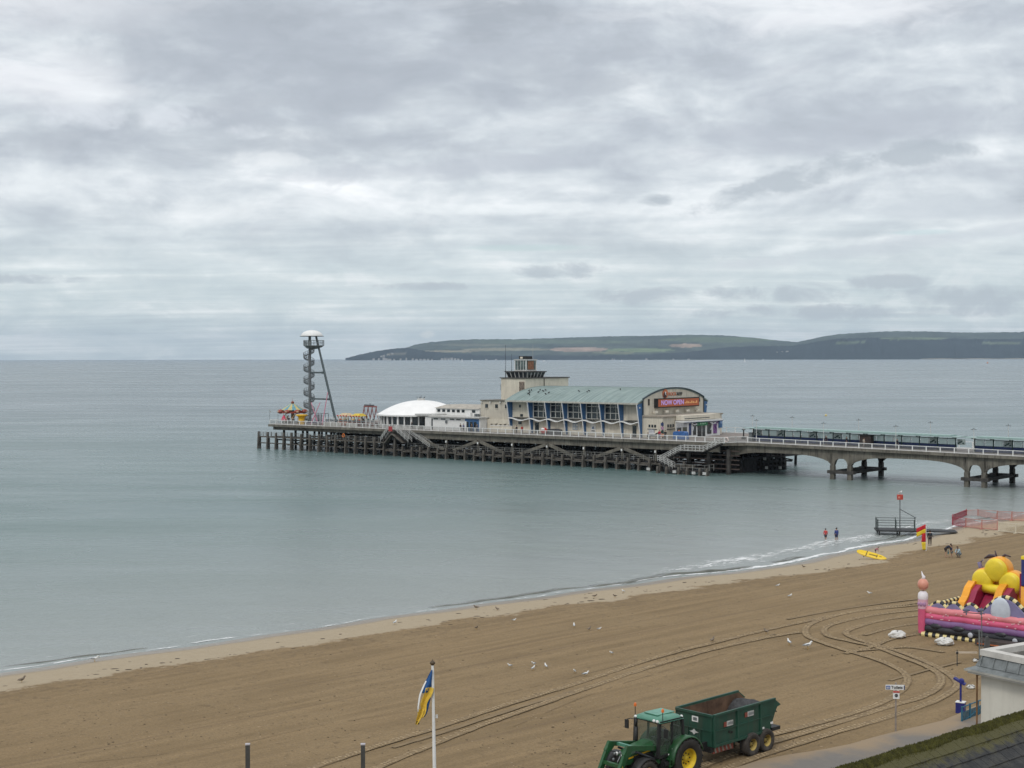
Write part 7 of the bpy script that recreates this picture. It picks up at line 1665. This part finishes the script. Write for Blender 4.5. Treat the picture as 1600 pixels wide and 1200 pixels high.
# blue railing
q0, q1 = G(1503, 1132), G(1540, 1117); th = thing('blue_railing', 'light blue railing panel beside the wall of the white building', 'railing', q0, math.atan2(q1.y-q0.y, q1.x-q0.x))
L_ = (q1-q0).length; m = MB(); railing(m, [(0,0,0),(L_,0,0)], .95, 1.0, .05, (1.,.08)); m.bar((0,.0,.1),(L_,0,.66),.04,.04); rr_ = m.build('frame', mat('light_blue_paint', (.025,.12,.19), .5), th)
m = MB()
for i in range(int(L_/.11)): m.bar((i*.11,0,.08),(i*.11,0,.68),.018,.018)
m.build('bars', mat('light_blue_paint', (.025,.12,.19)), th); MB().box(.05,L_-.05,.02,.03,.1,.66).build('panel', mat('blue_mesh', (.05,.12,.15), .7, alpha=.55), th)

# tiled roof seen from above, slope falling to the viewer
RL, RR = Vector(flat(1285, 1215, CAMZ-8.25)), Vector(flat(1605, 1115.5, CAMZ-8.25))
dr = (RR-RL).normalized(); angr = math.atan2(dr.y, dr.x)
tf = thing('tiled_roof_building', 'dark slate tiled roof with a thick mossy ridge in the bottom right corner', 'building', (RL.x, RL.y, CAMZ-8.25), angr)
# local x along the ridge, -y down the near slope
sl_ = R(33); GA = .30; W_T = .26; RLn = 13.5; X0 = -2.6
msl = mat('slate_tile', (.045,.045,.048), .75, .35, 1.7, bump=.6, bsc=20)
n = NT(msl.node_tree); bs = n.n['Principled BSDF']; co = n('ShaderNodeTexCoord').outputs['Object']
n1 = n.noise(co, 3.5, 6., .7); n2 = n.noise(co, 22., 3., .7); n3 = n.noise(co, .8, 4., .6); sp_y = n('ShaderNodeSeparateXYZ', {0: co}).outputs[1]
c = n.mix(n.sm(n1, .35, .65), (.018,.019,.020), (.045,.044,.042)); c = n.mix(n.m('MULTIPLY', n.sm(n2, .68, .74), .55), c, (.20,.20,.17))
near_r = n.sm(n.m('ADD', sp_y, n.m('MULTIPLY', n.m('SUBTRACT', n1, .5), .9)), -.62, -.28)
c = n.mix(n.m('MULTIPLY', near_r, .85), c, (.075,.068,.016)); c = n.mix(n.m('MULTIPLY', n.m('MULTIPLY', n.sm(n3, .5, .7), n.sm(n1, .45, .6)), .22), c, (.08,.075,.025)); n.l.new(c, bs.inputs['Base Color'])
m = MB(); ncr = 30; rt = random.Random(3)
for r_ in range(ncr):
    y1 = -r_*GA*math.cos(sl_)-.08; zz_ = -r_*GA*math.sin(sl_)-.02; y2 = y1-GA*1.12*math.cos(sl_); z2 = zz_-GA*1.12*math.sin(sl_)+.012
    x = X0+(W_T/2 if r_%2 else 0)
    while x < RLn:
        t = .022; j = rt.uniform(-.008,.008); g_ = .004
        m.add([(x+g_,y1,zz_),(x+W_T-g_,y1,zz_),(x+W_T-g_,y2+j,z2+.008+j*.5),(x+g_,y2+j,z2+.008+j*.3),(x+g_,y1,zz_+t),(x+W_T-g_,y1,zz_+t),(x+W_T-g_,y2+j,z2+t+.02),(x+g_,y2+j,z2+t+.02)], [(0,3,2,1),(4,5,6,7),(0,1,5,4),(2,3,7,6),(1,2,6,5),(0,4,7,3)])
        x += W_T
m.build('tiles', msl, tf)
MB().prism([(-.0,-.15),(-9*math.cos(sl_),-9*math.sin(sl_)-.12),(-9*math.cos(sl_),-9*math.sin(sl_)-.4),(6,-9*math.sin(sl_)-.4),(6,-6*math.tan(sl_)-.2)], X0+.05, RLn-.05, 'yz').build('roof_core', M_BLACK, tf)
MB().box(X0+.3,RLn-.3,-6.5,5.5,-CAMZ+8.09,-5.6).build('wall', M_WALL, tf)
mmoss = mat('moss', (.066,.064,.012), .95, .35, 6., bump=1., bsc=30)
m = MB(); m.sweep([(x, .02*math.sin(x*3), -.05) for x in np.arange(X0, RLn, .3)], .12, 10, .8); m.build('ridge_tiles', mat('ridge_tile', (.06,.055,.04), .9), tf)
def clump_mesh(name, cnt, fn, parent, m_, s0=.02, s1=.06, kind='stuff'):
    m = MB()
    for i in range(cnt):
        p = fn(); r_ = rng.uniform(s0, s1); a = rng.uniform(0, 6.28); up_ = rng.uniform(.6, 1.6)
        m.add([(p[0]+r_*math.cos(a),p[1]+r_*math.sin(a),p[2]-.01),(p[0]+r_*math.cos(a+2.1),p[1]+r_*math.sin(a+2.1),p[2]-.01),(p[0]+r_*math.cos(a+4.2),p[1]+r_*math.sin(a+4.2),p[2]-.01),(p[0],p[1],p[2]+r_*up_)], [(0,1,3),(1,2,3),(2,0,3)])
    o = m.build(name, m_, parent); o['kind'] = kind; return o
def onridge():
    a = rng.uniform(-.5, 3.5); x = rng.uniform(X0, RLn); return (x, .12*math.cos(a)+.02*math.sin(x*3), -.05+.11*math.sin(a))
clump_mesh('ridge_moss', 26000, onridge, tf, mmoss, .015, .05)
def onslope():
    while True:
        d = abs(rng.normal(0, .2))+.08; x = rng.uniform(X0, RLn)
        if d < 1.6 and rng.rand() < .55+.45*math.sin(x*2.3+d*4): return (x, -d*math.cos(sl_), -d*math.sin(sl_)+.035)
clump_mesh('slope_moss', 15000, onslope, tf, mmoss, .01, .035)

# ------------------------------------------------------------------ far boats and the town across the bay
def boat(px, D_, L_, hs, label, sail=True, grp='boats far out on the bay'):
    x = (px-800)/F*D_; th = thing('sailing_boat' if sail else 'motor_boat', label, 'boat', (x, D_, 0), rng.uniform(-.4,.4), grp)
    m = MB(); m.prism([(-L_/2,.2),(-L_*.42,-.4),(L_*.4,-.4),(L_/2,1.),(-L_/2,.9)], -L_*.13, L_*.13, 'xz'); m.build('hull', M_WHITE, th)
    if sail:
        MB().prism([(-L_*.35,1.6),(L_*.05,1.6),(L_*.08,hs)], -.06,.06,'xz').build('mainsail', M_WHITE, th); MB().prism([(L_*.12,1.4),(L_*.45,1.3),(L_*.09,hs*.9)], -.05,.05,'xz').build('jib', M_WHITE, th); MB().tube((L_*.07,0,.8),(L_*.07,0,hs*1.02),.12,.08,5).build('mast', M_GREY, th)
    else: MB().box(-L_*.2,L_*.2,-L_*.08,L_*.08,1.,hs).build('cabin', M_WHITE, th)
    return th
boat(737.5, 8500, 9, 21, 'white sail against the foot of the hills left of the stage tower'); boat(722, 9500, 20, 5, 'low white motor boat just left of the sail near the far shore', False); boat(971.5, 8500, 8, 13, 'tiny white sail in front of the dark woods right of the stage tower')
boat(1163.5, 7000, 9, 20, 'white sail alone on open water in front of the gap in the hills'); boat(1192, 9500, 8, 15, 'small white sail close to the far shore, right of the lone sail'); boat(850, 9000, 30, 5, 'pale low boat beside the lookout cabin at the far shore', False)
s = Vector(flat(1290.5, 650, 0)); th = thing('buoy', 'small yellowish buoy floating beyond the long shelter', 'buoy', (s.x, s.y, 0)); MB().ball((0,0,.2),.5,10,8,(1,1,.8)).build('float', mat('buoy_cream', (.60,.48,.2)), th, True)
MB().tube((0,0,.5),(0,0,.9),.10,.06,6).build('top_mark', M_YEL, th)
s = Vector(flat(1543, 562, 0)); th = thing('buoy', 'tiny dark orange buoy far out near the horizon on the right', 'buoy', ((1543-800)/F*5000, 5000, 0)); MB().ball((0,0,1.5),2.5,8,6).build('float', M_ORANGE, th, True)
MB().tube((0,0,3),(0,0,6),.5,.3,6).build('top_mark', M_ORANGE, th)
mtw, mtr = mat('town_pale', (.40,.385,.36), .9), mat('town_roof', (.20,.16,.14), .9)
def townhouse(px, w_, h, D_=13960, z=0., label='pale building in the town along the foot of the far hills', grp='town buildings across the bay'):
    x = (px-800)/F*D_; th = thing('house', label, 'building', (x, D_, z), rng.uniform(-.2,.2), grp)
    h *= .85; MB().box(-w_/2,w_/2,-8,8,-4,h).build('wall', mtw, th); MB().prism([(-w_/2-1,h),(w_/2+1,h),(w_/2-3,h+3),(-w_/2+3,h+3)], -9, 9, 'xz').build('roof', mtr, th)
NT_ = 0; ORD = 'first second third fourth fifth sixth seventh eighth ninth tenth eleventh twelfth thirteenth fourteenth fifteenth sixteenth seventeenth eighteenth nineteenth twentieth twenty-first twenty-second twenty-third twenty-fourth twenty-fifth twenty-sixth twenty-seventh twenty-eighth'.split()
for px, w_, h in ((584,18,20),(592,14,22),(600,26,30),(604,20,22),(609,30,16),(616,14,14),(626,16,20),(635,14,26),(645,14,22),(651,22,12),(657,20,14),(663,24,14),(669,20,13),(675,16,12),(691,24,20),(696,20,24),(701,22,20),(706,24,26),(711,20,20),(716,22,16),(722,16,12),(760,16,10),(775,20,10),(957,12,12),(960,10,10),(1010,18,14),(1052,14,10),(1076,20,10)): NT_ += 1; townhouse(px, w_, h, label=ORD[NT_-1]+' pale building from the left in the waterfront town below the far hills')
for px, z, w_, h in ((600,38,20,14),(607,52,24,10),(613,60,18,10),(596,34,16,10),(1222,70,20,10),(1230,74,26,10),(1214,66,18,9)): townhouse(px, w_, h, 14080 if px < 800 else 14300, z, 'small pale building on the far hillside, ' + {600:'left of the highest one in the town',607:'just below the highest one in the town',613:'highest of those above the town',596:'lowest of those above the town',1222:'in the right-hand woods, middle of three',1230:'in the right-hand woods, right of three',1214:'in the right-hand woods, left of three'}[px], 'hillside buildings across the bay')
w_ = None
